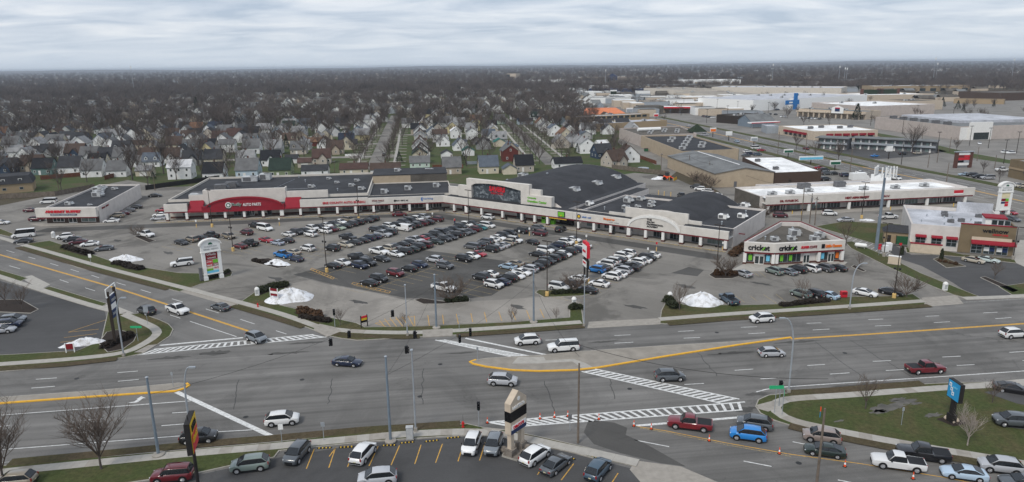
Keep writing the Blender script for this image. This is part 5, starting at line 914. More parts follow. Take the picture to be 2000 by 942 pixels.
# L, W, H, belt, nose z, hood z, x of: windscreen base, roof front, roof rear, rear glass base; tail deck z; wheel r, front axle, rear axle
SPEC = {
 'sedan':   (4.80, 1.84, 1.44, .95, .68, .92, 1.18, .20, -.92, -1.88, 1.00, .34, 1.45, -1.36),
 'coupe':   (4.70, 1.88, 1.36, .92, .68, .90, .90, .05, -.80, -1.85, .98, .34, 1.42, -1.33),
 'hatch':   (4.30, 1.80, 1.50, .98, .74, .96, 1.22, .38, -1.28, -2.02, 1.02, .33, 1.32, -1.27),
 'suv':     (4.55, 1.90, 1.75, 1.13, 1.00, 1.14, 1.42, .55, -1.50, -2.12, 1.16, .40, 1.40, -1.30),
 'boxsuv':  (4.75, 1.96, 1.82, 1.16, .98, 1.15, 1.20, .62, -1.92, -2.24, 1.16, .41, 1.44, -1.36),
 'bigsuv':  (5.40, 2.04, 1.93, 1.18, .98, 1.18, 1.34, .66, -2.40, -2.60, 1.18, .42, 1.66, -1.48),
 'minivan': (5.10, 1.98, 1.76, 1.06, .80, 1.02, 1.72, .86, -2.16, -2.44, 1.06, .35, 1.60, -1.48),
 'van':     (5.60, 2.02, 2.12, 1.20, .86, 1.14, 1.80, 1.22, -2.68, -2.76, 1.20, .37, 1.80, -1.66),
 'tallvan': (6.00, 2.06, 2.55, 1.30, .86, 1.14, 2.16, 1.50, -2.90, -2.96, 1.30, .37, 2.06, -1.75),
 'pickup':  (5.80, 2.02, 1.90, 1.16, 1.02, 1.18, 1.24, .60, -.62, -.80, 1.16, .42, 1.78, -1.82)}
def lerp3(a, b, t): return tuple(a[i] + (b[i] - a[i]) * t for i in range(3))
WHEEL = {}
def wheel_mesh(r):
    if r not in WHEEL:
        b = MB(); b.tube((0, -.11, 0), (0, .11, 0), r, r, 16); ty = b.mesh('tyre', M_['tyre'], True)
        b = MB(); b.tube((0, .10, 0), (0, .125, 0), r * .62, r * .60, 12)
        for k in range(5): a = 2 * pi * k / 5; b.tube((0, .127, 0), (r * .56 * cos(a), .127, r * .56 * sin(a)), .03, .04, 4)
        WHEEL[r] = (ty, b.mesh('rim', M_['alloy'], True))
    return WHEEL[r]
def make_car(kind, two=None, cover=False, cargo=False):
    L, W_, H, belt, nz, hz_, ws, rf, rr, rb, dk, wr, ax, bx = SPEC[kind]; w = W_ / 2; f, r = L / 2, -L / 2
    root = link('car_prototype', None); zb = .20 if wr < .36 else .28
    b = MB()
    secs = [body_sec(r, w * .74, zb + .18, belt * .78, .85), body_sec(r + .07, w * .88, zb + .04, dk * .92, .86), body_sec(r + .18, w * .95, zb + .02, dk * .97, .88), body_sec(r + .38, w * .985, zb - .02, dk - .02, .90)]
    if kind == 'pickup': secs = [body_sec(r, w * .90, zb + .25, belt - .03, .97, .03), body_sec(r + .08, w * .98, zb + .12, belt, .97, .03), body_sec(-.95, w, zb, belt, .97, .03)]
    secs += [body_sec(rb if kind == 'pickup' else min(rb + .35, r + 1.2), w, zb - .04, max(belt, dk - .02), .92), body_sec(0, w, zb - .05, belt, .93), body_sec(ws - .15, w, zb - .04, belt, .92), body_sec(ws + .15, w * .99, zb - .03, hz_, .88), body_sec(f - .48, w * .965, zb, nz + (hz_ - nz) * .62, .84), body_sec(f - .20, w * .90, zb + .03, nz + (hz_ - nz) * .15, .80), body_sec(f - .06, w * .80, zb + .08, nz * .90, .80), body_sec(f, w * .66, zb + .16, nz * .74, .85)]
    loft(b, secs)
    # cabin
    wb_, wt = w * .93, w * (.73 if kind in ('sedan', 'coupe', 'hatch') else .76 if kind != 'van' and kind != 'tallvan' else .88)
    rz_ = max(dk - .03, belt - .02) if kind != 'pickup' else belt - .01
    S = [gh_sec(rb, wb_ * .93, rz_ - .03, wb_ * .90, rz_ + .02), gh_sec(rr, wb_ * .96, belt - .02, wt * .93, H - .055), gh_sec(rr * .6 + rf * .4, wb_ * .99, belt - .02, wt, H - .005), gh_sec(rr * .25 + rf * .75, wb_, belt - .02, wt, H), gh_sec(rf, wb_, belt - .02, wt * .97, H - .04), gh_sec(ws, wb_ * .95, belt - .03, wb_ * .90, belt + .01)]
    o0 = len(b.m); loft(b, S, 0); ns = 8       # dark glasshouse, painted roof and pillars
    for k in range(len(S) - 1):
        for i in range(ns):
            sidef = i in (0, 1, 5, 6); endf = k in (0, len(S) - 2)
            if (sidef and not (cargo and k < 3)) or (endf and i == 3 and kind not in ('van', 'tallvan') or endf and k and i == 3): b.m[o0 + k * ns + i] = 1
    if kind == 'pickup':     # bed: dark well or cover set into the box
        b.box(r + .12, -.98, -w * .86, w * .86, belt - .02, belt + (.03 if cover else .006), 1)
        if not cover:
            for y0, y1 in ((-w * .96, -w * .86), (w * .86, w * .96)): b.box(r + .06, -.95, y0, y1, belt - .05, belt + .06)
            b.box(r + .02, r + .13, -w * .9, w * .9, belt - .05, belt + .05)
    # lower trim, bumpers, wheel arches
    b.box(r - .02, r + .12, -w * .78, w * .78, zb + .16, zb + .34, 1); b.box(f - .16, f + .012, -w * .52, w * .52, zb + .14, nz * .70, 1)
    for s_ in (-1, 1):
        b.box(bx + wr, ax - wr, s_ * w * .985 - .02, s_ * w * .985 + .02, zb - .02, zb + .10, 1)
        for x in (ax, bx):
            n_ = 14; R_ = wr * 1.17; pts = [(x + R_ * cos(pi * i / n_), s_ * (w + .004), wr + R_ * sin(pi * i / n_)) for i in range(n_ + 1)]
            vs = pts + [(x + R_, s_ * (w + .004), zb), (x - R_, s_ * (w + .004), zb)]
            order = list(range(n_ + 1)) + [n_ + 2, n_ + 1]
            b.add(vs, [tuple(order if s_ < 0 else order[::-1])], 1)
    b.obj('body', [M_['car_paint'], M_['black_trim']], root, smooth=True)
    # glass, set just proud of the cabin
    def pan(name, pts):
        o = MB().panel(pts, .012).obj(name, M_['car_glass'], root); return o
    A0, A1 = (ws - .06, wb_ * .90, belt + .05), (rf + .05, wt * .86, H - .06)
    o_ = Vector((.6, 0, .8)).normalized() * .012
    def off(p_, d): return (p_[0] + d[0], p_[1] + d[1], p_[2] + d[2])
    pan('windscreen', [off(q, o_ * 2) for q in ((A0[0], -A0[1], A0[2]), (A0[0], A0[1], A0[2]), (A1[0], A1[1], A1[2]), (A1[0], -A1[1], A1[2]))])
    R0, R1 = (rb + .05, wb_ * .84, rz_ + .08), (rr - .03, wt * .84, H - .10)
    o2 = Vector((-.6, 0, .5)).normalized() * .03
    if not cargo or kind == 'van': pan('rear_window', [off(q, o2) for q in ((R0[0], R0[1], R0[2]), (R0[0], -R0[1], R0[2]), (R1[0], -R1[1], R1[2]), (R1[0], R1[1], R1[2]))])
    def side(t, z):       # point on the cabin side
        k = (z - belt) / (H - belt); y = (wb_ + (wb_ * .35 + wt * .65 - wb_) * min(1, k / .72)) if k < .72 else (wb_ * .35 + wt * .65) + (wt - (wb_ * .35 + wt * .65)) * (k - .72) / .28
        return y + .008
    z0, z1 = belt + .05, H - .17
    def xf(z): return ws - .10 + (rf - ws) * (z - belt) / (H - belt) * 1.0
    def xr(z): return rb + .12 + (rr - rb) * (z - belt) / (H - belt) * 1.0
    cuts = [0, .47, .50, 1] if kind in ('sedan', 'coupe', 'hatch', 'pickup') else [0, .36, .385, .70, .725, 1]
    if cargo: cuts = [0, .26]
    for s_ in (1, -1):
        for k in range(0, len(cuts), 2):
            ta, tb = cuts[k], cuts[k + 1]
            q = []
            for t, z in ((ta, z0), (tb, z0), (tb, z1), (ta, z1)):
                x = xf(z) + (xr(z) - xf(z)) * t; q.append((x, s_ * side(t, z), z))
            pan('side_window', q[::-1] if s_ < 0 else q)
    # wheels
    ty, rim = wheel_mesh(wr)
    for x in (ax, bx):
        for s_ in (1, -1):
            o = link('wheel', ty, root, (x, s_ * (w - .085), wr)); 
            if s_ < 0: o.rotation_euler = (0, 0, pi)
            if kind != 'none': link('rim', rim, o)
    for s_ in (1, -1):
        MB().cbox((f - .20, s_ * w * .69), .20, w * .30, nz * .80, nz * .95, -s_ * .5).obj('headlight', M_['headlight'], root)
        if kind in ('suv', 'boxsuv', 'bigsuv', 'minivan', 'van', 'tallvan', 'hatch', 'pickup'): MB().box(r - .012 + (.03 if kind != 'pickup' else 0), r + .14, s_ * w * .80 - .09, s_ * w * .80 + .09, belt * .72, belt * 1.0).obj('taillight', M_['taillight'], root)
        else: MB().box(r - .006, r + .12, s_ * w * .66 - .17, s_ * w * .66 + .17, dk * .70, dk * .84).obj('taillight', M_['taillight'], root)
        MB().box(ws - .42, ws - .24, s_ * (w + .02) - .09, s_ * (w + .02) + .09, belt + .02, belt + .16).obj('mirror', M_['black_trim'], root)
    MB().box(r - .03, r + .02, -.16, .16, zb + .36, zb + .48).obj('number_plate', M_['plate'], root)
    if kind in ('bigsuv', 'boxsuv'):
        for s_ in (1, -1): MB().tube((rf - .15, s_ * wt * .82, H + .02), (rr + .1, s_ * wt * .82, H + .02), .025, .025, 5).obj('roof_rail', M_['black_trim'], root)
    note_kids(root); return root
PROTO = {k: make_car(k) for k in SPEC}
PROTO['covered_pickup'] = make_car('pickup', cover=True); PROTO['cargo_van'] = make_car('van', cargo=True)
NAMES = dict(sedan='sedan', coupe='coupe', hatch='hatchback', suv='suv', boxsuv='boxy suv', bigsuv='long suv', minivan='minivan', van='van', tallvan='high-roofed van', pickup='pickup truck', covered_pickup='pickup truck', cargo_van='cargo van')
CATS = dict(pickup='pickup truck', covered_pickup='pickup truck', van='van', tallvan='van', cargo_van='van', minivan='minivan', suv='suv', boxsuv='suv', bigsuv='suv')
OBJN = dict(pickup='pickup_truck', covered_pickup='pickup_truck', van='van', tallvan='van', cargo_van='van', minivan='minivan', sedan='parked_car', coupe='parked_car', hatch='parked_car')
CNAME = dict(darkgray='dark grey', gray='grey', silverblue='silver blue', lightblue='light blue', darkgreen='dark green', palegreen='pale green', darkred='dark red', steel='steel grey', slate='slate blue', sage='grey green', rose='rose beige', paleblue='pale blue', gunmetal='gunmetal grey', pickupred='dark red', icegreen='ice green')
def car(kind, col, loc, rz, label, group=None, name=None):
    r = ccopy(PROTO[kind]); r.name = name or OBJN.get(kind, 'suv' if 'suv' in kind else 'car'); r.location = (loc[0], loc[1], loc[2] if len(loc) > 2 else .045); r.rotation_euler = (0, 0, rz)
    c = PAINT[col]; j = 1 + random.uniform(-.12, .12); c = tuple(x * j for x in c)
    for ch in r.children:
        if ch.name.startswith('body'): ch.color = c + (1,)
    tag(r, label, CATS.get(kind, 'car'), group); return r
LOT = {
 (-29.5, -1): '-49.8/pickup/black/R -64.6/pickup/darkgray/R -67.9/sedan/black/R -70.5/suv/tan/R -73.8/sedan/black/F',
 (-29.5, 1): '-50.6/van/white/F -57.0/suv/maroon/R -62.6/suv/tan/F',
 (-11.7, -1): '-29.0/suv/tan/F -32.2/sedan/white/F -34.8/sedan/darkgray/F -37.6/sedan/white/F -40.2/sedan/black/F -43.0/suv/white/F -45.8/sedan/darkgray/F -48.8/suv/black/F -51.5/sedan/white/R -59.2/coupe/red/F -64.1/pickup/black/R -67.3/sedan/darkred/R',
 (-11.7, 1): '-23.6/suv/black/R -26.3/sedan/black/R -29.8/suv/black/R -32.4/suv/darkgray/R -35.2/sedan/black/R -37.8/sedan/palegreen/F -40.4/sedan/maroon/R -43.0/suv/white/R -48.1/suv/white/R -56.3/sedan/black/R -59.5/sedan/silverblue/R',
 (5.9, -1): '-13.4/suv/silver/F -16.7/suv/white/F -19.4/minivan/black/F -22.3/suv/darkgray/F -25.3/sedan/black/F -28.6/suv/white/F -31.2/sedan/darkgray/F -34.3/suv/black/F -44.9/pickup/black/F -59.1/suv/white/R -63.6/sedan/beige/R -66.9/pickup/blue/R',
 (5.9, 1): '-13.5/suv/maroon/R -17.8/sedan/black/R -20.4/suv/maroon/R -23.2/suv/darkgray/R -25.8/suv/black/R -28.4/van/white/R -34.0/suv/darkgray/R -36.8/pickup/silver/F -39.8/sedan/navy/R -42.4/suv/navy/R -45.0/sedan/black/R -47.7/sedan/darkgray/R -50.8/sedan/beige/F -55.5/boxsuv/black/R -67.3/sedan/navy/R',
 (24.3, -1): '-11.8/sedan/darkgray/F -14.8/suv/white/F -17.4/suv/darkgray/F -20.6/sedan/black/F -23.5/sedan/darkgray/F -26.1/minivan/black/F -28.7/suv/darkgray/F -31.9/sedan/black/F -34.5/sedan/red/R -37.1/pickup/silver/F -39.7/sedan/black/F -42.3/sedan/black/R -44.9/sedan/gray/F -47.5/suv/beige/R -51.0/pickup/white/F -58.0/pickup/black/F -63.1/sedan/white/F -66.3/sedan/black/R',
 (24.3, 1): '-11.8/minivan/white/F -15.0/sedan/teal/F -18.0/suv/maroon/R -20.7/sedan/darkgray/F -23.2/suv/gray/F -26.1/suv/black/R -29.2/sedan/black/F -31.8/suv/darkgray/F -35.0/sedan/darkgreen/F -39.5/minivan/maroon/R -42.0/suv/black/R -44.6/sedan/darkgreen/R -47.2/suv/black/R -50.3/sedan/white/F -55.5/sedan/darkgray/F -60.2/boxsuv/black/F -62.9/suv/navy/F',
 (41.7, -1): '-16.7/suv/black/F -19.5/suv/darkgray/F -22.3/sedan/white/F -25.4/sedan/white/R -28.0/suv/gray/R -31.2/sedan/black/R -33.8/minivan/gray/R -49.2/suv/silver/R -54.2/hatch/navy/F -58.1/hatch/black/R -62.8/suv/darkred/F -68.0/suv/black/F -71.2/sedan/black/R',
 (41.7, 1): '-22.5/boxsuv/white/F -25.5/suv/beige/R -28.2/sedan/silver/R -30.9/sedan/silver/R -33.5/boxsuv/black/R -38.6/coupe/red/F -41.2/hatch/white/F -44.4/suv/black/F -51.9/suv/gray/F',
 (60.3, -1): '-12.8/sedan/white/F -16.8/suv/white/F -20.7/suv/navy/R -24.3/sedan/darkgray/F -26.9/boxsuv/white/F -30.8/sedan/black/R -41.1/sedan/tan/R -44.0/sedan/lightblue/R -51.3/sedan/white/R -54.2/suv/darkgray/R',
 (60.3, 1): '-17.5/sedan/white/R -21.4/sedan/navy/R -24.7/suv/black/R -27.3/hatch/white/F -30.0/suv/black/R -32.6/suv/black/R -35.2/suv/black/F -37.8/suv/black/R -40.4/sedan/black/R -43.2/suv/silver/R -46.1/sedan/white/F -49.0/sedan/white/F -51.7/suv/black/R -54.6/sedan/navy/R -57.2/suv/white/F',
 (79.2, -1): '-18.1/suv/white/R -21.2/suv/white/F -24.4/sedan/darkgray/R -26.9/boxsuv/white/R -29.8/boxsuv/white/R -32.4/sedan/gray/R -35.1/suv/blue/R -43.1/sedan/white/R -47.2/sedan/darkgray/R -51.1/boxsuv/white/F',
 (79.2, 1): '-16.0/sedan/white/R -19.0/suv/black/F -21.6/sedan/white/R -24.2/suv/white/R -26.8/sedan/gray/R -29.4/pickup/black/R -32.2/suv/silver/R -35.4/sedan/white/R -38.0/suv/white/R -43.9/sedan/white/R -49.2/sedan/black/R',
}
ROWNAME = {-29.5: 'short auto parts row', -11.7: 'auto bureau row', 5.9: 'nail salon row', 24.3: 'billboard row', 41.7: 'hatch box row', 60.3: 'drive-up row', 79.2: 'red pylon row'}
random.seed(11)
for (u, s_), row in LOT.items():
    row = [x.split('/') for x in row.split()]
    for i, (v, kind, col, d) in enumerate(row):
        v = float(v); uu = u + s_ * (2.75 + random.uniform(-.15, .25)); p_ = L2(EW, uu, v); rz = EW[1] + (pi if d == 'R' else 0) + random.uniform(-.03, .03)
        if kind == 'van' and d == 'R': kind = 'cargo_van'
        lab = '%s %s, %s from the stores, %s side of the %s' % (CNAME.get(col, col), NAMES[kind], ORD[i], 'left' if s_ < 0 else 'right', ROWNAME[u])
        car(kind, col, p_ + (.045,), rz, lab, 'cars parked in the plaza lot')
# cars elsewhere: sighting, kind, colour, the sighting they head towards (or degrees), words
def carpx(x, y, kind, col, head, label, z=.05, group=None, hz=.75):
    p_ = P(x, y, hz); rz = radians(head)
    return car(kind, col, p_ + (z,), rz, label, group)
DR, LR, SR = 7.6, -34.0, -21.0
for a in (
 (127, 462, 'suv', 'white', 205, 'white suv first in the row facing the left road beside the buffet drive'),
 (141, 466.6, 'sedan', 'black', 205, 'black sedan second in the row facing the left road'), (152.4, 471.8, 'sedan', 'maroon', 205, 'maroon sedan in the middle of the row facing the left road'), (175, 475.7, 'sedan', 'white', 205, 'white sedan fourth in the row facing the left road'), (203, 484.4, 'sedan', 'gunmetal', 205, 'grey sedan parked last in the row facing the left road'),
 (46, 459, 'tallvan', 'white', 208, 'white high-roofed van turning out beside the buffet restaurant'), (45.5, 470, 'sedan', 'darkgray', 204, 'dark sedan leaving just in front of the white high van'), (285.6, 457.5, 'pickup', 'white', -30, 'white pickup truck parked beside the lone tree island'),
 (217.5, 430.5, 'sedan', 'white', 192, 'white sedan nearest the yellow kerb along the buffet side wall'), (229, 421, 'suv', 'tan', 192, 'tan suv second along the buffet side wall'), (238, 416.5, 'sedan', 'maroon', 192, 'maroon sedan third along the buffet side wall'), (249, 410.5, 'sedan', 'gray', 192, 'grey sedan fourth along the buffet side wall'), (263.5, 404, 'sedan', 'black', 192, 'black sedan farthest along the buffet side wall'), (303, 381.5, 'sedan', 'black', 10, 'black sedan alone by the fence behind the buffet restaurant'),
 (95, 394, 'van', 'white', 190, 'white passenger van standing left of the buffet restaurant'), (61, 410, 'sedan', 'maroon', 8, 'maroon sedan left of the buffet restaurant near the white van'), (72, 428, 'suv', 'maroon', 8, 'maroon suv half hidden by the buffet front corner'), (2, 434, 'sedan', 'white', 8, 'white car cut by the left edge near the buffet'),
 (313, 419, 'sedan', 'white', 188, 'white sedan behind the silver one at the auto parts end wall'), (309.6, 426, 'sedan', 'silver', 188, 'silver sedan at the front corner of the auto parts end wall'), (318, 409.5, 'sedan', 'red', 188, 'red car farthest back at the auto parts end wall'),
 (355.4, 513.6, 'bigsuv', 'white', 207, 'long white suv parked alone left of the tall plaza sign'), (867, 561.5, 'pickup', 'white', -32, 'white pickup truck behind the bare bush in the lower lot'),
 (780.2, 417.6, 'sedan', 'darkred', 8, 'dark red car driving along the shop fronts near the hair shop'), (952.7, 424, 'suv', 'white', 145, 'white suv standing at the thrift store kerb'), (1018, 450.8, 'boxsuv', 'black', 145, 'black suv parked above the painted hatch box'), (1052, 445.6, 'suv', 'gray', -35, 'grey suv behind the maroon one near the drive-up'), (1053.6, 455.4, 'suv', 'maroon', 145, 'maroon suv parked right of the painted hatch box'), (1039.8, 471.5, 'sedan', 'black', 125, 'black sedan driving between rows toward the thrift store'), (1095, 447.4, 'suv', 'black', 58, 'black suv waiting at the drive-up door'),
 (1450.7, 532.8, 'sedan', 'silver', 118, 'silver sedan beside the mulch island left of the phone shop'), (1512.7, 529, 'suv', 'sage', 118, 'dark green suv first from left in front of the phone shop'), (1539, 529, 'sedan', 'steel', 118, 'steel grey sedan second in front of the phone shop'), (1559, 525.5, 'suv', 'black', 118, 'black suv third in front of the corner retail building'), (1584, 523.7, 'suv', 'white', 118, 'white suv in front of the corner retail building'), (1611, 523, 'suv', 'gray', 118, 'grey suv in front of the pizza shop'), (1635, 521.6, 'sedan', 'black', 118, 'black sedan at the right end before the pizza shop'),
 (1423.7, 584, 'pickup', 'slate', 100, 'slate blue pickup truck beside the right snow pile'), (1564.5, 573.4, 'suv', 'sage', 122, 'brownish suv behind the bare shrub along Sheridan verge'.replace('Sheridan', 'the main road')), (1590, 573.4, 'suv', 'black', 122, 'black suv between the brownish suv and light blue sedan'), (1617, 575, 'sedan', 'lightblue', 122, 'light blue sedan beside the red bin at the road verge'), (1690, 570.6, 'sedan', 'white', -45, 'white sedan parked alone beside the grey lamp post'), (1741.5, 569, 'sedan', 'black', -45, 'black sedan under the dark lamp post by the right drive'),
 (1901.6, 507, 'sedan', 'beige', -50, 'beige sedan parked before the clinic, left of the pair'), (1931.4, 506.5, 'coupe', 'icegreen', -50, 'pale green two-door car parked before the clinic'),
 (1524, 420.3, 'suv', 'maroon', -15, 'dark maroon suv at the left end of the market strip'), (1620, 416.5, 'suv', 'white', -15, 'white suv parked at the market strip windows'), (1651.4, 428.7, 'sedan', 'silver', 180, 'silver sedan crossing the market strip lot'), (1735, 422.8, 'pickup', 'white', 8, 'white pickup truck right of the phone tower'),
 (1359.6, 364.5, 'suv', 'darkgray', 150, 'dark suv at the far end of the row behind the plaza'), (1368, 369, 'suv', 'white', 150, 'white suv second in the row behind the plaza'), (1382, 374, 'suv', 'white', 150, 'white suv third in the row behind the plaza'), (1398, 380, 'sedan', 'white', 150, 'white sedan fourth in the row behind the plaza'), (1409, 386, 'sedan', 'white', 150, 'white sedan last in the row behind the plaza'), (1331.5, 382.4, 'pickup', 'black', 95, 'black pickup truck alone in the yard behind the plaza'), (1457, 400.3, 'suv', 'silver', 150, 'silver suv by the grey end wall of the market strip'),
 (24.5, 624, 'suv', 'steel', 12, 'steel grey suv at the left edge, farthest of three'), (16, 633, 'suv', 'navy', 12, 'navy suv at the left edge, middle of three'), (2, 642.5, 'sedan', 'silver', 12, 'silver car at the left edge, nearest of three')):
    carpx(*a)
# traffic on the roads
for a in (
 (285.6, 606, 'suv', 'darkgray', 146, 'dark grey suv driving away up the left road'), (347, 604, 'pickup', 'white', -34, 'white pickup truck coming down the left road'), (430, 598, 'sedan', 'gunmetal', 146, 'grey sedan passing the plaza entrance on the left road'), (500, 658.6, 'suv', 'steel', -37, 'steel grey suv crossing the left crosswalk'),
 (678, 705, 'sedan', 'navy', -10, 'dark navy sedan alone in the middle of the junction'), (1030, 664, 'suv', 'white', 188, 'white suv behind the right stop line, left of two'), (1100, 676.5, 'bigsuv', 'white', 188, 'white long suv waiting nearest the tan median'), (982, 742, 'suv', 'silver', -8, 'silver suv driving below the tan median tip'), (1308, 733.5, 'suv', 'gunmetal', 2, 'dark grey suv approaching the lower right crosswalk'), (1507, 687, 'hatch', 'silver', 2, 'silver hatchback beside the yellow kerb of the median'), (1488, 621.5, 'suv', 'white', 189, 'white suv alone in the far lane below the right snow pile'), (1808, 718.5, 'covered_pickup', 'pickupred', 4, 'dark red pickup truck with covered bed on the right main road'), (1980, 651, 'suv', 'white', 6, 'white wagon cut by the right edge on the main road'), (1978, 757, 'sedan', 'black', -25, 'black sedan at the right edge on the lawn drive'),
 (551, 818, 'suv', 'white', 10, 'white suv with black roof panel past the left stop line'), (388, 852, 'suv', 'black', 9, 'black suv behind the yellow tyre sign'),
 (1347, 826, 'covered_pickup', 'pickupred', 164, 'dark red pickup truck first at the side street stop line'), (1461, 847, 'suv', 'blue', 163, 'bright blue suv in the side street queue'), (1474, 825.5, 'suv', 'gunmetal', 161, 'dark grey suv beside the blue one in the queue'), (1605, 851, 'suv', 'rose', 162, 'rose beige suv in the side street queue'), (1611, 877, 'sedan', 'darkgreen', 162, 'dark green black sedan in the side street queue'), (1803, 884, 'covered_pickup', 'black', 163, 'black pickup truck with flat covered bed in the queue'), (1754, 902, 'covered_pickup', 'white', 163, 'white pickup truck with black covered bed in the queue'), (1883, 921.5, 'sedan', 'paleblue', 164, 'pale blue sedan behind the white pickup in the queue'), (1955, 909, 'suv', 'silver', 164, 'silver suv last in the inner queue lane'), (2000, 940, 'sedan', 'gunmetal', 164, 'grey car cut by the lower right corner')):
    carpx(*a, z=.03, group='traffic on the roads')
bpy.context.view_layer.update()
for a in (
 (488, 906, 'suv', 'sage', 192, 'grey green wagon at the grass edge of the near lot'), (580, 884, 'suv', 'gunmetal', -100, 'dark grey suv nose-out first of the near stalls'), (709, 884, 'suv', 'white', 75, 'white small suv nose-in in the near lot'), (737, 932, 'suv', 'silver', 188, 'silver suv crossing the bottom of the near lot'), (921, 866, 'suv', 'white', -100, 'white suv nose-out beside the tan tower sign'), (964, 867, 'suv', 'steel', -100, 'steel grey suv nose-out beside the tan tower sign'), (1045, 888, 'suv', 'white', 50, 'white suv with black rear glass right of tan sign'), (1086, 904, 'sedan', 'gunmetal', 52, 'dark grey sedan second right of the tan sign'), (1168, 916, 'suv', 'slate', 58, 'dark blue suv at the right end of the near lot'), (337, 926, 'boxsuv', 'darkred', 188, 'boxy red car under the yellow tyre sign'), (28, 938, 'suv', 'tan', 188, 'tan suv cut by the lower left corner'), (1978, 822, 'suv', 'gunmetal', 170, 'dark grey suv on the pad in the right lawn')):
    carpx(*a, z=.16 if a[0] > 1900 else .045, group='cars in the near lot')
for a in ((1884, 340, 'sedan', 'lightblue', 175, 'light blue sedan first in the kerb row beyond the boulevard'), (1899, 341.5, 'suv', 'black', 175, 'black suv second in the kerb row beyond the boulevard'), (1911, 345, 'suv', 'black', 175, 'black suv third in the kerb row beyond the boulevard'), (1929, 347, 'bigsuv', 'silver', 175, 'silver long suv fourth in the kerb row beyond the boulevard'), (1984, 361, 'sedan', 'white', 175, 'white sedan below the brown store at right edge'), (1997, 363.5, 'suv', 'beige', 175, 'cream suv cut by the right edge below the brown store'), (1958, 331.5, 'pickup', 'white', 175, 'white pickup truck beside the brown banded store'),
 (1600, 327, 'sedan', 'red', 8, 'red car first behind the white-roofed shop'), (1610, 332, 'suv', 'black', 8, 'black suv second behind the white-roofed shop'), (1614, 338.5, 'suv', 'gunmetal', 8, 'grey suv third behind the white-roofed shop'), (1629, 338, 'sedan', 'black', 8, 'black sedan fourth behind the white-roofed shop'), (1651, 342, 'suv', 'navy', 8, 'navy suv beside the white box truck'), (1612, 350, 'suv', 'black', 8, 'black suv at the brick wall of the white-roofed shop'), (1681, 336.5, 'sedan', 'white', -75, 'white sedan driving on the boulevard above the phone tower'), (1750, 348, 'suv', 'white', -75, 'white suv driving on the boulevard right of the phone tower'), (1978, 427, 'sedan', 'gunmetal', -80, 'grey car on the boulevard beside the clinic roof'), (1973, 414, 'sedan', 'red', -80, 'red car on the boulevard above the clinic roof'),
 (1459, 296, 'suv', 'white', 8, 'white suv in front of the dark-roofed store, left'), (1464, 300, 'suv', 'navy', 8, 'navy suv in front of the dark-roofed store'), (1457, 303, 'sedan', 'gunmetal', 8, 'grey sedan in front of the dark-roofed store'), (1479, 301.5, 'suv', 'slate', 8, 'blue suv in front of the dark-roofed store'), (1476, 289, 'van', 'white', 8, 'white van in front of the dark-roofed store'), (1487, 293, 'sedan', 'red', 8, 'red sedan beside the white van'), (1574, 290, 'suv', 'darkred', 98, 'red suv on the boulevard beside the grass median'), (1439, 276, 'sedan', 'lightblue', 98, 'pale car on the boulevard above the grass median'), (1375, 263.5, 'pickup', 'silver', 8, 'silver pickup at the hedge beside the boulevard'), (1709, 304, 'sedan', 'blue', 20, 'blue sedan in front of the motel'), (1764, 300, 'suv', 'black', 10, 'black suv at the end of the motel'), (1792, 299, 'suv', 'beige', 10, 'beige suv beside the big bare tree'), (1360, 250, 'sedan', 'white', 98, 'white car on the boulevard near the fuel station'), (1345, 246, 'sedan', 'silver', 98, 'silver car farther up the boulevard'), (1347, 253.5, 'suv', 'navy', 98, 'navy suv on the boulevard')):
    carpx(*a, z=.06)
carpx(750, 301.5, 'sedan', 'black', 97, 'black car driving up the residential street', z=.07)
# far car parks: too small for parts
def far_car(me_cache={}):
    if not me_cache:
        b = MB(); loft(b, [body_sec(-2.3, .8, .3, .8), body_sec(-2.1, .92, .25, 1.0), body_sec(0, .94, .25, 1.0), body_sec(1.2, .92, .25, .98), body_sec(2.3, .8, .3, .72)]); loft(b, [gh_sec(-2.0, .84, .98, .82, 1.02), gh_sec(-1.5, .86, .98, .72, 1.55), gh_sec(.2, .86, .98, .72, 1.55), gh_sec(1.1, .82, .98, .8, 1.0)], 1); b.box(-1.5, .2, -.72, .72, 1.552, 1.57)
        me_cache['m'] = b.mesh('far_car', [M_['car_paint'], M_['car_glass']])
    return me_cache['m']
random.seed(5)
fc = ['white', 'silver', 'black', 'gray', 'darkgray', 'navy', 'maroon', 'white', 'silver']
def far_lot(words, rows, n):
    """rows: pairs of sightings; cars along each"""
    for q, (a, c) in enumerate(rows):
        A, C = P(*a), P(*c); m = int(hypot(C[0] - A[0], C[1] - A[1]) / 3.0); an = atan2(C[1] - A[1], C[0] - A[0]); k = 0
        for i in range(m):
            if random.random() > n: continue
            t = (i + .5) / m; col = random.choice(fc); o = link('distant_car', far_car(), None, (A[0] + (C[0] - A[0]) * t, A[1] + (C[1] - A[1]) * t, .06), an + pi / 2 + random.choice((0, pi)), PAINT[col])
            tag(o, 'tiny %s car, %s from left, %s row, %s' % (CNAME.get(col, col), ORD[k], ORD[q], words), 'car', 'distant cars in ' + words); k += 1
far_lot('mall lot by blue sign', [((1345, 202), (1425, 206)), ((1425, 208), (1520, 216)), ((1370, 211), (1440, 215)), ((1380, 218), (1440, 220)), ((1450, 222), (1530, 226)), ((1440, 228), (1500, 231)), ((1310, 200), (1360, 204))], .6)
far_lot('portico strip lot', [((1555, 231), (1605, 234)), ((1515, 229), (1545, 230))], .7)
far_lot('brown strip lot', [((1800, 182), (1960, 182)), ((1810, 186), (1950, 186)), ((1815, 190), (1930, 190))], .38)
far_lot('pale store lot', [((1900, 291), (1990, 303)), ((1880, 281), (1960, 284))], .22)
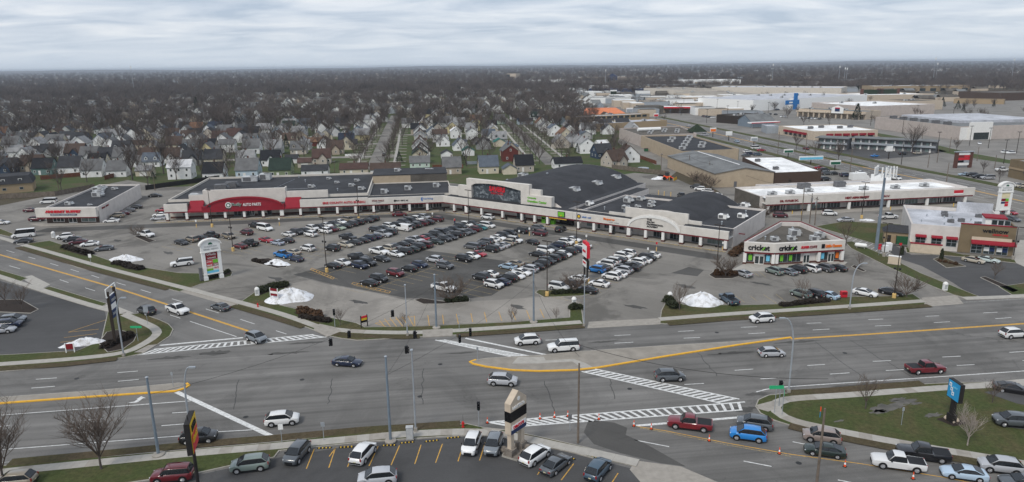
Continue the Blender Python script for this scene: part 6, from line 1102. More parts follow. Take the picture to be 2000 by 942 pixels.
far_lot('boulevard bend lots', [((1370, 228), (1430, 236)), ((1240, 205), (1290, 212)), ((1010, 177), (1080, 178)), ((1020, 182), (1090, 183)), ((1190, 191), (1250, 191)), ((1300, 195), (1350, 196))], .30)
for k in [k for k in PROTO.values()]:
    for c in list(KIDS[k]):
        for g2 in KIDS.get(c, ()): bpy.data.objects.remove(g2)
        bpy.data.objects.remove(c)
    bpy.data.objects.remove(k)
# ================================================================ houses
def house_proto(kind):
    L, D, ev, rg = dict(cape=(9.0, 8.8, 3.0, 7.3), plain=(8.8, 9.6, 3.4, 7.7), gabled=(9.2, 8.6, 3.2, 7.4), colonial=(9.5, 7.6, 5.2, 7.9), ranch=(12.5, 8.0, 2.7, 4.9), garage=(6.6, 6.2, 2.6, 4.4), far=(9.6, 8.6, 3.7, 7.4))[kind]
    r = link('house_prototype', None); x, y = L / 2, D / 2
    b = MB(); b.box(-x, x, -y, y, -.1, ev); b.add([(-x, -y, ev), (-x, y, ev), (-x, 0, rg), (x, -y, ev), (x, y, ev), (x, 0, rg)], [(0, 2, 1), (3, 4, 5)])
    if kind == 'gabled': b.box(-1.5, 2.7, -y - 1.6, -y + .3, -.1, ev - .3); b.add([(-1.5, -y - 1.6, ev - .3), (2.7, -y - 1.6, ev - .3), (.6, -y - 1.6, ev + 2.2), (.6, 0, ev + 2.2)], [(0, 1, 2)])
    b.obj('wall', M_['siding'], r)
    b = MB(); o = .35; dz = (rg - ev) / y * o
    for s_ in (-1, 1):
        q = [(-x - .3, s_ * (y + o), ev - dz), (x + .3, s_ * (y + o), ev - dz), (x + .3, 0, rg + .02), (-x - .3, 0, rg + .02)]; b.panel(q if s_ < 0 else q[::-1], .16)
    if kind == 'gabled':
        for s_ in (-1, 1):
            q = [(.6 + s_ * 2.5, -y - 1.9, ev - .6), (.6, -y - 1.9, ev + 2.3), (.6, -.6, ev + 2.3), (.6 + s_ * 2.5, -y + .5, ev - .6)]; b.panel(q if s_ > 0 else q[::-1], .14)
    b.obj('roof', M_['shingle'], r)
    def win(px_, py, pz, w=.95, h=1.25, side='s'):
        m = MB(); t = .05
        for k, (e, mi) in enumerate(((0, 0), (.13, 1))):
            dd = t + .02 * k
            if side == 's': m.box(px_ - w / 2 + e, px_ + w / 2 - e, py - dd, py, pz + e, pz + h - e, mi)
            else: s2 = 1 if side == 'e' else -1; m.box(min(px_, px_ + s2 * dd), max(px_, px_ + s2 * dd), py - w / 2 + e, py + w / 2 - e, pz + e, pz + h - e, mi)
        m.obj('window', [M_['white_trim'], M_['store_glass']], r)
    if kind in ('cape', 'plain', 'gabled', 'colonial', 'ranch'):
        for u in ((-.34, .30) if kind != 'gabled' else (-.36, .08, .38)): win(u * L, -y - (1.6 if u == .08 else 0), 1.0)
        MB().box(-.1 * L - .5, -.1 * L + .5, -y - .06, -y - .005, 0, 2.1).obj('door', M_['white_trim'], r)
        for sd in ('e', 'w'):
            s2 = 1 if sd == 'e' else -1
            win(s2 * x, -1.8, 1.0, .9, 1.2, sd); win(s2 * x, 1.8, 1.0, .9, 1.2, sd)
            if rg - ev > 2.4 or kind == 'colonial': win(s2 * x, 0, ev + (.5 if kind != 'colonial' else -.2), .85, 1.15, sd)
        if kind == 'colonial':
            for u in (-.34, 0, .34): win(u * L, -y, 3.4)
        c = .6; MB().box(-.28, .28, c - .3, c + .3, rg - 1.2, rg + .9).obj('chimney', M_['brick'], r)
    if kind == 'cape':
        for u in (-.26, .26):
            d = MB(); zc = ev + .7; d.box(u * L - .75, u * L + .75, -y + .55, -.6, zc, zc + 1.35); d.add([(u * L - .75, -y + .55, zc + 1.35), (u * L + .75, -y + .55, zc + 1.35), (u * L, -y + .55, zc + 2.1)], [(0, 1, 2)]); do = d.obj('dormer', M_['siding'], r)
            e = MB()
            for s_ in (-1, 1):
                q = [(u * L + s_ * .95, -y + .4, zc + 1.2), (u * L, -y + .4, zc + 2.18), (u * L, -.35, zc + 2.18), (u * L + s_ * .95, -.35, zc + 1.2)]; e.panel(q if s_ > 0 else q[::-1], .08)
            e.obj('dormer_roof', M_['shingle'], do); MB().box(u * L - .4, u * L + .4, -y + .49, -y + .545, zc + .3, zc + 1.25).obj('dormer_window', M_['store_glass'], do)
    if kind == 'garage': MB().box(-1.6, 1.6, -y - .05, -y - .005, 0, 2.1).obj('garage_door', M_['white_trim'], r)
    if kind in ('cape', 'ranch'): MB().box(-.1 * L - 1.2, -.1 * L + 1.2, -y - 1.2, -y - .01, -.1, .25).obj('porch_step', M_['concrete'], r)
    note_kids(r); return r
HP = {k: house_proto(k) for k in ('cape', 'plain', 'gabled', 'colonial', 'ranch', 'garage', 'far')}
WALLC = dict(white=(.78, .78, .77), cream=(.60, .54, .42), tan=(.40, .34, .27), beige=(.47, .42, .36), grey=(.27, .27, .27), lightgrey=(.50, .50, .50), navy=(.035, .055, .09), blue=(.07, .13, .20), teal=(.13, .20, .19), lightblue=(.46, .55, .62), mint=(.50, .60, .52), green=(.21, .25, .15), brick=(.13, .035, .028), yellow=(.60, .52, .30))
ROOFC = dict(grey=(.13, .13, .13), dark=(.045, .046, .050), black=(.022, .023, .026), brown=(.078, .055, .045), lightgrey=(.25, .25, .25), red=(.080, .050, .043), rust=(.17, .095, .06), white=(.62, .62, .62), green=(.028, .042, .034), teal=(.03, .13, .11), bluegrey=(.095, .112, .135), navy=(.03, .037, .055))
CN = dict(lightgrey='pale-grey', bluegrey='blue-grey')
def house(kind, wc, rc, p_, rz, label, group, scale=1.0, name='house'):
    r = ccopy(HP[kind]); r.name = name; r.location = (p_[0], p_[1], .06); r.rotation_euler = (0, 0, rz); r.scale = (scale, scale, scale)
    a = random.uniform(.92, 1.06); w = tuple(c * a for c in WALLC[wc]) + (1,); f = tuple(c * a for c in ROOFC[rc]) + (1,)
    for ch in r.children:
        n = ch.name
        if n.startswith('wall') or n.startswith('dormer'): ch.color = w
        elif n.startswith('roof'): ch.color = f
        for g2 in ch.children:
            if g2.name.startswith('dormer_roof'): g2.color = f
    tag(r, label, 'garage' if kind == 'garage' else 'house', group); return r
random.seed(21)
HR = {  # rows from the plaza outwards: sighting of the middle of the house, kind, wall, roof, degrees
 'row nearest the plaza': [(16, 324, 'gabled', 'navy', 'dark', 12), (54, 321, 'gabled', 'tan', 'brown', 12), (88, 326, 'cape', 'teal', 'black', 12), (141, 325, 'cape', 'white', 'dark', 12), (184, 330, 'cape', 'white', 'grey', 12), (232, 330, 'cape', 'white', 'grey', 12), (284, 334, 'garage', 'cream', 'lightgrey', 8), (355, 334, 'colonial', 'white', 'white', 8), (420, 335, 'cape', 'white', 'black', 8), (486, 331, 'cape', 'lightblue', 'grey', 8), (550, 330, 'cape', 'green', 'green', 8), (616, 328, 'ranch', 'white', 'dark', 8), (692, 326, 'ranch', 'cream', 'red', 8), (753, 327, 'ranch', 'white', 'brown', 8), (820, 323, 'colonial', 'mint', 'grey', 8), (882, 324, 'cape', 'tan', 'grey', 8), (953, 323, 'cape', 'cream', 'bluegrey', 8), (985, 330, 'garage', 'cream', 'bluegrey', 98), (1016, 321, 'cape', 'beige', 'black', 8), (1107, 315, 'ranch', 'white', 'black', 8), (1200, 311, 'gabled', 'beige', 'brown', 30), (1225, 303, 'cape', 'white', 'brown', 98)],
 'second row back': [(25, 281, 'cape', 'lightgrey', 'grey', 10), (74, 291, 'ranch', 'grey', 'black', 10), (98, 294, 'gabled', 'grey', 'dark', 10), (129, 294, 'colonial', 'lightgrey', 'lightgrey', 10), (150, 297, 'gabled', 'navy', 'brown', 10), (178, 301, 'gabled', 'lightgrey', 'grey', 10), (213, 303, 'gabled', 'lightgrey', 'dark', 10), (245, 305, 'gabled', 'lightgrey', 'grey', 10), (290, 303, 'cape', 'tan', 'brown', 10), (336, 305, 'gabled', 'white', 'brown', 10), (378, 309, 'gabled', 'grey', 'dark', 10), (420, 309, 'cape', 'cream', 'dark', 10), (481, 309, 'gabled', 'white', 'lightgrey', 10), (530, 310, 'gabled', 'white', 'black', 10), (566, 311, 'garage', 'white', 'dark', 10), (596, 318, 'garage', 'beige', 'red', 10), (629, 306, 'gabled', 'beige', 'red', 10), (872, 301, 'garage', 'white', 'dark', 98), (820, 306, 'colonial', 'cream', 'green', 98), (914, 296, 'garage', 'white', 'teal', 98), (995, 301, 'colonial', 'brick', 'grey', 98), (1175, 296, 'gabled', 'navy', 'dark', 20), (1143, 287, 'colonial', 'white', 'lightgrey', 98)],
 'third row back': [(60, 265, 'ranch', 'teal', 'dark', 8), (104, 274, 'cape', 'white', 'black', 98), (128, 271, 'ranch', 'white', 'lightgrey', 8), (158, 272, 'gabled', 'blue', 'dark', 8), (207, 270, 'cape', 'white', 'dark', 8), (270, 280, 'ranch', 'tan', 'brown', 8), (343, 282, 'cape', 'cream', 'brown', 8), (374, 285, 'cape', 'lightblue', 'grey', 8), (408, 286, 'cape', 'tan', 'black', 8), (445, 286, 'colonial', 'white', 'grey', 8), (493, 288, 'cape', 'white', 'grey', 8), (536, 289, 'cape', 'lightgrey', 'lightgrey', 8), (584, 289, 'cape', 'beige', 'grey', 8), (655, 289, 'gabled', 'tan', 'brown', 8), (975, 279, 'garage', 'cream', 'teal', 98), (931, 275, 'garage', 'grey', 'black', 98), (1118, 272, 'cape', 'lightgrey', 'grey', 98), (1103, 265, 'cape', 'cream', 'rust', 98), (1175, 282, 'garage', 'white', 'white', 20), (1140, 261, 'ranch', 'lightgrey', 'bluegrey', 98)],
 'fourth row back': [(4, 261, 'cape', 'white', 'rust', 8), (200, 252, 'cape', 'white', 'dark', 8), (284, 246, 'cape', 'white', 'dark', 8), (339, 264, 'cape', 'white', 'brown', 8), (369, 267, 'cape', 'white', 'brown', 8), (430, 269, 'cape', 'cream', 'red', 8), (459, 265, 'cape', 'cream', 'red', 8), (490, 272, 'cape', 'lightblue', 'grey', 8), (519, 272, 'cape', 'lightgrey', 'grey', 8), (566, 271, 'cape', 'cream', 'brown', 8), (613, 275, 'ranch', 'brick', 'rust', 8), (677, 273, 'gabled', 'cream', 'navy', 8), (859, 267, 'colonial', 'white', 'brown', 8), (921, 262, 'colonial', 'white', 'grey', 98), (975, 269, 'cape', 'grey', 'lightgrey', 8), (1100, 262, 'cape', 'tan', 'rust', 98), (1082, 256, 'colonial', 'white', 'bluegrey', 98), (1067, 247, 'cape', 'white', 'grey', 98), (1057, 240, 'cape', 'white', 'rust', 98)],
 'line beside first street': [(823, 294, 'cape', 'white', 'black', 98), (821, 286, 'cape', 'white', 'lightgrey', 98), (821, 278.5, 'cape', 'white', 'brown', 98), (821, 270.5, 'colonial', 'lightgrey', 'lightgrey', 98), (821, 263, 'cape', 'cream', 'dark', 98), (822, 257, 'cape', 'white', 'grey', 98), (824, 246, 'cape', 'cream', 'white', 98)],
 'cross street cluster': [(385, 252, 'cape', 'cream', 'rust', 8), (422, 250, 'colonial', 'white', 'navy', 8), (565, 247, 'cape', 'cream', 'green', 8), (673, 246, 'garage', 'white', 'dark', 8), (698, 257, 'cape', 'lightblue', 'bluegrey', 98), (702, 243, 'cape', 'white', 'dark', 98), (727, 241, 'cape', 'white', 'lightgrey', 98), (890, 260, 'colonial', 'white', 'white', 98), (930, 235, 'gabled', 'yellow', 'rust', 8), (975, 234, 'gabled', 'mint', 'grey', 8), (1025, 235, 'ranch', 'lightblue', 'navy', 8), (1006, 226, 'cape', 'white', 'black', 8), (1045, 227, 'cape', 'white', 'green', 8), (748, 231, 'cape', 'lightgrey', 'grey', 98), (705, 228, 'cape', 'white', 'brown', 98)]}
HPOS = []
for rn, row in HR.items():
    row = sorted(row, key=lambda a: a[0] if 'line' not in rn else -a[1])
    for i, (x, y, k, wc, rc, dg) in enumerate(row):
        k = 'plain' if k == 'cape' and ('nearest' in rn or (i * 7) % 5 < 3) else k; p_ = P(x, y, 3.2 if k != 'garage' else 2.0); sc = random.uniform(.92, 1.06)
        for _ in range(40):     # keep neighbours clear of each other
            hit = [q for q in HPOS if hypot(q[0] - p_[0], q[1] - p_[1]) < 10.2]
            if not hit: break
            q = hit[0]; d = max(.1, hypot(p_[0] - q[0], p_[1] - q[1])); p_ = (p_[0] + (p_[0] - q[0]) / d * 1.2, p_[1] + (p_[1] - q[1]) / d * 1.2 + .1)
        HPOS.append(p_)
        house(k, wc, rc, p_, radians(dg), '%s %s with %s roof, %s %s in the %s' % (CN.get(wc, wc), 'garage' if k == 'garage' else 'house', CN.get(rc, rc), ORD[i], 'from the near end' if 'line' in rn else 'from the left', rn), 'houses behind the plaza', sc, 'house' if k != 'garage' else 'garage')
# farther blocks in street rows, largest first; the remainder as one mass
def residential(x, y):
    lim = 95 + (y - 470) * .05 if y > 470 else 60
    return x < lim - 10 and abs(x) < .80 * y + 20
def instreet(x, y, d): return any(y < s_[-1][1] and abs(x - (s_[0][0] + (s_[-1][0] - s_[0][0]) * (y - s_[0][1]) / (s_[-1][1] - s_[0][1]))) < d for s_ in (S1, S2))
cells = []
for ry in range(34):
    y = 372 + ry * 27 + (ry % 2) * 7
    for rx in range(-100, 14):
        x = rx * 13.8 + random.uniform(-2.5, 2.5); yy = y + x * .13 + random.uniform(-2.5, 2.5)
        if not residential(x, yy) or random.random() < .08 or yy < 345 or (yy > 560 and random.random() < .3): continue
        if any(hypot(q[0] - x, q[1] - yy) < 13 for q in HPOS): continue
        if instreet(x, yy, 14): continue
        cells.append((hypot(x, yy), x, yy, ry))
cells.sort(); wl_ = ['white'] * 11 + ['cream', 'cream', 'lightgrey', 'lightgrey', 'tan', 'beige', 'lightblue', 'grey', 'yellow']; rl_ = ['grey', 'dark', 'dark', 'brown', 'grey', 'lightgrey', 'lightgrey', 'black', 'bluegrey']
n_ind = 300 - len(HPOS); rowcount = {}; rest = MB()
for i, (d, x, y, ry) in enumerate(cells):
    wc, rc = random.choice(wl_), random.choice(rl_); dg = random.choice((8, 98, 98)) + random.uniform(-3, 3); HPOS.append((x, y)); sc = random.uniform(.9, 1.08)
    if i < n_ind:
        k = ('gabled' if random.random() < .4 else 'cape') if d < 470 else 'far'; rowcount[ry] = rowcount.get(ry, 0) + 1
        house(k, wc, rc, (x, y), radians(dg), '%s house with %s roof among bare trees, %s nearest of the far houses' % (CN.get(wc, wc), CN.get(rc, rc), ORD[i]), 'houses among the far trees', sc)
    else:
        a = radians(dg); X, Y, ev, rg = 5 * sc, 4.4 * sc, 3.8, 7.4
        def T(u, v, z): q = rot2((u, v), a); return (x + q[0], y + q[1], z)
        j = 0 if wc in ('white', 'lightgrey') else 1 if wc in ('cream', 'yellow', 'beige') else 2; k = 3 + rl_.index(rc) % 2
        rest.add([T(-X, -Y, 0), T(X, -Y, 0), T(X, Y, 0), T(-X, Y, 0), T(-X, -Y, ev), T(X, -Y, ev), T(X, Y, ev), T(-X, Y, ev), T(-X, 0, rg), T(X, 0, rg)], [(0, 1, 5, 4), (1, 2, 6, 9, 5), (2, 3, 7, 6), (3, 0, 4, 8, 7)], j); rest.add([T(-X - .3, -Y - .3, ev - .2), T(X + .3, -Y - .3, ev - .2), T(X + .3, 0, rg + .1), T(-X - .3, 0, rg + .1), T(-X - .3, Y + .3, ev - .2), T(X + .3, Y + .3, ev - .2)], [(0, 1, 2, 3), (3, 2, 5, 4)], k)
# the crowded commercial strip at the boulevard bend
for i in range(150):
    y = random.uniform(560, 1500); x = random.uniform(70 + (y - 560) * .09, 190 + (y - 560) * .30); X, Y, h = random.uniform(6, 20), random.uniform(5, 10), random.uniform(4, 8)
    if any(hypot(x - o_.location.x - 15, y - o_.location.y - 15) < 55 for o_, _l in FB.values()) or hypot(x - 150, y - 590) < 60: continue
    rest.box(x - X, x + X, y - Y, y + Y, 0, h, random.choice((0, 0, 1, 1, 2, 4))); rest.box(x - X + .3, x + X - .3, y - Y + .3, y + Y - .3, h, h + .15, random.choice((0, 3, 3, 4, 0)))
# scattered roofs far out in the woods and along the distant commercial strip
for i in range(1000):
    r_ = random.uniform(900, 6000); an = random.uniform(-.62, .62); x, y = r_ * sin(an), r_ * cos(an); X, Y, h = (random.uniform(6, 13), 6, 5) if random.random() < .9 or x < 0 else (random.uniform(20, 55), 18, 8)
    if -60 < x - 120 < 300 and y < 1000: continue
    rest.box(x - X, x + X, y - Y, y + Y, 0, h, random.choice((0, 1, 1, 2, 4, 4))); rest.add([(x - X, y - Y, h), (x + X, y - Y, h), (x + X, y, h + 3), (x - X, y, h + 3), (x + X, y + Y, h), (x - X, y + Y, h)], [(0, 1, 2, 3), (3, 2, 4, 5)], 3 + i % 2)
stuff(rest.obj('distant_houses', [M_['white_panel'], M_['sandstone'], M_['galvanised'], M_['grey_roof'], M_['gravel_roof']]), 'scattered pale roofs and walls of distant houses among the woods', 'houses')
for r in HP.values():
    for c in KIDS[r]:
        for g2 in KIDS.get(c, ()): bpy.data.objects.remove(g2)
        bpy.data.objects.remove(c)
    bpy.data.objects.remove(r)
# ================================================================ trees and shrubs
def bare(seed, h=12.0, spread=.42, limbs=7, sub=6, twigs=7, tr=.02, trunk_r=.22, lift=.28, wt=.045):
    R = random.Random(seed); T = MB(); C = MB(); th = h * lift
    T.tube((0, 0, -.2), (0, 0, th * .5), trunk_r * 1.15, trunk_r * .9, 7); T.tube((0, 0, th * .5), (R.uniform(-.1, .1), R.uniform(-.1, .1), th), trunk_r * .9, trunk_r * .75, 7)
    def grow(p_, d, L, r, depth):
        d = d.normalized(); q = p_ + d * L * .5; d2 = (d + Vector((R.uniform(-.25, .25), R.uniform(-.25, .25), R.uniform(0, .3)))).normalized(); e = q + d2 * L * .5
        n = 5 if depth == 0 else 3
        C.tube(p_, q, r, r * .75, n, 0, False); C.tube(q, e, r * .75, r * .45, n, 0, False)
        if depth == 2: return
        m = sub if depth == 0 else twigs
        for i in range(m):
            t = .28 + .72 * (i + R.random() * .6) / m; b0 = p_.lerp(q, t * 2) if t < .5 else q.lerp(e, min(1, t * 2 - 1))
            a = R.uniform(0, 2 * pi); s_ = Vector((cos(a), sin(a), R.uniform(.0, .7)))
            grow(b0, (d2 * .75 + s_ * .75), L * R.uniform(.38, .62), max(wt * (.8 if depth else 1.3), r * .5), depth + 1)
    for i in range(limbs):
        a = 2 * pi * i / limbs + R.uniform(-.3, .3); tilt = spread * R.uniform(.6, 1.5) if i else .1
        z = th * R.uniform(.72, 1.0) if i else th
        grow(Vector((0, 0, z)), Vector((sin(tilt) * cos(a), sin(tilt) * sin(a), cos(tilt))), (h - z) * R.uniform(.62, .85), trunk_r * .5, 0)
    return T, C
def tree_data(seed, mat='twig', bark='bark', **k):
    T, C = bare(seed, **k); return T.mesh('trunk', M_[bark]), C.mesh('crown', M_[mat])
NEAR = [tree_data(100 + i, h=12, spread=.40 + .06 * i, limbs=7, sub=7, twigs=8, wt=.026) for i in range(3)]
MID = [tree_data(200 + i, 'twig', h=13, spread=.40 + .07 * i, limbs=7, sub=6, twigs=6, wt=.028) for i in range(4)]
BIG = tree_data(300, 'brown_twig', 'grey_bark', h=8, spread=.55, limbs=11, sub=9, twigs=10, trunk_r=.13, lift=.22, wt=.010)
BUSH = tree_data(310, 'brown_twig', 'grey_bark', h=3.4, spread=.85, limbs=9, sub=8, twigs=8, trunk_r=.10, lift=.12, wt=.020)
SMALL = tree_data(320, 'brown_twig', 'grey_bark', h=4, spread=.42, limbs=7, sub=6, twigs=6, trunk_r=.07, lift=.25, wt=.012)
PALE = tree_data(330, 'pale_bark', 'pale_bark', h=5, spread=.40, limbs=9, sub=7, twigs=6, trunk_r=.09, lift=.30, wt=.014)
def tree(dat, p_, s, label, group=None, name='bare_tree', z=.05, rz=None, sxy=1.0):
    t = thing(name, label, 'tree', (p_[0], p_[1], z), random.uniform(0, 6.28) if rz is None else rz, group); t.scale = (s * sxy, s * sxy, s)
    link('trunk', dat[0], t); link('crown', dat[1], t); return t
def top_z(bx, by, ty):
    b = P(bx, by); lo, hi = 0.0, 45.0
    for _ in range(40):
        m = (lo + hi) / 2; x, y = P(bx, ty, m)
        if hypot(x, y) > hypot(*b): lo = m
        else: hi = m
    return lo
random.seed(31)
for bx, by, ty, dat, h0, lab in (
 (198, 918, 786, BIG, 8, 'round bare tree on the near verge left of the blue grey pole'), (8, 945, 802, BIG, 8, 'bare tree cut by the left edge on the near verge'),
 (1000, 633, 600, SMALL, 4, 'small bare tree on the lower lot verge, left of the far lamp'), (1086, 627, 603, SMALL, 4, 'small bare tree on the lower lot verge nearest the hedge'), (665, 637, 604, SMALL, 4, 'small bare tree behind the left pedestrian signal'), (789, 642, 612, SMALL, 4, 'small bare tree beside the yellow hatching'),
 (884, 590, 541, BUSH, 3.4, 'wide bare bush before the white pickup in the lower lot'), (1122, 573, 534, BUSH, 3.4, 'wide bare bush under the red topped pylon'), (1327, 607, 553, SMALL, 4, 'upright bare tree left of the right snow pile'), (1417, 540, 500, BUSH, 3.4, 'bare bush on the island left of the phone shop'),
 (1566, 592, 545, SMALL, 4, 'thin bare tree on the verge by the brownish suv'), (1770, 581, 537, BUSH, 3.4, 'reddish bare bush beside the right drive'), (1678, 524, 496, SMALL, 4, 'little red-brown tree right of the pizza shop'), (1480, 430, 405, BUSH, 3.4, 'bare bush beside the academy end wall, left of two'), (1494, 424, 400, BUSH, 3.4, 'bare bush beside the academy end wall, right of two'), (1652, 480, 430, SMALL, 4, 'bare tree by the striped path left of the phone tower'),
 (1690, 800, 732, SMALL, 4, 'slim bare tree with white trunk guard on the right lawn'), (1938, 788, 742, SMALL, 4, 'slim bare tree near the lawn drive'), (1889, 872, 802, PALE, 5, 'pale bare tree on the right lawn below the blue sign'), (1942, 547, 510, SMALL, 4, 'thin bare tree in the clinic lot island'),
 (12, 598, 548, SMALL, 4, 'bare tree on the corner lot island, left of two'), (44, 606, 556, SMALL, 4, 'bare tree on the corner lot island, right of two'), (268, 463, 440, BUSH, 3.4, 'small bare tree beside the lone white pickup island'),
 (1488, 358, 330, NEAR[0], 12, 'bare tree against the tan shed wall'), (1555, 292, 262, NEAR[1], 12, 'bare tree on the boulevard verge left of the red suv'), (1592, 306, 275, NEAR[2], 12, 'bare tree on the boulevard verge below the red awning store'), (1637, 317, 276, NEAR[0], 12, 'bare tree on the boulevard verge before the motel'), (1781, 300, 246, NEAR[1], 12, 'big forked bare tree right of the motel'), (1868, 295, 272, NEAR[2], 12, 'bare tree before the pale store corner'), (1920, 338, 315, NEAR[0], 12, 'small bare tree right of the brown pylon sign'), (1951, 356, 330, NEAR[1], 12, 'small bare tree below the brown banded store'), (1172, 268, 236, NEAR[2], 12, 'wide bare tree before the yellow tan store'),
 (1356, 356, 335, BUSH, 3.4, 'bare bush thicket by the shed wall, left'), (1372, 362, 338, BUSH, 3.4, 'bare bush thicket by the shed wall, middle'), (1388, 370, 345, BUSH, 3.4, 'bare bush thicket by the shed wall, right'), (259, 352, 276, NEAR[0], 12, 'forked bare tree behind the buffet restaurant'), (120, 372, 330, NEAR[1], 12, 'bare tree beside the red fence behind the buffet'), (345, 352, 300, NEAR[2], 12, 'bare tree before the white-roofed house'), (320, 340, 262, NEAR[0], 12, 'tall bare tree between the rows behind the buffet'), (60, 340, 290, NEAR[1], 12, 'bare tree above the mansard flats'), (112, 318, 280, NEAR[2], 12, 'bare tree before the grey houses'), (22, 308, 265, NEAR[0], 12, 'bare tree at the left edge of the neighbourhood'), (395, 348, 320, NEAR[1], 12, 'bare tree left of the navy roofed house'), (692, 310, 270, NEAR[1], 12, 'bare tree left of the first street mouth')):
    h = max(1.5, top_z(bx, by, ty)); tree(dat, P(bx, by), h / h0, lab, None, 'bare_bush' if 'bush' in lab else 'bare_tree', .14)
# street trees and the trees of the near blocks: individuals
N0 = len([o for o in COL.objects if o.name.startswith('bare_tree')]); cnt = {'a': 0, 'b': 0, 'c': 0}
def ok(x, y, d=6.0): return not any(abs(q[0] - x) < d and abs(q[1] - y) < d * .85 for q in HPOS)
IND = []
for s_, nm in ((S1, 'first street'), (S2, 'second street')):
    for sd, side in ((-6.8, 'right'), (6.8, 'left')):
        for i, p_ in enumerate(resample(offset_line(s_[:4], sd), 19)):
            if p_[1] < 300: continue
            h = random.uniform(.62, 1.0); q = (p_[0] + random.uniform(-1, 1), p_[1] + random.uniform(-4, 4)); IND.append(q); tree(random.choice(MID), q, h, 'bare street tree, %s from the near end on the %s of the %s' % (ORD[i], side, nm), 'bare trees lining the two streets')
cand = []
for i in range(1150):
    y = random.uniform(285, 640); x = random.uniform(-.82 * y, 90)
    if x > 62 + max(0, y - 470) * .1 or not ok(x, y) or (y < 330 and x > -120): continue
    if instreet(x, y, 6): continue
    if any(hypot(q[0] - x, q[1] - y) < (10.5 if y > 420 else 17) for q in IND): continue
    IND.append((x, y)); cand.append((hypot(x, y), x, y))
cand.sort(); left = max(0, 292 - len([o for o in COL.objects if o.name.startswith('bare_tree')])); woods = [[], [], [], []]
for i, (d, x, y) in enumerate(cand):
    h = random.uniform(.62, 1.32)
    if i < left: tree(random.choice(MID), (x, y), h, 'bare grey-brown tree among the houses behind the plaza, %s nearest' % ORD[i], 'bare trees among the houses')
    else: woods[i % 4].append((x, y, h))
# ---- the woods beyond: one mass
random.seed(77)
def inmall(x, y): return x > 60 + max(0, y - 450) * .06 and y < 1150 and x < 900
for i in range(6300):
    y = 500 + 1000 * random.random() ** .85; x = random.uniform(-.85 * y, .85 * y)
    if inmall(x, y): 
        if random.random() < .86 or y < 520: continue
        if any(-8 < U2(((o_.location.x, o_.location.y), o_.rotation_euler.z), (x, y))[0] < l_ + 8 and -6 < U2(((o_.location.x, o_.location.y), o_.rotation_euler.z), (x, y))[1] < 100 for o_, l_ in FB.values()): continue
    if not ok(x, y, 5.0): continue
    if instreet(x, y, 4.5): continue
    woods[i % 4].append((x, y, random.uniform(.65, 1.25) * (.6 if inmall(x, y) else 1)))
r_ = 1300.0
while r_ < 14000:
    st_ = r_ * .0105; m = int(1.36 * r_ / st_)
    for j in range(m):
        a = -.68 + 1.36 * (j + random.random()) / m; rr = r_ + random.uniform(-.5, .5) * st_ * 2.2; x, y = rr * sin(a), rr * cos(a)
        if rr < 2300 and 60 < x < 900 and random.random() < .35: continue
        woods[j % 4].append((x, y, random.uniform(.8, 1.5) * (1 + rr / 16000)))
    r_ += st_ * 2.2
# ---- conifers
def conifer_mesh(seed, h=10.0, r=2.4):
    R = random.Random(seed); b = MB()
    for i in range(520):
        t = R.random() ** .8; z = h * (.08 + .92 * t); rr = r * (1 - t) * R.uniform(.55, 1.05) + .08; a = R.uniform(0, 6.28); c = Vector((rr * cos(a), rr * sin(a), z)); d = Vector((cos(a), sin(a), -.35)); s_ = R.uniform(.35, .75) * (1.15 - .5 * t); w = Vector((-sin(a), cos(a), R.uniform(-.3, .3))) * s_ * .5
        b.add([c - w, c + w, c + d * s_], [(0, 1, 2)]); b.add([c - w * .6 + Vector((0, 0, .2)), c + d * s_ * .8, c + Vector((0, 0, -.35))], [(0, 1, 2)])
    return MB().tube((0, 0, 0), (0, 0, h * .95), .18, .03, 6).mesh('trunk', M_['bark']), b.mesh('crown', M_['needles'])
CON = [conifer_mesh(5), conifer_mesh(6, 10, 3.4)]
FARM = [tree_data(400 + i, 'far_twig', 'far_twig', h=12.5, spread=.45 + .06 * i, limbs=8, sub=6, twigs=4, wt=.066, trunk_r=.22) for i in range(4)]
woods.append([w for l_ in woods for n_, w in enumerate(l_) if n_ % 34 == 7]); FARM.append(CON[0])
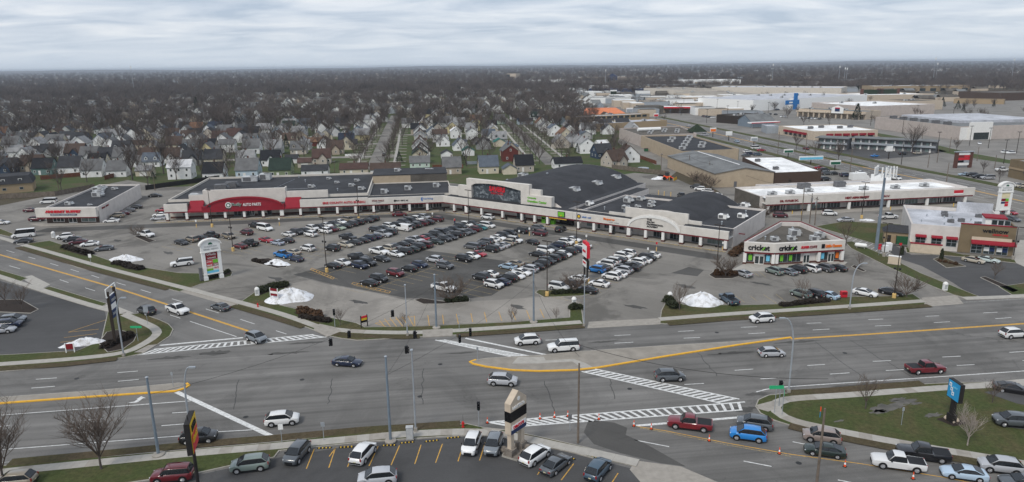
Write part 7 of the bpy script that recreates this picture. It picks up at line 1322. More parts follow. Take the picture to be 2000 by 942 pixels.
for k in range(5):
    bm_ = bmesh.new(); bm_.from_mesh(FARM[k][0]); bm_.from_mesh(FARM[k][1]); me = bpy.data.meshes.new('woodland_tree'); bm_.to_mesh(me); bm_.free(); me.materials.append(M_['far_twig' if k < 4 else 'needles']); src = bpy.data.objects.new('woodland_tree', me)
    pm = bpy.data.meshes.new('woodland'); pm.from_pydata([(x, y, 0.0) for x, y, s in woods[k]], [], []); at_ = pm.attributes.new('size', 'FLOAT', 'POINT'); at_.data.foreach_set('value', [s for x, y, s in woods[k]])
    o = stuff(link('woodland', pm), 'mass of bare grey-brown woods reaching to the horizon', 'woods')
    ng = bpy.data.node_groups.new('scatter', 'GeometryNodeTree'); ng.interface.new_socket('Geometry', in_out='INPUT', socket_type='NodeSocketGeometry'); ng.interface.new_socket('Geometry', in_out='OUTPUT', socket_type='NodeSocketGeometry')
    gi = ng.nodes.new('NodeGroupInput'); go = ng.nodes.new('NodeGroupOutput'); ip = ng.nodes.new('GeometryNodeInstanceOnPoints'); oi = ng.nodes.new('GeometryNodeObjectInfo'); oi.inputs['Object'].default_value = src; oi.inputs['As Instance'].default_value = True
    na = ng.nodes.new('GeometryNodeInputNamedAttribute'); na.data_type = 'FLOAT'; na.inputs['Name'].default_value = 'size'; rv = ng.nodes.new('FunctionNodeRandomValue'); rv.data_type = 'FLOAT_VECTOR'; rv.inputs[0].default_value = (0, 0, 0); rv.inputs[1].default_value = (.1, .1, 6.28)
    ng.links.new(gi.outputs[0], ip.inputs['Points']); ng.links.new(oi.outputs['Geometry'], ip.inputs['Instance']); ng.links.new(na.outputs[0], ip.inputs['Scale']); ng.links.new(rv.outputs[0], ip.inputs['Rotation']); ng.links.new(ip.outputs[0], go.inputs[0])
    md = o.modifiers.new('scatter', 'NODES'); md.node_group = ng
for bx, by, ty, k, lab in ((560, 291, 262, 0, 'narrow dark spruce between houses right of the second garage'), (537, 280, 265, 0, 'small dark spruce in front of the pale dormer house'), (30, 302, 282, 0, 'dark spruce left of the grey houses'), (780, 318, 295, 1, 'round dark evergreen beside the first street'), (905, 322, 298, 1, 'dark evergreen clump by the teal roofed garage'), (1127, 300, 280, 1, 'clipped dark evergreen by the second street'), (1197, 283, 262, 1, 'dark evergreen behind the white houses'), (1130, 258, 245, 1, 'dark evergreen left of the yellow tan store'), (1673, 234, 202, 1, 'big dark pine before the pink discount store'), (1306, 208, 196, 1, 'dark evergreen by the fuel station, left of two'), (1320, 209, 197, 1, 'dark evergreen by the fuel station, right of two'), (1258, 204, 190, 1, 'dark evergreen clump at the mall road'), (410, 190, 172, 0, 'dark spruce poking out of the far bare trees, left'), (385, 219, 190, 0, 'tall dark spruce among the far bare trees'), (525, 166, 156, 1, 'lone green tree in the far woods'), (565, 190, 172, 0, 'dark spruce in the middle of the far trees'), (1840, 210, 190, 1, 'dark evergreen clump behind the cream warehouse'), (1870, 214, 196, 1, 'dark evergreen hedge tree left of the low hip motel'), (1115, 188, 172, 1, 'dark evergreen beside the boulevard bend'), (1100, 232, 214, 1, 'dark evergreen left of the brick shop'), (300, 352, 334, 1, 'dark evergreen behind the cream garage')):
    h = max(2, top_z(bx, by, ty)); t = thing('evergreen_tree', lab, 'tree', P(bx, by) + (0,), random.uniform(0, 6)); t.scale = (h / 10,) * 3; link('trunk', CON[k][0], t); link('crown', CON[k][1], t)
# ---- shrubs
def shrub_mesh(seed, mat, n=260, leaf=.11):
    R = random.Random(seed); b = MB()
    for i in range(n):
        a = R.uniform(0, 6.28); z = R.random(); rr = math.sqrt(max(0, 1 - (z * .95) ** 2)) * R.uniform(.75, 1.08); c = Vector((rr * cos(a) * .5, rr * sin(a) * .5, z * .95)); d = Vector((R.uniform(-1, 1), R.uniform(-1, 1), R.uniform(-.4, 1))).normalized(); e = d.cross(Vector((R.uniform(-1, 1), .3, .5))).normalized()
        b.add([c - e * leaf, c + e * leaf, c + d * leaf * 2.2], [(0, 1, 2)])
    core = MB(); b.lathe([(.36, 0), (.43, .35), (.34, .68), (.14, .86)], n=9)
    return b.mesh('foliage', M_[mat])
SHR = {m: [shrub_mesh(i, m) for i in range(2)] for m in ('hedge', 'brown_hedge', 'dark_hedge')}
def shrubs(words, spots, mat, w, h, group):
    for i, (x, y) in enumerate(spots):
        o = link('shrub', SHR[mat][i % 2], None, P(x, y) + (.13,), random.uniform(0, 6)); o.scale = (w * random.uniform(.85, 1.2), w * random.uniform(.85, 1.2), h * random.uniform(.8, 1.2)); tag(o, '%s, %s from the left' % (words, ORD[i]), 'shrub', group)
def along(a, c, n): return [(a[0] + (c[0] - a[0]) * i / max(1, n - 1), a[1] + (c[1] - a[1]) * i / max(1, n - 1)) for i in range(n)]
shrubs('rust brown round shrub in the bed before the lower lot', along((587, 612), (622, 621), 4), 'brown_hedge', 1.7, 1.3, 'rust shrubs'); shrubs('low dark shrub in the bed below the rust shrubs', along((590, 620), (640, 629), 8), 'dark_hedge', 1.6, .6, 'low dark shrubs'); shrubs('dark shrub in the bed along the left road snow pile', along((228, 516), (275, 527), 8), 'dark_hedge', 2.0, .9, 'left road shrubs'); shrubs('dark shrub in the verge bed below the left parked row', along((128, 485), (175, 498), 7), 'dark_hedge', 2.0, .9, 'verge bed shrubs')
shrubs('olive hedge shrub behind the middle snow pile', along((508, 572), (556, 559), 8), 'hedge', 1.9, 1.2, 'hedge shrubs'); shrubs('green hedge ball beside the right bare bush island', along((1085, 574), (1148, 571), 7), 'hedge', 1.7, .8, 'island shrubs'); shrubs('green shrub at the foot of the wide bare bush', along((876, 590), (908, 588), 5), 'hedge', 1.6, .8, 'bush island shrubs'); shrubs('square green hedge by the right entrance', along((1117, 605), (1132, 604), 4), 'hedge', 1.3, 1.1, 'entrance hedge'); shrubs('dark shrub on the right verge left of the snow pile', along((1305, 590), (1318, 602), 4), 'hedge', 2.0, 1.2, 'right verge shrubs'); shrubs('dark bed shrub along the right verge', along((1530, 598), (1612, 588), 9), 'dark_hedge', 1.7, .6, 'right bed shrubs')
shrubs('dark shrub under the tall plaza sign', along((408, 545), (445, 533), 7), 'hedge', 1.4, .7, 'plaza sign shrubs'); shrubs('dark shrub in the navy sign bed', along((208, 680), (255, 658), 9), 'dark_hedge', 1.7, .9, 'navy sign shrubs'); shrubs('clipped brown shrub by the academy corner island', along((1400, 538), (1436, 538), 4), 'brown_hedge', 1.6, 1.2, 'corner island shrubs'); shrubs('dark hedge at the left side of the phone shop', along((1432, 500), (1450, 488), 4), 'brown_hedge', 2.2, 1.5, 'phone shop hedge'); shrubs('dark low shrub along the academy end wall', along((1452, 446), (1496, 420), 7), 'dark_hedge', 1.8, .7, 'end wall shrubs'); shrubs('little shrub in the gravel island before the clinic', along((1836, 512), (1866, 518), 4), 'brown_hedge', 1.0, .6, 'gravel island shrubs'); shrubs('dark shrub before the snow island', along((498, 511), (532, 517), 6), 'dark_hedge', 1.5, .7, 'snow island shrubs'); shrubs('green bush in the back gardens', [(72, 312), (158, 318), (1345, 340), (1365, 352)], 'hedge', 3, 2, 'garden bushes'); shrubs('narrow shrub at the clinic bin wall', [(1761, 498), (1838, 508)], 'hedge', .9, 2.2, 'bin wall shrubs')
# ================================================================ street furniture
def proj(p_):
    x, y, z = p_[0], p_[1], p_[2] - CAMZ; f = y * _cp - z * _sp; v = y * _sp + z * _cp; u = x
    u, v = u / f * FPX, v / f * FPX; return (1000 + _cr * u - _sr * v, 471 - (_sr * u + _cr * v))
# parking-lot lamps
for i, (bx, by, ty, words) in enumerate(((414.6, 444, 371, 'before the auto parts arch'), (455.5, 491, 408, 'right of the tall plaza sign'), (638.5, 532, 425, 'at the left dark patch'), (701, 430, 363, 'before the auto bureau letters'), (916, 445, 372, 'before the thrift store billboard'), (1126, 479, 395, 'before the drive-up sign'), (1068.5, 579, 472, 'on the grass island of the lower lot'), (1399.5, 536, 440, 'on the mulch island left of the phone shop'), (1745.7, 583, 479, 'on the right verge by the drive'), (1726, 502, 436, 'beside the striped path by the clinic'), (1682.6, 427, 356, 'in the market strip lot'), (1978, 508, 443, 'right of the clinic front'))):
    h = top_z(bx, by, ty); p_ = P(bx, by); t = thing('lot_lamp', 'dark lot lamp with floodlights %s' % words, 'lamp post', p_ + (.04,), EW[1], 'parking lot lamps')
    MB().tube((0, 0, .9), (0, 0, h), .11, .07, 8).obj('pole', M_['bronze_steel'], t)
    MB().lathe([(.38, 0), (.38, .95), (.30, 1.05)], n=12).obj('base', M_['yellow_base' if i != 9 and i != 11 else 'concrete'], t)
    for s_ in (-1, 1): MB().box(s_ * .15 - .02 if s_ > 0 else -1.15, 1.15 if s_ > 0 else -.13, -.18, .18, h - .06, h + .10).obj('lamp_head', M_['bronze_steel'], t); MB().cbox((s_ * .45, -.15), .35, .30, h * .55, h * .55 + .4, .4 * s_).obj('floodlight', M_['dark_steel'], t)
    MB().tube((-.5, -.1, h * .55 + .1), (.5, -.1, h * .55 + .1), .035, .035, 5).obj('bracket', M_['bronze_steel'], t)
# roadway lamps with curved arms
def street_lamp(bx, by, ty, ax, words, straight=False):
    h = top_z(bx, by, ty); p_ = P(bx, by); t = thing('street_lamp', 'galvanised street lamp %s' % words, 'lamp post', p_ + (.13,), 0, 'galvanised street lamps')
    if straight: MB().tube((0, 0, .3), (0, 0, h), .13, .08, 8).obj('pole', M_['galvanised'], t); MB().box(-.15, .15, -.4, .1, h, h + .12).obj('lamp_head', M_['galvanised'], t)
    else:
        pts = [(0, 0, .3), (0, 0, h * .62)] + [(ax * (1 - cos(radians(a))), 0, h * .62 + h * .36 * sin(radians(a))) for a in range(15, 91, 15)]; m = MB()
        for k, (a, c) in enumerate(zip(pts, pts[1:])): m.tube(a, c, .13 - .008 * k, .122 - .008 * k, 8)
        m.obj('pole', M_['galvanised'], t); e = pts[-1]; s_ = 1 if ax > 0 else -1; MB().box(min(e[0], e[0] + s_ * .8), max(e[0], e[0] + s_ * .8), -.14, .14, e[2] - .10, e[2] + .08).obj('lamp_head', M_['galvanised'], t)
    MB().cbox((0, 0), .42, .42, 0, .5).obj('base', M_['concrete'], t)
street_lamp(1659, 605, 513, 1.6, 'on the verge below the pizza shop'); street_lamp(1540, 768, 618, -1.5, 'at the right lawn corner'); street_lamp(377, 879, 712, .9, 'behind the yellow tyre sign'); street_lamp(242, 697, 578, 1.1, 'beside the navy corner sign')
street_lamp(812, 844, 685, 0, 'by the grey utility cabinet', True); street_lamp(796, 657, 558, 0, 'beside the yellow hatching', True); street_lamp(1140.5, 638, 540, 0, 'left of the right plaza entrance', True)
# steel span poles, wooden poles
SP = {}
for k, bx, by, ty, words in (('A', 310, 891, 735, 'on the near verge at left'), ('B', 763, 864, 698, 'beside the grey utility cabinet'), ('C', 852.5, 642, 538, 'left on the lower lot verge'), ('D', 1042.4, 631, 529, 'right on the lower lot verge')):
    h = top_z(bx, by, ty); p_ = P(bx, by); SP[k] = (p_[0], p_[1], h); t = thing('span_pole', 'tall blue grey steel signal pole %s' % words, 'pole', p_ + (.13,)); MB().tube((0, 0, .15), (0, 0, h), .19, .13, 12).obj('pole', M_['blue_grey_steel'], t, smooth=True); MB().lathe([(.75, 0), (.75, .18), (.35, .3)], n=12).obj('base', M_['concrete'], t); MB().lathe([(.2, h), (.21, h + .06), (.1, h + .14)], n=10).obj('cap', M_['galvanised'], t)
def wood_pole(bx, by, ty, words, arm=True, box=False):
    h = top_z(bx, by, ty); p_ = P(bx, by); t = thing('utility_pole', 'wooden utility pole %s' % words, 'pole', p_ + (.1,), random.uniform(-.3, .3) + 1.2); MB().tube((0, 0, 0), (0, 0, h), .16, .11, 8).obj('pole', M_['wood_pole'], t)
    if arm: MB().box(-1.2, 1.2, -.06, .06, h - .7, h - .55).obj('crossarm', M_['wood_pole'], t)
    for u in ((-1.0, -.4, .4, 1.0) if arm else ()): MB().lathe([(.06, h - .55), (.07, h - .4), (.03, h - .3)], (u, 0), 6).obj('insulator', M_['letter_grey'], t)
    if box: MB().lathe([(.3, h - 2.6), (.3, h - 1.6), (.2, h - 1.5)], (.45, 0), 10).obj('transformer', M_['galvanised'], t)
    return (p_[0], p_[1], h - .6)
wood_pole(1129, 866, 711, 'on the near verge right of the tan sign', False); wood_pole(1593, 964, 796, 'beside the side street queue', False)
UP = [wood_pole(1291, 334, 300, 'by the loader yard', True), wood_pole(1345, 340, 303, 'against the tan shed, left'), wood_pole(1384, 352, 316, 'against the tan shed, middle'), wood_pole(1456, 364, 340, 'before the tan shed end', True, True), wood_pole(1565, 432, 366, 'before the market strip, left', True), wood_pole(1581, 437, 378, 'before the market strip, with transformers', True, True), wood_pole(1591, 440, 385, 'before the market strip, right', True, True)]
wood_pole(115, 372, 328, 'beside the grey fence behind the buffet'); wood_pole(303, 373, 342, 'behind the buffet restaurant corner'); wood_pole(654, 338, 314, 'behind the auto parts roof'); wood_pole(1519, 301, 258, 'on the boulevard near the white van', False); wood_pole(1572, 312, 262, 'on the boulevard near the red suv', False); wood_pole(1660, 337, 288, 'on the boulevard left of the phone tower', True); wood_pole(1847, 365, 318, 'on the boulevard above the market strip', False); wood_pole(825, 283, 248, 'in the back gardens right of the first street'); wood_pole(917, 312, 285, 'by the teal roofed garage', False); wood_pole(1800, 278, 247, 'before the pale store left', False); wood_pole(1854, 297, 268, 'before the pale store corner', False); wood_pole(1830, 318, 290, 'in the empty lot, left', False); wood_pole(1812, 328, 299, 'in the empty lot, nearest the boulevard', False); wood_pole(1908, 315, 287, 'in the empty lot right of the brown sign', False); wood_pole(1942, 331, 303, 'in the empty lot near the brown store', False)
def wire(a, c, sag, name, label, r=.02):
    m = MB(); n = 14; pts = [(a[0] + (c[0] - a[0]) * i / n, a[1] + (c[1] - a[1]) * i / n, a[2] + (c[2] - a[2]) * i / n - sag * 4 * (i / n) * (1 - i / n)) for i in range(n + 1)]; m.path(pts, r, 4); return tag(m.obj(name, M_['dark_steel']), label, 'wire'), pts
def on_wire(pts, px_):
    return min(((pts[i][0] + (pts[i + 1][0] - pts[i][0]) * t / 10, pts[i][1] + (pts[i + 1][1] - pts[i][1]) * t / 10, pts[i][2] + (pts[i + 1][2] - pts[i][2]) * t / 10) for i in range(len(pts) - 1) for t in range(11)), key=lambda q: abs(proj(q)[0] - px_))
def signal(p_, rz, words, pole=None):
    t = thing('traffic_signal', 'black traffic signal %s' % words, 'signal', p_ if pole is None else (p_[0], p_[1], .14), rz, 'traffic signals'); z = 0 if pole is None else pole
    MB().box(-.2, .2, -.14, .14, z - 1.25, z - .1).obj('housing', M_['led_black'], t)
    for k in range(3):
        b = MB(); b.tube((0, -.13, z - .3 - k * .37), (0, -.36, z - .34 - k * .37), .15, .16, 8, 0, False); v = b.obj('visor', M_['led_black'], t); MB().tube((0, -.142, z - .3 - k * .37), (0, -.155, z - .3 - k * .37), .12, .12, 8).obj('lens', M_['dark_unit' if k != 2 else 'letter_green'], v)
    if pole is None: MB().tube((0, 0, -.1), (0, 0, .02), .04, .04, 5).obj('hanger', M_['galvanised'], t)
    else: MB().tube((0, .0, 0), (0, 0, z - 1.2), .06, .06, 8).obj('post', M_['galvanised'], t)
top = {k: (v[0], v[1], v[2] * .80) for k, v in SP.items()}
_, wBD = wire(top['B'], top['D'], 1.0, 'span_wire', 'thin span wire from the cabinet pole to the far right pole'); _, wBC = wire(top['B'], top['C'], 1.0, 'span_wire', 'thin span wire from the cabinet pole to the far left pole'); _, wAC = wire(top['A'], top['C'], 2.0, 'span_wire', 'thin span wire crossing the junction from the left pole')
for px_, w_, words, rz in ((793, wBC, 'hanging nearest the cabinet pole', 1.2), (809, wBC, 'hanging beside the grey lamp head', 1.2), (898, wBD, 'hanging left of the upper crosswalk', .1), (919, wBD, 'hanging over the upper crosswalk', .1), (647, wAC, 'hanging left over the junction', -.5), (681, wAC, 'hanging beside the corner ramp', -.5), (766, wAC, 'hanging before the lower lot', -.5)): signal(on_wire(w_, px_), rz, words)
signal(P(654.5, 640), .3, 'on a short white post by the corner ramp', 3.6); signal(P(1521, 795), .2, 'on a short post at the right lawn corner', 4.0); signal(P(935.5, 836), .1, 'on a short post at the near corner', 3.8)
for a, c in zip(UP, UP[1:]): wire(a, c, .6, 'overhead_line', 'thin overhead line from %s' % ('loader yard to shed', 'left to middle shed pole', 'middle shed pole to transformer pole', 'shed end to market strip', 'left market pole', 'market transformer pole')[UP.index(a)], .035)
for i, (x, y) in enumerate(((1300, 207), (1335, 213), (1372, 208), (1400, 215), (1440, 221), (1470, 217), (1500, 224), (1535, 228), (1420, 232), (1330, 226), (1270, 199), (1380, 241), (1580, 238), (1620, 244), (1700, 246), (1762, 262), (1830, 300), (1760, 322), (1930, 290), (1985, 300), (1893, 285), (1960, 320), (1790, 232), (1860, 238))):
    t = thing('far_lamp', 'thin dark lamp pole in the far lots, %s listed from left part' % ORD[i], 'lamp post', P(x, y) + (.05,), radians(8), 'far lot lamps'); MB().tube((0, 0, 0), (0, 0, 11), .16, .11, 6).obj('pole', M_['bronze_steel'], t); MB().box(-1.1, 1.1, -.2, .2, 10.9, 11.15).obj('lamp_head', M_['dark_steel'], t)
wire((P(1129, 866) + (13.5,)), (P(1593, 964) + (14.0,)), 1.2, 'overhead_line', 'thin overhead line between the two near wooden poles', .03); wire((P(1129, 866) + (12.0,)), top['D'], 1.5, 'overhead_line', 'thin overhead line from near wooden pole across the road', .025)
# ---- pylon signs
def pylon(bx, by, rz, sc, words):
    t = thing('pylon_sign', words, 'sign', P(bx, by) + (.14,), rz); t.scale = (sc,) * 3
    for s_ in (-1, 1): MB().box(s_ * 1.85 - .38, s_ * 1.85 + .38, -.38, .38, 0, 7.2).obj('column', M_['white_panel'], t); MB().box(s_ * 1.85 - .5, s_ * 1.85 + .5, -.5, .5, -.02, .9).obj('column_base', M_['white_panel'], t)
    arch_ = [(-2.3, 7.2), (2.3, 7.2), (2.3, 8.9)] + [(2.3 * cos(radians(a)), 8.9 + 1.25 * sin(radians(a))) for a in range(15, 180, 15)] + [(-2.3, 8.9)]
    b = MB(); vp(b, arch_, -.35, .35); b.obj('crown', M_['white_panel'], t); b = MB()
    for a in range(0, 180, 12):
        q = [(r_ * cos(radians(k)), 8.9 + (r_ - 1.1) * sin(radians(k))) for k, r_ in ((a, 2.65), (a + 12, 2.65), (a + 12, 2.35), (a, 2.35))]; vp(b, q, -.6, .6)
    b.obj('crown_moulding', M_['white_trim'], t); MB().box(-2.4, 2.4, -.5, .5, 7.0, 7.25).box(-2.35, 2.35, -.45, .45, 1.35, 1.6).obj('moulding', M_['white_trim'], t)
    b = MB(); vp(b, [(.5 * cos(radians(a)), 9.0 + .5 * sin(radians(a))) for a in range(0, 181, 20)], -.42, -.36); b.obj('emblem', M_['letter_green'], t)
    text('sign_letters', 'SHERIDAN', 3.0, .42, (-1.5, -.36, 8.30), 0, 'letter_grey', t, .05); glyphs(t, -1.7, 12, .29, 7.68, .34, -.36, 'letter_grey')
    f = MB().box(-1.45, 1.45, -.16, .16, 1.62, 6.98).obj('sign_box', M_['sign_white'], t)
    return t, f
pa, pf = pylon(418, 546, radians(38), .92, 'tall white arched plaza sign with tenant panels by the left entrance')
def panel(f, x0, x1, z0, z1, mat): return MB().box(x0, x1, -.22, -.162, z0, z1).obj('tenant_panel', M_[mat], f)
for x0, x1, z0, z1, m in ((-1.4, 1.4, 5.1, 6.9, 'sign_maroon'), (-1.4, .15, 4.15, 5.0, 'sign_red'), (.2, 1.4, 4.15, 5.0, 'sign_green'), (-1.4, .1, 3.4, 4.1, 'sign_red'), (.15, 1.4, 3.4, 4.1, 'sign_maroon'), (-1.4, .1, 2.85, 3.35, 'sign_cream'), (-1.4, .1, 2.3, 2.8, 'sign_green'), (.15, 1.4, 2.55, 3.3, 'sign_white'), (-1.4, 1.4, 1.68, 2.25, 'sky_blue')): panel(pf, x0, x1, z0, z1, m)
for s_, w_, h_, x, z in (("O'Reilly", 2.2, .75, -1.1, 6.0), ('AUTO PARTS', 2.0, .4, -1.0, 5.3), ('SAVERS', 1.3, .4, -1.3, 4.4)): text('sign_letters', s_, w_, h_, (x, -.222, z), 0, 'sign_white', pa, .02, 0, .01)
glyphs(pa, -1.3, 6, .22, 3.55, .35, -.2, 'sign_white'); glyphs(pa, .3, 5, .2, 3.55, .35, -.2, 'sign_white'); glyphs(pa, .25, 5, .22, 2.7, .4, -.18, 'sign_red')
MB().box(-3.2, -2.5, -.2, .5, .1, 3.4).obj('meter_cabinet', M_['dark_unit'], pa)
pb, pf = pylon(1957, 420, radians(8), 1.0, 'second white arched plaza sign behind the clinic roof')
for x0, x1, z0, z1, m in ((-1.4, 1.4, 5.3, 6.9, 'sign_cream'), (-1.3, .2, 4.3, 5.1, 'sign_maroon'), (.25, 1.3, 4.2, 5.1, 'sign_green'), (-1.3, .1, 3.5, 4.1, 'sign_navy'), (.15, 1.3, 3.5, 4.1, 'sign_red'), (.1, 1.3, 2.6, 3.4, 'sign_red')): panel(pf, x0, x1, z0, z1, m)
# red topped pylon in the lot
t = thing('red_pylon_sign', 'two-post black pylon with red topped white sign faces in the lot', 'sign', P(1144, 549) + (.04,), radians(-78)); h = top_z(1144, 549, 473)
for s_ in (-1, 1): MB().box(s_ * 1.0 - .17, s_ * 1.0 + .17, -.17, .17, .5, h - 3.4).obj('post', M_['dark_steel'], t); MB().cbox((s_ * 1.0, 0), .8, .8, 0, .8).obj('post_base', M_['yellow_base'], t)
b = MB(); vp(b, [(-1.6, h - 3.4), (1.6, h - 3.4), (1.6, h - .6), (.7, h), (-1.6, h)], -.35, .35); b.obj('upper_cabinet', M_['sign_red'], t); MB().box(-1.52, 1.45, -.42, -.352, h - 3.3, h - .62).obj('upper_face', M_['sign_white'], t); MB().box(-1.5, 1.4, -.3, .3, h - 5.8, h - 4.0).obj('lower_cabinet', M_['dark_steel'], t); MB().box(-1.4, 1.3, -.36, -.302, h - 5.6, h - 4.2).obj('lower_face', M_['sign_white'], t); glyphs(t, -1.0, 6, .34, h - 2.3, .5, -.42, 'sign_red'); glyphs(t, -.9, 5, .36, h - 4.9, .4, -.36, 'sign_red')
# navy corner sign in its bare frame
t = thing('navy_corner_sign', 'tall brown post sign with navy panel under an empty white frame', 'sign', P(232, 668) + (.2,), radians(100)); h = top_z(232, 668, 562)
for s_ in (-1.45, 1.45): MB().box(s_ - .2, s_ + .2, -.2, .2, 0, h - .3).obj('post', M_['bronze_steel'], t)
MB().box(-1.25, 1.25, -.12, .12, h * .46, h - 1.4).obj('panel', M_['sign_navy'], t); MB().box(-1.1, 1.1, -.16, -.122, h * .62, h * .72).obj('white_band', M_['sign_white'], t); glyphs(t, -.6, 5, .36, h * .76, .45, -.125, 'letter_grey'); glyphs(t, -.8, 6, .34, h * .52, .4, -.125, 'letter_grey')
b = MB()
for a, c in (((-2.1, h - 1.2), (2.1, h - 1.2)), ((-2.1, h + .3), (2.1, h + .3)), ((-2.1, h - 1.2), (-2.1, h + .3)), ((2.1, h - 1.2), (2.1, h + .3))): b.tube((a[0], 0, a[1]), (c[0], 0, c[1]), .1, .1, 5)
b.obj('empty_frame', M_['sign_white'], t)
# yellow tyre-shop sign
t = thing('yellow_post_sign', 'yellow and red slanted sign on a black post in the near lot', 'sign', P(389, 960) + (.04,), radians(105)); h = top_z(389, 960, 812)
MB().tube((0, 0, 0), (0, 0, h - 3.6), .2, .18, 8).obj('post', M_['dark_steel'], t); MB().box(-1.7, 1.7, -.3, .3, h - 3.8, h).obj('cabinet', M_['dark_steel'], t); f = MB().box(-1.6, 1.6, -.36, -.302, h - 3.7, h - .1).obj('face', M_['sign_yellow'], t); MB().box(-1.55, 1.55, -.38, -.362, h - 3.65, h - 1.5).obj('red_field', M_['sign_red'], f); glyphs(t, -1.2, 5, .46, h - 1.2, .75, -.37, 'letter_black'); glyphs(t, -1.3, 6, .42, h - 2.5, .6, -.39, 'sign_yellow'); MB().tube((-.6, 0, h), (-.9, 0, h + .7), .04, .04, 5).obj('spotlight', M_['dark_steel'], t)
# tan tower sign with message board
t = thing('tan_tower_sign', 'tan gabled tower sign with black message board on stone piers', 'sign', P(1008, 884) + (.2,), radians(52)); h = top_z(1008, 884, 764)
for s_ in (-1, 1): MB().box(s_ * 1.05 - .3, s_ * 1.05 + .3, -.3, .3, .8, 3.4).obj('post', M_['sandstone'], t); MB().box(s_ * 1.05 - .55, s_ * 1.05 + .55, -.55, .55, 0, .9).obj('stone_pier', M_['rock'], t)
b = MB(); vp(b, [(-1.6, 3.0), (1.6, 3.0), (1.6, h - 1.3), (0, h), (-1.6, h - 1.3)], -.45, .45); b.obj('tower', M_['sandstone'], t)
MB().box(-1.62, 1.62, -.47, .47, h * .56, h * .72).obj('message_board', M_['led_black'], t); MB().box(-1.4, 1.4, -.5, -.455, 3.6, h * .50).obj('lower_panel', M_['sign_white'], t); MB().box(-1.5, 1.5, -.5, -.452, 3.05, 3.58).obj('navy_strip', M_['sign_navy'], t); MB().tube((0, -.46, h - 1.0), (0, -.5, h - 1.0), .28, .28, 12).obj('emblem', M_['sign_white'], t); glyphs(t, -1.2, 8, .3, h - 2.1, .4, -.452, 'sign_white'); glyphs(t, -1.1, 7, .3, h * .44, .35, -.5, 'sign_red')
for i, (x, y) in enumerate(((984, 884), (992, 890), (1024, 888), (1030, 878))):
    o = MB().lathe([(.5, 0), (.55, .25), (.35, .6), (.1, .72)], n=7).obj('boulder', M_['rock'], None, P(x, y) + (.19,)); o.scale = (1, .7, .8 + .2 * (i == 0)); tag(o, 'grey boulder at the tan tower sign, %s from the left' % ORD[i], 'boulder', 'boulders')
# blue square sign
t = thing('blue_square_sign', 'blue sign with three white squares on a black post in the lawn', 'sign', P(1857, 825) + (.15,), radians(-88)); t.scale = (.9, .9, 1); h = top_z(1857, 825, 745)
MB().box(-.35, .35, -.25, .25, .3, h - 2.4).obj('post', M_['dark_steel'], t); MB().box(-.6, .6, -.4, .4, 0, 1.1).obj('plinth', M_['dark_steel'], t); MB().box(-1.35, 1.35, -.3, .3, h - 2.6, h).obj('cabinet', M_['dark_steel'], t); f = MB().box(-1.25, 1.2, -.34, -.302, h - 2.5, h - .1).obj('face', M_['sign_blue'], t)
for k in range(3): x, z = -1.0 + k * .34, h - .8 - k * .55; MB().box(x, x + .48, -.37, -.342, z - .1, z + .4).obj('white_square', M_['sign_white'], f); MB().box(x + .14, x + .34, -.385, -.372, z + .05, z + .25).obj('square_hole', M_['sign_blue'], f)
glyphs(t, -.1, 4, .24, h - .9, .2, -.342, 'sky_blue'); struct(MB().sheet(strip(px([(1838, 818), (1858, 828), (1876, 822)]), 2.0), .16).obj('mulch_bed', M_['mulch']))
for i, (x, y) in enumerate(((1848, 820), (1860, 827), (1868, 825))): o = MB().lathe([(.3, 0), (.34, .16), (.2, .4), (.05, .45)], n=7).obj('boulder', M_['sandstone'], None, P(x, y) + (.16,)); tag(o, 'tan stone at the foot of the blue square sign, %s from the left' % ORD[i], 'boulder', 'tan stones')
# small post signs
def post_sign(bx, by, rz, w, h, z, words, mats=('sign_maroon', 'sign_white', 'sign_maroon'), name='post_sign', post='white_panel'):
    t = thing(name, words, 'sign', P(bx, by) + (.14,), radians(rz))
    for s_ in (-1, 1): MB().box(s_ * w / 2 - .07, s_ * w / 2 + .07, -.07, .07, 0, z + h + .1).obj('post', M_[post], t)
    for k, m in enumerate(mats): MB().box(-w / 2 + .08, w / 2 - .08, -.05, .05, z + h - (k + 1) * h / len(mats), z + h - k * h / len(mats) - .04).obj('board', M_[m], t)
    return t
post_sign(537, 592, -22, 1.9, 1.6, 1.4, 'white framed red signboard before the big snow pile'); post_sign(138, 690, 10, 1.3, 1.0, .6, 'small maroon sign with white posts on the corner verge', ('sign_maroon',)); post_sign(712, 640, 40, 1.3, 1.3, .9, 'small red and yellow sign on the lower lot verge', ('sign_red', 'sign_yellow', 'led_black'), post='dark_steel')
t = thing('brown_pylon_sign', 'brick pylon sign with stacked tenant panels beyond the boulevard', 'sign', P(1879, 328) + (.1,), radians(8)); h = top_z(1879, 328, 296)
for s_ in (-1, 1): MB().box(s_ * 3.6 - .7, s_ * 3.6 + .7, -.5, .5, 0, h - .3).obj('column', M_['brick'], t)
MB().box(-4.6, 4.6, -.7, .7, h - .3, h).obj('cap', M_['galvanised'], t)
for k, (m, m2) in enumerate((('sign_white', 'sign_white'), ('sign_maroon', 'sign_red'), ('sign_red', 'sign_red'), ('led_black', 'galvanised'), ('sign_white', 'sign_white'))): MB().box(-2.85, .1, -.3, .3, h - 1.6 - k * 1.15, h - .55 - k * 1.15).obj('tenant_panel', M_[m], t); MB().box(.15, 2.85, -.3, .3, h - 1.6 - k * 1.15, h - .55 - k * 1.15).obj('tenant_panel', M_[m2], t)
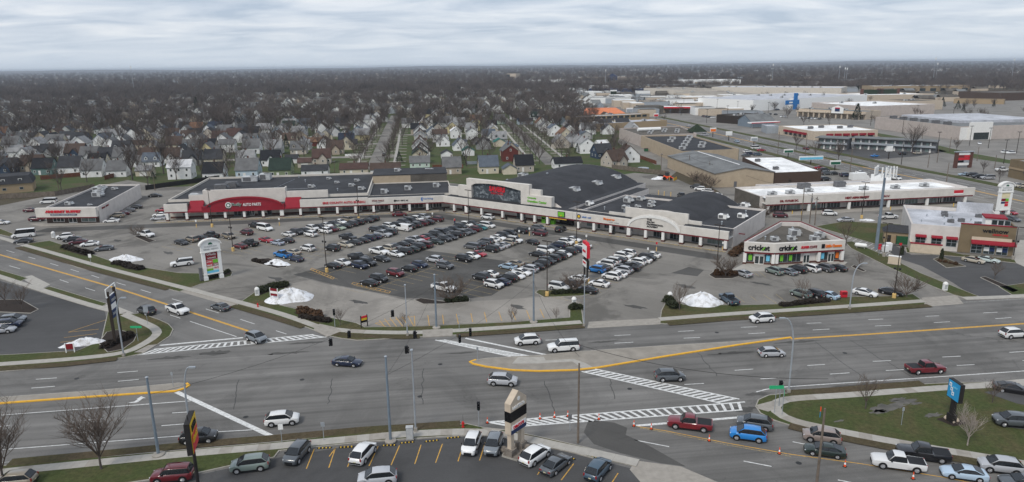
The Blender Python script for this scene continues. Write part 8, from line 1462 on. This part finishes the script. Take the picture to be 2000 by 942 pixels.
for bx, by, ty, w, m, words in ((1392, 268, 250, 4, 'fast_orange', 'orange and white pole sign by the boulevard'), (1423, 275, 257, 4, 'sign_white', 'pale shield pole sign by the boulevard'), (1472, 285, 268, 4, 'galvanised', 'grey boxed pole sign by the boulevard'), (1539, 308, 292, 5, 'letter_green', 'dark green pole sign above the white-roofed shop'), (1630, 333, 314, 5, 'letter_green', 'white and green pole sign on red post'), (1583, 322, 313, 12, 'sky_blue', 'long pale blue billboard behind the white-roofed shop'), (1735, 311, 286, 3.2, 'sign_white', 'white motel sign at the end of the motel'), (1281, 236, 222, 4, 'sign_red', 'red round-topped pole sign near the yellow tan store'), (1252, 231, 221, 5, 'sign_white', 'white boxed sign above the orange roof'), (1229, 230, 211, 6, 'galvanised', 'tall white tower sign right of the orange roof'), (1198, 196, 176, 9, 'needles', 'big dark green sign on a post before the mall road')):
    t = thing('pole_sign', words, 'sign', P(bx, by) + (.1,), radians(8)); h = max(4, top_z(bx, by, ty)); hh = min(h * .45, w * .8); MB().tube((0, 0, 0), (0, 0, h - hh), .25, .22, 8).obj('post', M_['bronze_steel'], t); MB().box(-w / 2, w / 2, -.3, .3, h - hh, h).obj('cabinet', M_['sign_white'], t); MB().box(-w / 2 + .2, w / 2 - .2, -.36, -.302, h - hh + .2, h - hh * .3).obj('face', M_[m], t)
def small_sign(bx, by, h, words, mat='sign_white', w=.6, hh=.75, rz=0, post='galvanised'):
    t = thing('street_sign', words, 'sign', P(bx, by) + (.13,), radians(rz)); MB().tube((0, 0, 0), (0, 0, h), .04, .04, 6).obj('post', M_[post], t); MB().box(-w / 2, w / 2, -.05, -.02, h - hh, h).obj('plate', M_[mat], t); return t
small_sign(178, 517, 2.6, 'small white road sign on the left road verge', w=.75, hh=.9); small_sign(551, 866, 2.6, 'white road sign on the near verge below the white suv', rz=10); small_sign(270, 668, 2.9, 'green street name sign at the left corner', 'street_green', 2.0, .4); small_sign(1512, 808, 4.1, 'green street name sign on the right corner post', 'street_green', 2.0, .5); small_sign(1527, 812, 3.6, 'lower green street name sign at the right corner', 'street_green', 1.6, .4, 70); small_sign(897, 646, 2.8, 'thin sign post on the lower verge', 'galvanised', .4, .3); small_sign(339, 757, 2.4, 'slim post on the left median nose', 'galvanised', .3, .5); small_sign(933, 706, 2.4, 'slim sign post on the right median nose', 'galvanised', .35, .5); small_sign(289, 635, 3.6, 'tall route sign post at the left corner', 'galvanised', .9, 1.2); small_sign(1760, 832, 2.6, 'slim sign post in the right lawn', 'galvanised', .3, .5); small_sign(633, 862, 2.6, 'paired sign posts on the near verge', 'galvanised', .5, .6); small_sign(1113, 843, 2.4, 'tilted sign stand at the near crosswalk', 'dark_unit', .5, .8)
for i, (x, y) in enumerate(((1717, 494), (1716, 500), (1757, 492))): small_sign(x, y, 2.2, 'red stop sign by the striped path, %s' % ORD[i], 'sign_red', .7, .7)
for i, (x, y) in enumerate(((384, 445), (546, 441), (845, 430), (1014, 466), (1034, 461), (1145, 476), (1265, 502), (1282, 491), (1411, 490), (1508, 520))):
    t = thing('bollard', 'yellow based sign bollard in the plaza lot, %s from the left' % ORD[i], 'bollard', P(x, y) + (.04,)); MB().lathe([(.13, 0), (.13, 1.0), (.09, 1.1)], n=8).obj('base', M_['yellow_base'], t); MB().tube((0, 0, 1.0), (0, 0, 2.3), .03, .03, 5).obj('post', M_['galvanised'], t); MB().box(-.22, .22, -.03, 0, 1.8, 2.4).obj('plate', M_['sign_white' if x != 1282 else 'sign_red'], t)
for i, (x, y) in enumerate(((1547, 419), (1565, 420), (1720, 412), (1739, 411), (1862, 404))): tag(MB().lathe([(.12, 0), (.12, 1.1), (.05, 1.18)], n=8).obj('bollard', M_['bollard_yellow'], None, P(x, y) + (.04,)), 'plain yellow bollard before the market strip, %s from the left' % ORD[i], 'bollard', 'market bollards')
for i, (x, y) in enumerate(((1300, 352), (1307, 353), (1297, 383), (1286, 381), (1310, 384))): tag(MB().lathe([(.14, 0), (.14, 1.6), (.05, 1.7)], n=8).obj('bollard', M_['yellow_base'], None, P(x, y) + (.04,)), 'yellow bollard in the yard behind the plaza, %s' % ORD[i], 'bollard', 'yard bollards')
# cones
CM = MB(); CM.cbox((0, 0), .42, .42, 0, .05, 0, 2); CM.lathe([(.15, .05), (.115, .33)], n=10); c1 = CM.mesh('cone', [M_['orange'], M_['sign_white'], M_['dark_steel']], True); c2 = MB().lathe([(.115, .33), (.10, .45), (.085, .45), (.07, .60)], n=10).mesh('collar', M_['sign_white']); c3 = MB().lathe([(.072, .60), (.035, .95), (.02, .97)], n=10).mesh('tip', M_['orange'])
for i, (x, y) in enumerate(((952, 827), (992, 824), (1024, 822), (1054.7, 819), (1083, 816), (1109, 814), (1169.6, 820), (1238, 833), (1272, 839), (1385, 862), (1522, 887), (1650, 912), (1783, 936))):
    t = thing('traffic_cone', 'orange traffic cone with white collar, %s from the left' % ORD[i], 'cone', P(x, y) + (.03,), random.random(), 'traffic cones'); t.scale = (.95,) * 3; link('cone', c1, t); link('collar', c2, t); link('tip', c3, t)
def hydrant(x, y, words, mat='hydrant_red'):
    t = thing('fire_hydrant', words, 'hydrant', P(x, y) + (.14,)); MB().lathe([(.2, 0), (.2, .06), (.13, .08), (.13, .62), (.16, .64), (.12, .78), (.04, .86)], n=10).obj('barrel', M_[mat], t, smooth=True); MB().tube((-.24, 0, .5), (.24, 0, .5), .07, .07, 8).obj('nozzle', M_[mat], t); MB().tube((.0, 0, .86), (0, 0, 1.8), .012, .012, 4).obj('marker_rod', M_['dark_steel'], t)
hydrant(904.5, 836, 'red fire hydrant on the near verge'); hydrant(504, 601, 'red fire hydrant below the plaza signboard'); small_sign(1601, 817, 1.6, 'short orange marker post in the right lawn', 'orange', .14, .7, 0, 'sign_blue')
t = thing('utility_cabinet', 'grey steel utility cabinet on the near sidewalk', 'cabinet', P(801, 860) + (.15,), radians(5)); MB().box(-.45, .45, -.3, .3, .1, 1.75).obj('case', M_['galvanised'], t); MB().box(-.5, .5, -.35, .35, 0, .1).obj('plinth', M_['concrete'], t); MB().box(-.4, .4, -.33, -.302, .2, 1.65).obj('door', M_['steel_unit'], t); MB().box(-.48, .48, -.33, .33, 1.75, 1.82).obj('lid', M_['steel_unit'], t)
for i, (x, y) in enumerate(((105, 465), (503, 578), (1121, 598), (1308, 588), (1845, 568))):
    t = thing('entry_marker', 'little white domed marker post at a plaza entrance, %s from the left' % ORD[i], 'marker', P(x, y) + (.14,)); MB().box(-.4, .4, -.3, .3, 0, 1.3).obj('post', M_['white_panel'], t); MB().lathe([(.52, 1.3), (.5, 1.45), (.3, 1.75), (.05, 1.85)], n=10).obj('dome', M_['white_trim'], t); MB().box(-.3, .3, -.33, -.302, .3, 1.1).obj('plate', M_['letter_grey'], t)
for i, (x, y) in enumerate(((590, 421), (764, 415), (867, 413), (989, 430), (1026, 437), (1198, 459))): t = thing('litter_bin', 'dark litter bin by a shop pillar, %s from the left' % ORD[i], 'bin', P(x, y) + (.15,)); MB().lathe([(.3, 0), (.34, .9), (.34, .95)], n=10).obj('body', M_['dark_steel'], t); MB().lathe([(.36, .95), (.3, 1.1), (.1, 1.2)], n=10).obj('lid', M_['led_black'], t)
for i, (x, y, m, w) in enumerate(((1064, 440, 'sign_green', 1.1), (1073, 442, 'sign_green', 1.1))): t = thing('donation_bin', 'green donation bin at the drive-up, %s' % ('left' if i == 0 else 'right'), 'bin', L2(EW, 38.5 + i * 3.2, 2.2) + (.15,), EW[1]); MB().box(-.7, .7, -.5, .5, 0, 2.0).obj('body', M_[m], t); MB().box(-.5, .5, -.53, -.502, 1.2, 1.7).obj('chute', M_['led_black'], t)
t = thing('red_bin', 'red newspaper bin on the right verge', 'bin', P(1647, 582) + (.14,)); MB().box(-.6, .6, -.4, .4, .1, 1.3).obj('body', M_['sign_red'], t); MB().box(-.5, .5, -.43, -.402, .7, 1.2).obj('flap', M_['sign_maroon'], t)
t = thing('mail_cabinet', 'beige cabinet at the grass strip by the clinic drive', 'cabinet', P(1746, 517) + (.14,), radians(-35)); MB().box(-1.3, 1.3, -.5, .5, .1, 1.9).obj('case', M_['beige_trim'], t); MB().box(-1.4, 1.4, -.6, .6, 0, .1).obj('plinth', M_['concrete'], t); MB().box(-1.35, 1.35, -.55, .55, 1.9, 2.0).obj('lid', M_['white_trim'], t)
# wheel stops
for i, (a, c) in enumerate(zz([(37, 750, 113, 745), (150, 746, 235, 742), (275, 741, 352, 738), (378, 727, 452, 721), (513, 719, 588, 711), (634, 700, 706, 693), (760, 700, 840, 692), (1290, 798, 1342, 815), (1440, 800, 1512, 818)], 650, 612) + zz([(1770, 756, 1848, 752), (1893, 752, 1968, 748)], 0, 612)):
    A, C = P(*a), P(*c); t = thing('wheel_stop', 'black and yellow rubber wheel stop in the near lot, %s' % ORD[i], 'wheel stop', ((A[0] + C[0]) / 2, (A[1] + C[1]) / 2, .035), atan2(C[1] - A[1], C[0] - A[0]), 'wheel stops'); b = MB(); vp(b, [(-.9, 0), (.9, 0), (.9, .1), (-.9, .1)], -.09, .09); b.obj('bar', M_['dark_steel'], t); m = MB()
    for k in range(4): m.box(-.75 + k * .45, -.6 + k * .45, -.093, .093, .02, .104)
    m.obj('yellow_stripe', M_['bollard_yellow'], t)
# snow piles
def snow(bx, by, w, d, h, rz, words):
    R = random.Random(int(bx)); n, m = 26, 9; b = MB(); vs = [(0, 0, h)]; ph = [R.uniform(0, 6.28) for _ in range(6)]
    for k in range(1, m + 1):
        for i in range(n):
            a = 2 * pi * i / n; f = 1 + .16 * sin(2 * a + ph[0]) + .10 * sin(3 * a + ph[1]) + .06 * sin(5 * a + ph[2]); t = k / m; z = h * (1 - t ** 1.7) * (1 + .22 * sin(4 * a + ph[3] + t * 5) * (1 - t)) + R.uniform(-.09, .09) * (k < m)
            vs.append((w / 2 * f * t * cos(a), d / 2 * f * t * sin(a), max(-.05, z)))
    fs = [(0, 1 + i, 1 + (i + 1) % n) for i in range(n)] + [(1 + k * n + i, 1 + (k + 1) * n + i, 1 + (k + 1) * n + (i + 1) % n, 1 + k * n + (i + 1) % n) for k in range(m - 1) for i in range(n)]
    b.add(vs, fs); tag(b.obj('snow_pile', M_['snow'], None, P(bx, by) + (.05,), radians(rz), smooth=True), words, 'snow pile')
snow(568, 584, 9.0, 7.5, 2.1, 10, 'big melting snow pile behind the red signboard'); snow(244, 509, 8.5, 5.0, 1.3, -20, 'melting snow pile on the left road verge'); snow(541, 516, 6.5, 4.0, 1.1, -15, 'small snow pile on the shrub island in the lot'); snow(1369, 592, 8.5, 6, 2.0, 5, 'snow pile beside the slate blue pickup'); snow(166, 672, 6.5, 3.0, 1.0, 18, 'low snow pile on the corner lot edge'); snow(1288, 350, 8, 4, 1.0, 0, 'snow pile left of the orange loader'); snow(1694, 431, 5, 2, .4, 0, 'thin snow remains by the market lot lamp')
# loader with yellow plough
t = thing('wheel_loader', 'orange tractor loader with wide yellow plough behind the thrift store', 'loader', P(1305, 352) + (.05,), radians(-30)); MB().box(-2.0, 1.2, -.7, .7, .7, 1.7).obj('chassis', M_['orange'], t); MB().box(-1.2, .3, -.65, .65, 1.7, 3.0).obj('cab', M_['store_glass'], t); MB().box(-1.3, .4, -.75, .75, 3.0, 3.15).obj('cab_roof', M_['dark_steel'], t)
for x in (-1.4, .9):
    for s_ in (-1, 1): MB().tube((x, s_ * .65, .7), (x, s_ * 1.05, .7), .7, .7, 14).obj('wheel', M_['tyre'], t)
MB().tube((1.0, -.4, 1.2), (3.0, -.4, .7), .1).tube((1.0, .4, 1.2), (3.0, .4, .7), .1).obj('arm', M_['orange'], t); b = MB(); b.panel([(3.0, -2.2, .1), (3.0, 2.2, .1), (2.8, 2.2, 1.3), (2.8, -2.2, 1.3)], .12); b.obj('plough', M_['amber_plow'], t)
t = thing('box_truck', 'white box truck behind the market strip', 'truck', P(1680, 348, 1.5) + (.06,), radians(8)); MB().box(-4.2, 2.0, -1.2, 1.2, .9, 3.6).obj('box', M_['white_panel'], t); b = MB(); loft(b, [body_sec(2.05, 1.05, .6, 2.6, .9), body_sec(2.9, 1.05, .6, 2.5, .85), body_sec(3.6, 1.05, .5, 1.5, .85), body_sec(4.3, .95, .5, 1.2, .85)]); b.obj('cab', M_['white_panel'], t, smooth=True); MB().panel([(2.98, -.9, 2.3), (3.62, -.9, 1.55), (3.62, .9, 1.55), (2.98, .9, 2.3)], .02).obj('windscreen', M_['car_glass'], t)
for x in (-2.8, 2.9):
    for s_ in (-1, 1): MB().tube((x, s_ * .8, .45), (x, s_ * 1.12, .45), .45, .45, 14).obj('wheel', M_['tyre'], t)
MB().box(-4.1, 3.2, -.5, .5, .5, .9).obj('chassis', M_['dark_steel'], t)
for i, (x, y) in enumerate(((1262, 296), (1272, 293), (1256, 378))): t = thing('dumpster', 'green waste dumpster behind the stores, %s' % ORD[i], 'dumpster', P(x, y) + (.05,), radians(-15)); MB().box(-1.1, 1.1, -.8, .8, .1, 1.4).obj('body', M_['green_dumpster'], t); MB().panel([(-1.15, -.85, 1.4), (1.15, -.85, 1.4), (1.15, .85, 1.6), (-1.15, .85, 1.6)], .05).obj('lid', M_['dark_steel'], t)
t = thing('garden_pool', 'round blue garden pool under a pale cover behind the thrift store', 'pool', P(1256, 333) + (.05,)); MB().lathe([(2.6, 0), (2.6, 1.1)], n=20).obj('wall', M_['sign_blue'], t); MB().lathe([(2.7, 1.1), (2.5, 1.2), (.3, 1.25)], n=20).obj('cover', M_['galvanised'], t)
# fences: every panel its own piece
def fence(a, c, h, words, mat='fence_wood'):
    A, C = P(*a), P(*c); L_ = hypot(C[0] - A[0], C[1] - A[1]); n = max(2, int(L_ / 2.4)); t = thing('fence', words, 'fence', A + (.04,), atan2(C[1] - A[1], C[0] - A[0])); pm = MB().box(.06, L_ / n - .06, -.03, .03, .08, h).mesh('fence_panel', M_[mat]); qm = MB().box(-.06, .06, -.07, .07, 0, h + .15).mesh('post', M_[mat])
    for i in range(n): link('fence_panel', pm, t, (i * L_ / n, 0, random.uniform(-.03, .03))); link('post', qm, t, (i * L_ / n, 0, 0))
fence((80, 352), (200, 341), 1.9, 'red-brown board fence behind the buffet', 'red_fence'); fence((205, 352), (232, 344), 1.9, 'short red-brown fence right of the garage', 'red_fence'); fence((-60, 392), (108, 384), 2.0, 'weathered grey board fence along the flats'); fence((108, 384), (186, 369), 2.0, 'weathered grey board fence left of the buffet'); fence((285, 372), (440, 350), 2.0, 'dark fence behind the auto parts store end', 'dark_steel'); fence((1195, 330), (1306, 344), 2.0, 'weathered board fence behind the barrel roof'); fence((1238, 306), (1282, 322), 1.8, 'red-brown fence beside the alley', 'red_fence'); fence((845, 330), (905, 329), 1.8, 'red-brown garden fence right of the mint house', 'red_fence'); fence((674, 306), (708, 305), 1.3, 'white picket fence left of the first street', 'white_panel'); fence((910, 322), (935, 321), 1.6, 'pale fence behind the tan house', 'galvanised')
# far masts on the horizon
for i, (x, y0, y1) in enumerate(((1509, 146, 123), (1639, 146, 127), (1650, 144, 130), (1654, 144, 131), (1825, 138, 111), (1830, 138, 121), (1978, 140, 113), (1183, 145, 134), (256, 136, 128))):
    d = 1500.0; r_ = ray(x, y0); p_ = (r_[0] / r_[1] * d, d); z1 = CAMZ + ray(x, y1)[2] / ray(x, y1)[1] * d; t = thing('radio_mast', 'thin pale mast standing up from the far woods, %s counted from the right half' % ORD[i], 'mast', p_ + (0,)); MB().tube((0, 0, 0), (0, 0, max(20, z1)), .5, .25, 6).obj('pole', M_['galvanised'], t); MB().box(-.9, .9, -.4, .4, max(20, z1) - 6, max(20, z1) - 2).obj('antenna', M_['white_panel'], t)
# low wooded hills along the horizon
hl = MB(); n_ = 160; R = random.Random(3); hs = [42 + 9 * sin(i * .11) + 5 * sin(i * .29 + 1) + R.uniform(-2, 2) for i in range(n_ + 1)]
for i in range(n_):
    a, c = -.72 + 1.44 * i / n_, -.72 + 1.44 * (i + 1) / n_; q = []
    for t, h in ((a, hs[i]), (c, hs[i + 1])): q.append([(r_ * sin(t), r_ * cos(t), z) for r_, z in ((11800, -.5), (13200, h * .8), (14300, h), (15400, -.5))])
    hl.add(q[0] + q[1], [(k, k + 4, k + 5, k + 1) for k in range(3)])
struct(hl.obj('hills', M_['far_twig'], smooth=True))
# someone in a red jacket between the rows
pe = thing('person', 'person in red jacket and dark trousers standing between parked cars', 'person', P(888, 437) + (.045,), 2.2)
def figure(name, vs, es, rs, mat):
    me = bpy.data.meshes.new(name); me.from_pydata(vs, es, []); o = link(name, me, pe); me.materials.append(M_[mat]); o.modifiers.new('skin', 'SKIN'); m = o.modifiers.new('sub', 'SUBSURF'); m.levels = m.render_levels = 1
    if not me.skin_vertices: me.attributes  # layer is made with the modifier
    for v, r in zip(me.skin_vertices[0].data if me.skin_vertices else [], rs): v.radius = (r, r)
    if me.skin_vertices: me.skin_vertices[0].data[0].use_root = True
    return o
figure('body', [(0, 0, .95), (0, 0, 1.2), (0, 0, 1.42), (0, 0, 1.53), (.01, 0, 1.66), (0, .1, .9), (.03, .11, .5), (0, .12, .06), (.12, .12, .03), (0, -.1, .9), (-.02, -.11, .5), (-.05, -.12, .06), (.07, -.12, .03), (0, .2, 1.40), (.02, .26, 1.12), (.1, .25, .88), (0, -.2, 1.40), (.03, -.26, 1.12), (.14, -.22, .9)], [(0, 1), (1, 2), (2, 3), (3, 4), (0, 5), (5, 6), (6, 7), (7, 8), (0, 9), (9, 10), (10, 11), (11, 12), (2, 13), (13, 14), (14, 15), (2, 16), (16, 17), (17, 18)], [.15, .15, .14, .06, .105, .09, .065, .05, .04, .09, .065, .05, .04, .07, .05, .035, .07, .05, .035], 'sandstone')
MB().lathe([(.2, .88), (.21, 1.1), (.22, 1.38), (.12, 1.5)], n=12).obj('jacket', M_['sign_red'], pe, smooth=True); MB().lathe([(.13, 1.66), (.125, 1.74), (.07, 1.80)], n=10).obj('hair', M_['black_trim'], pe, smooth=True)
b = MB(); b.tube((0, .1, .9), (.0, .12, .08), .115, .075, 10).tube((0, -.1, .9), (-.04, -.12, .08), .115, .075, 10); b.obj('trousers', M_['sign_navy'], pe, smooth=True)
# ---- haze: the air over the place
hb = MB().box(-15900, 15900, -290, 15950, -1.0, 66.0); hm = bpy.data.materials.new('haze'); hm.use_nodes = True; ht = hm.node_tree; ht.nodes.clear()
pvn = ht.nodes.new('ShaderNodeVolumePrincipled'); pvn.inputs['Color'].default_value = (.72, .80, .90, 1); pvn.inputs['Density'].default_value = .00009; pvn.inputs['Anisotropy'].default_value = .2; om = ht.nodes.new('ShaderNodeOutputMaterial'); ht.links.new(pvn.outputs[0], om.inputs['Volume'])
stuff(hb.obj('haze', hm))
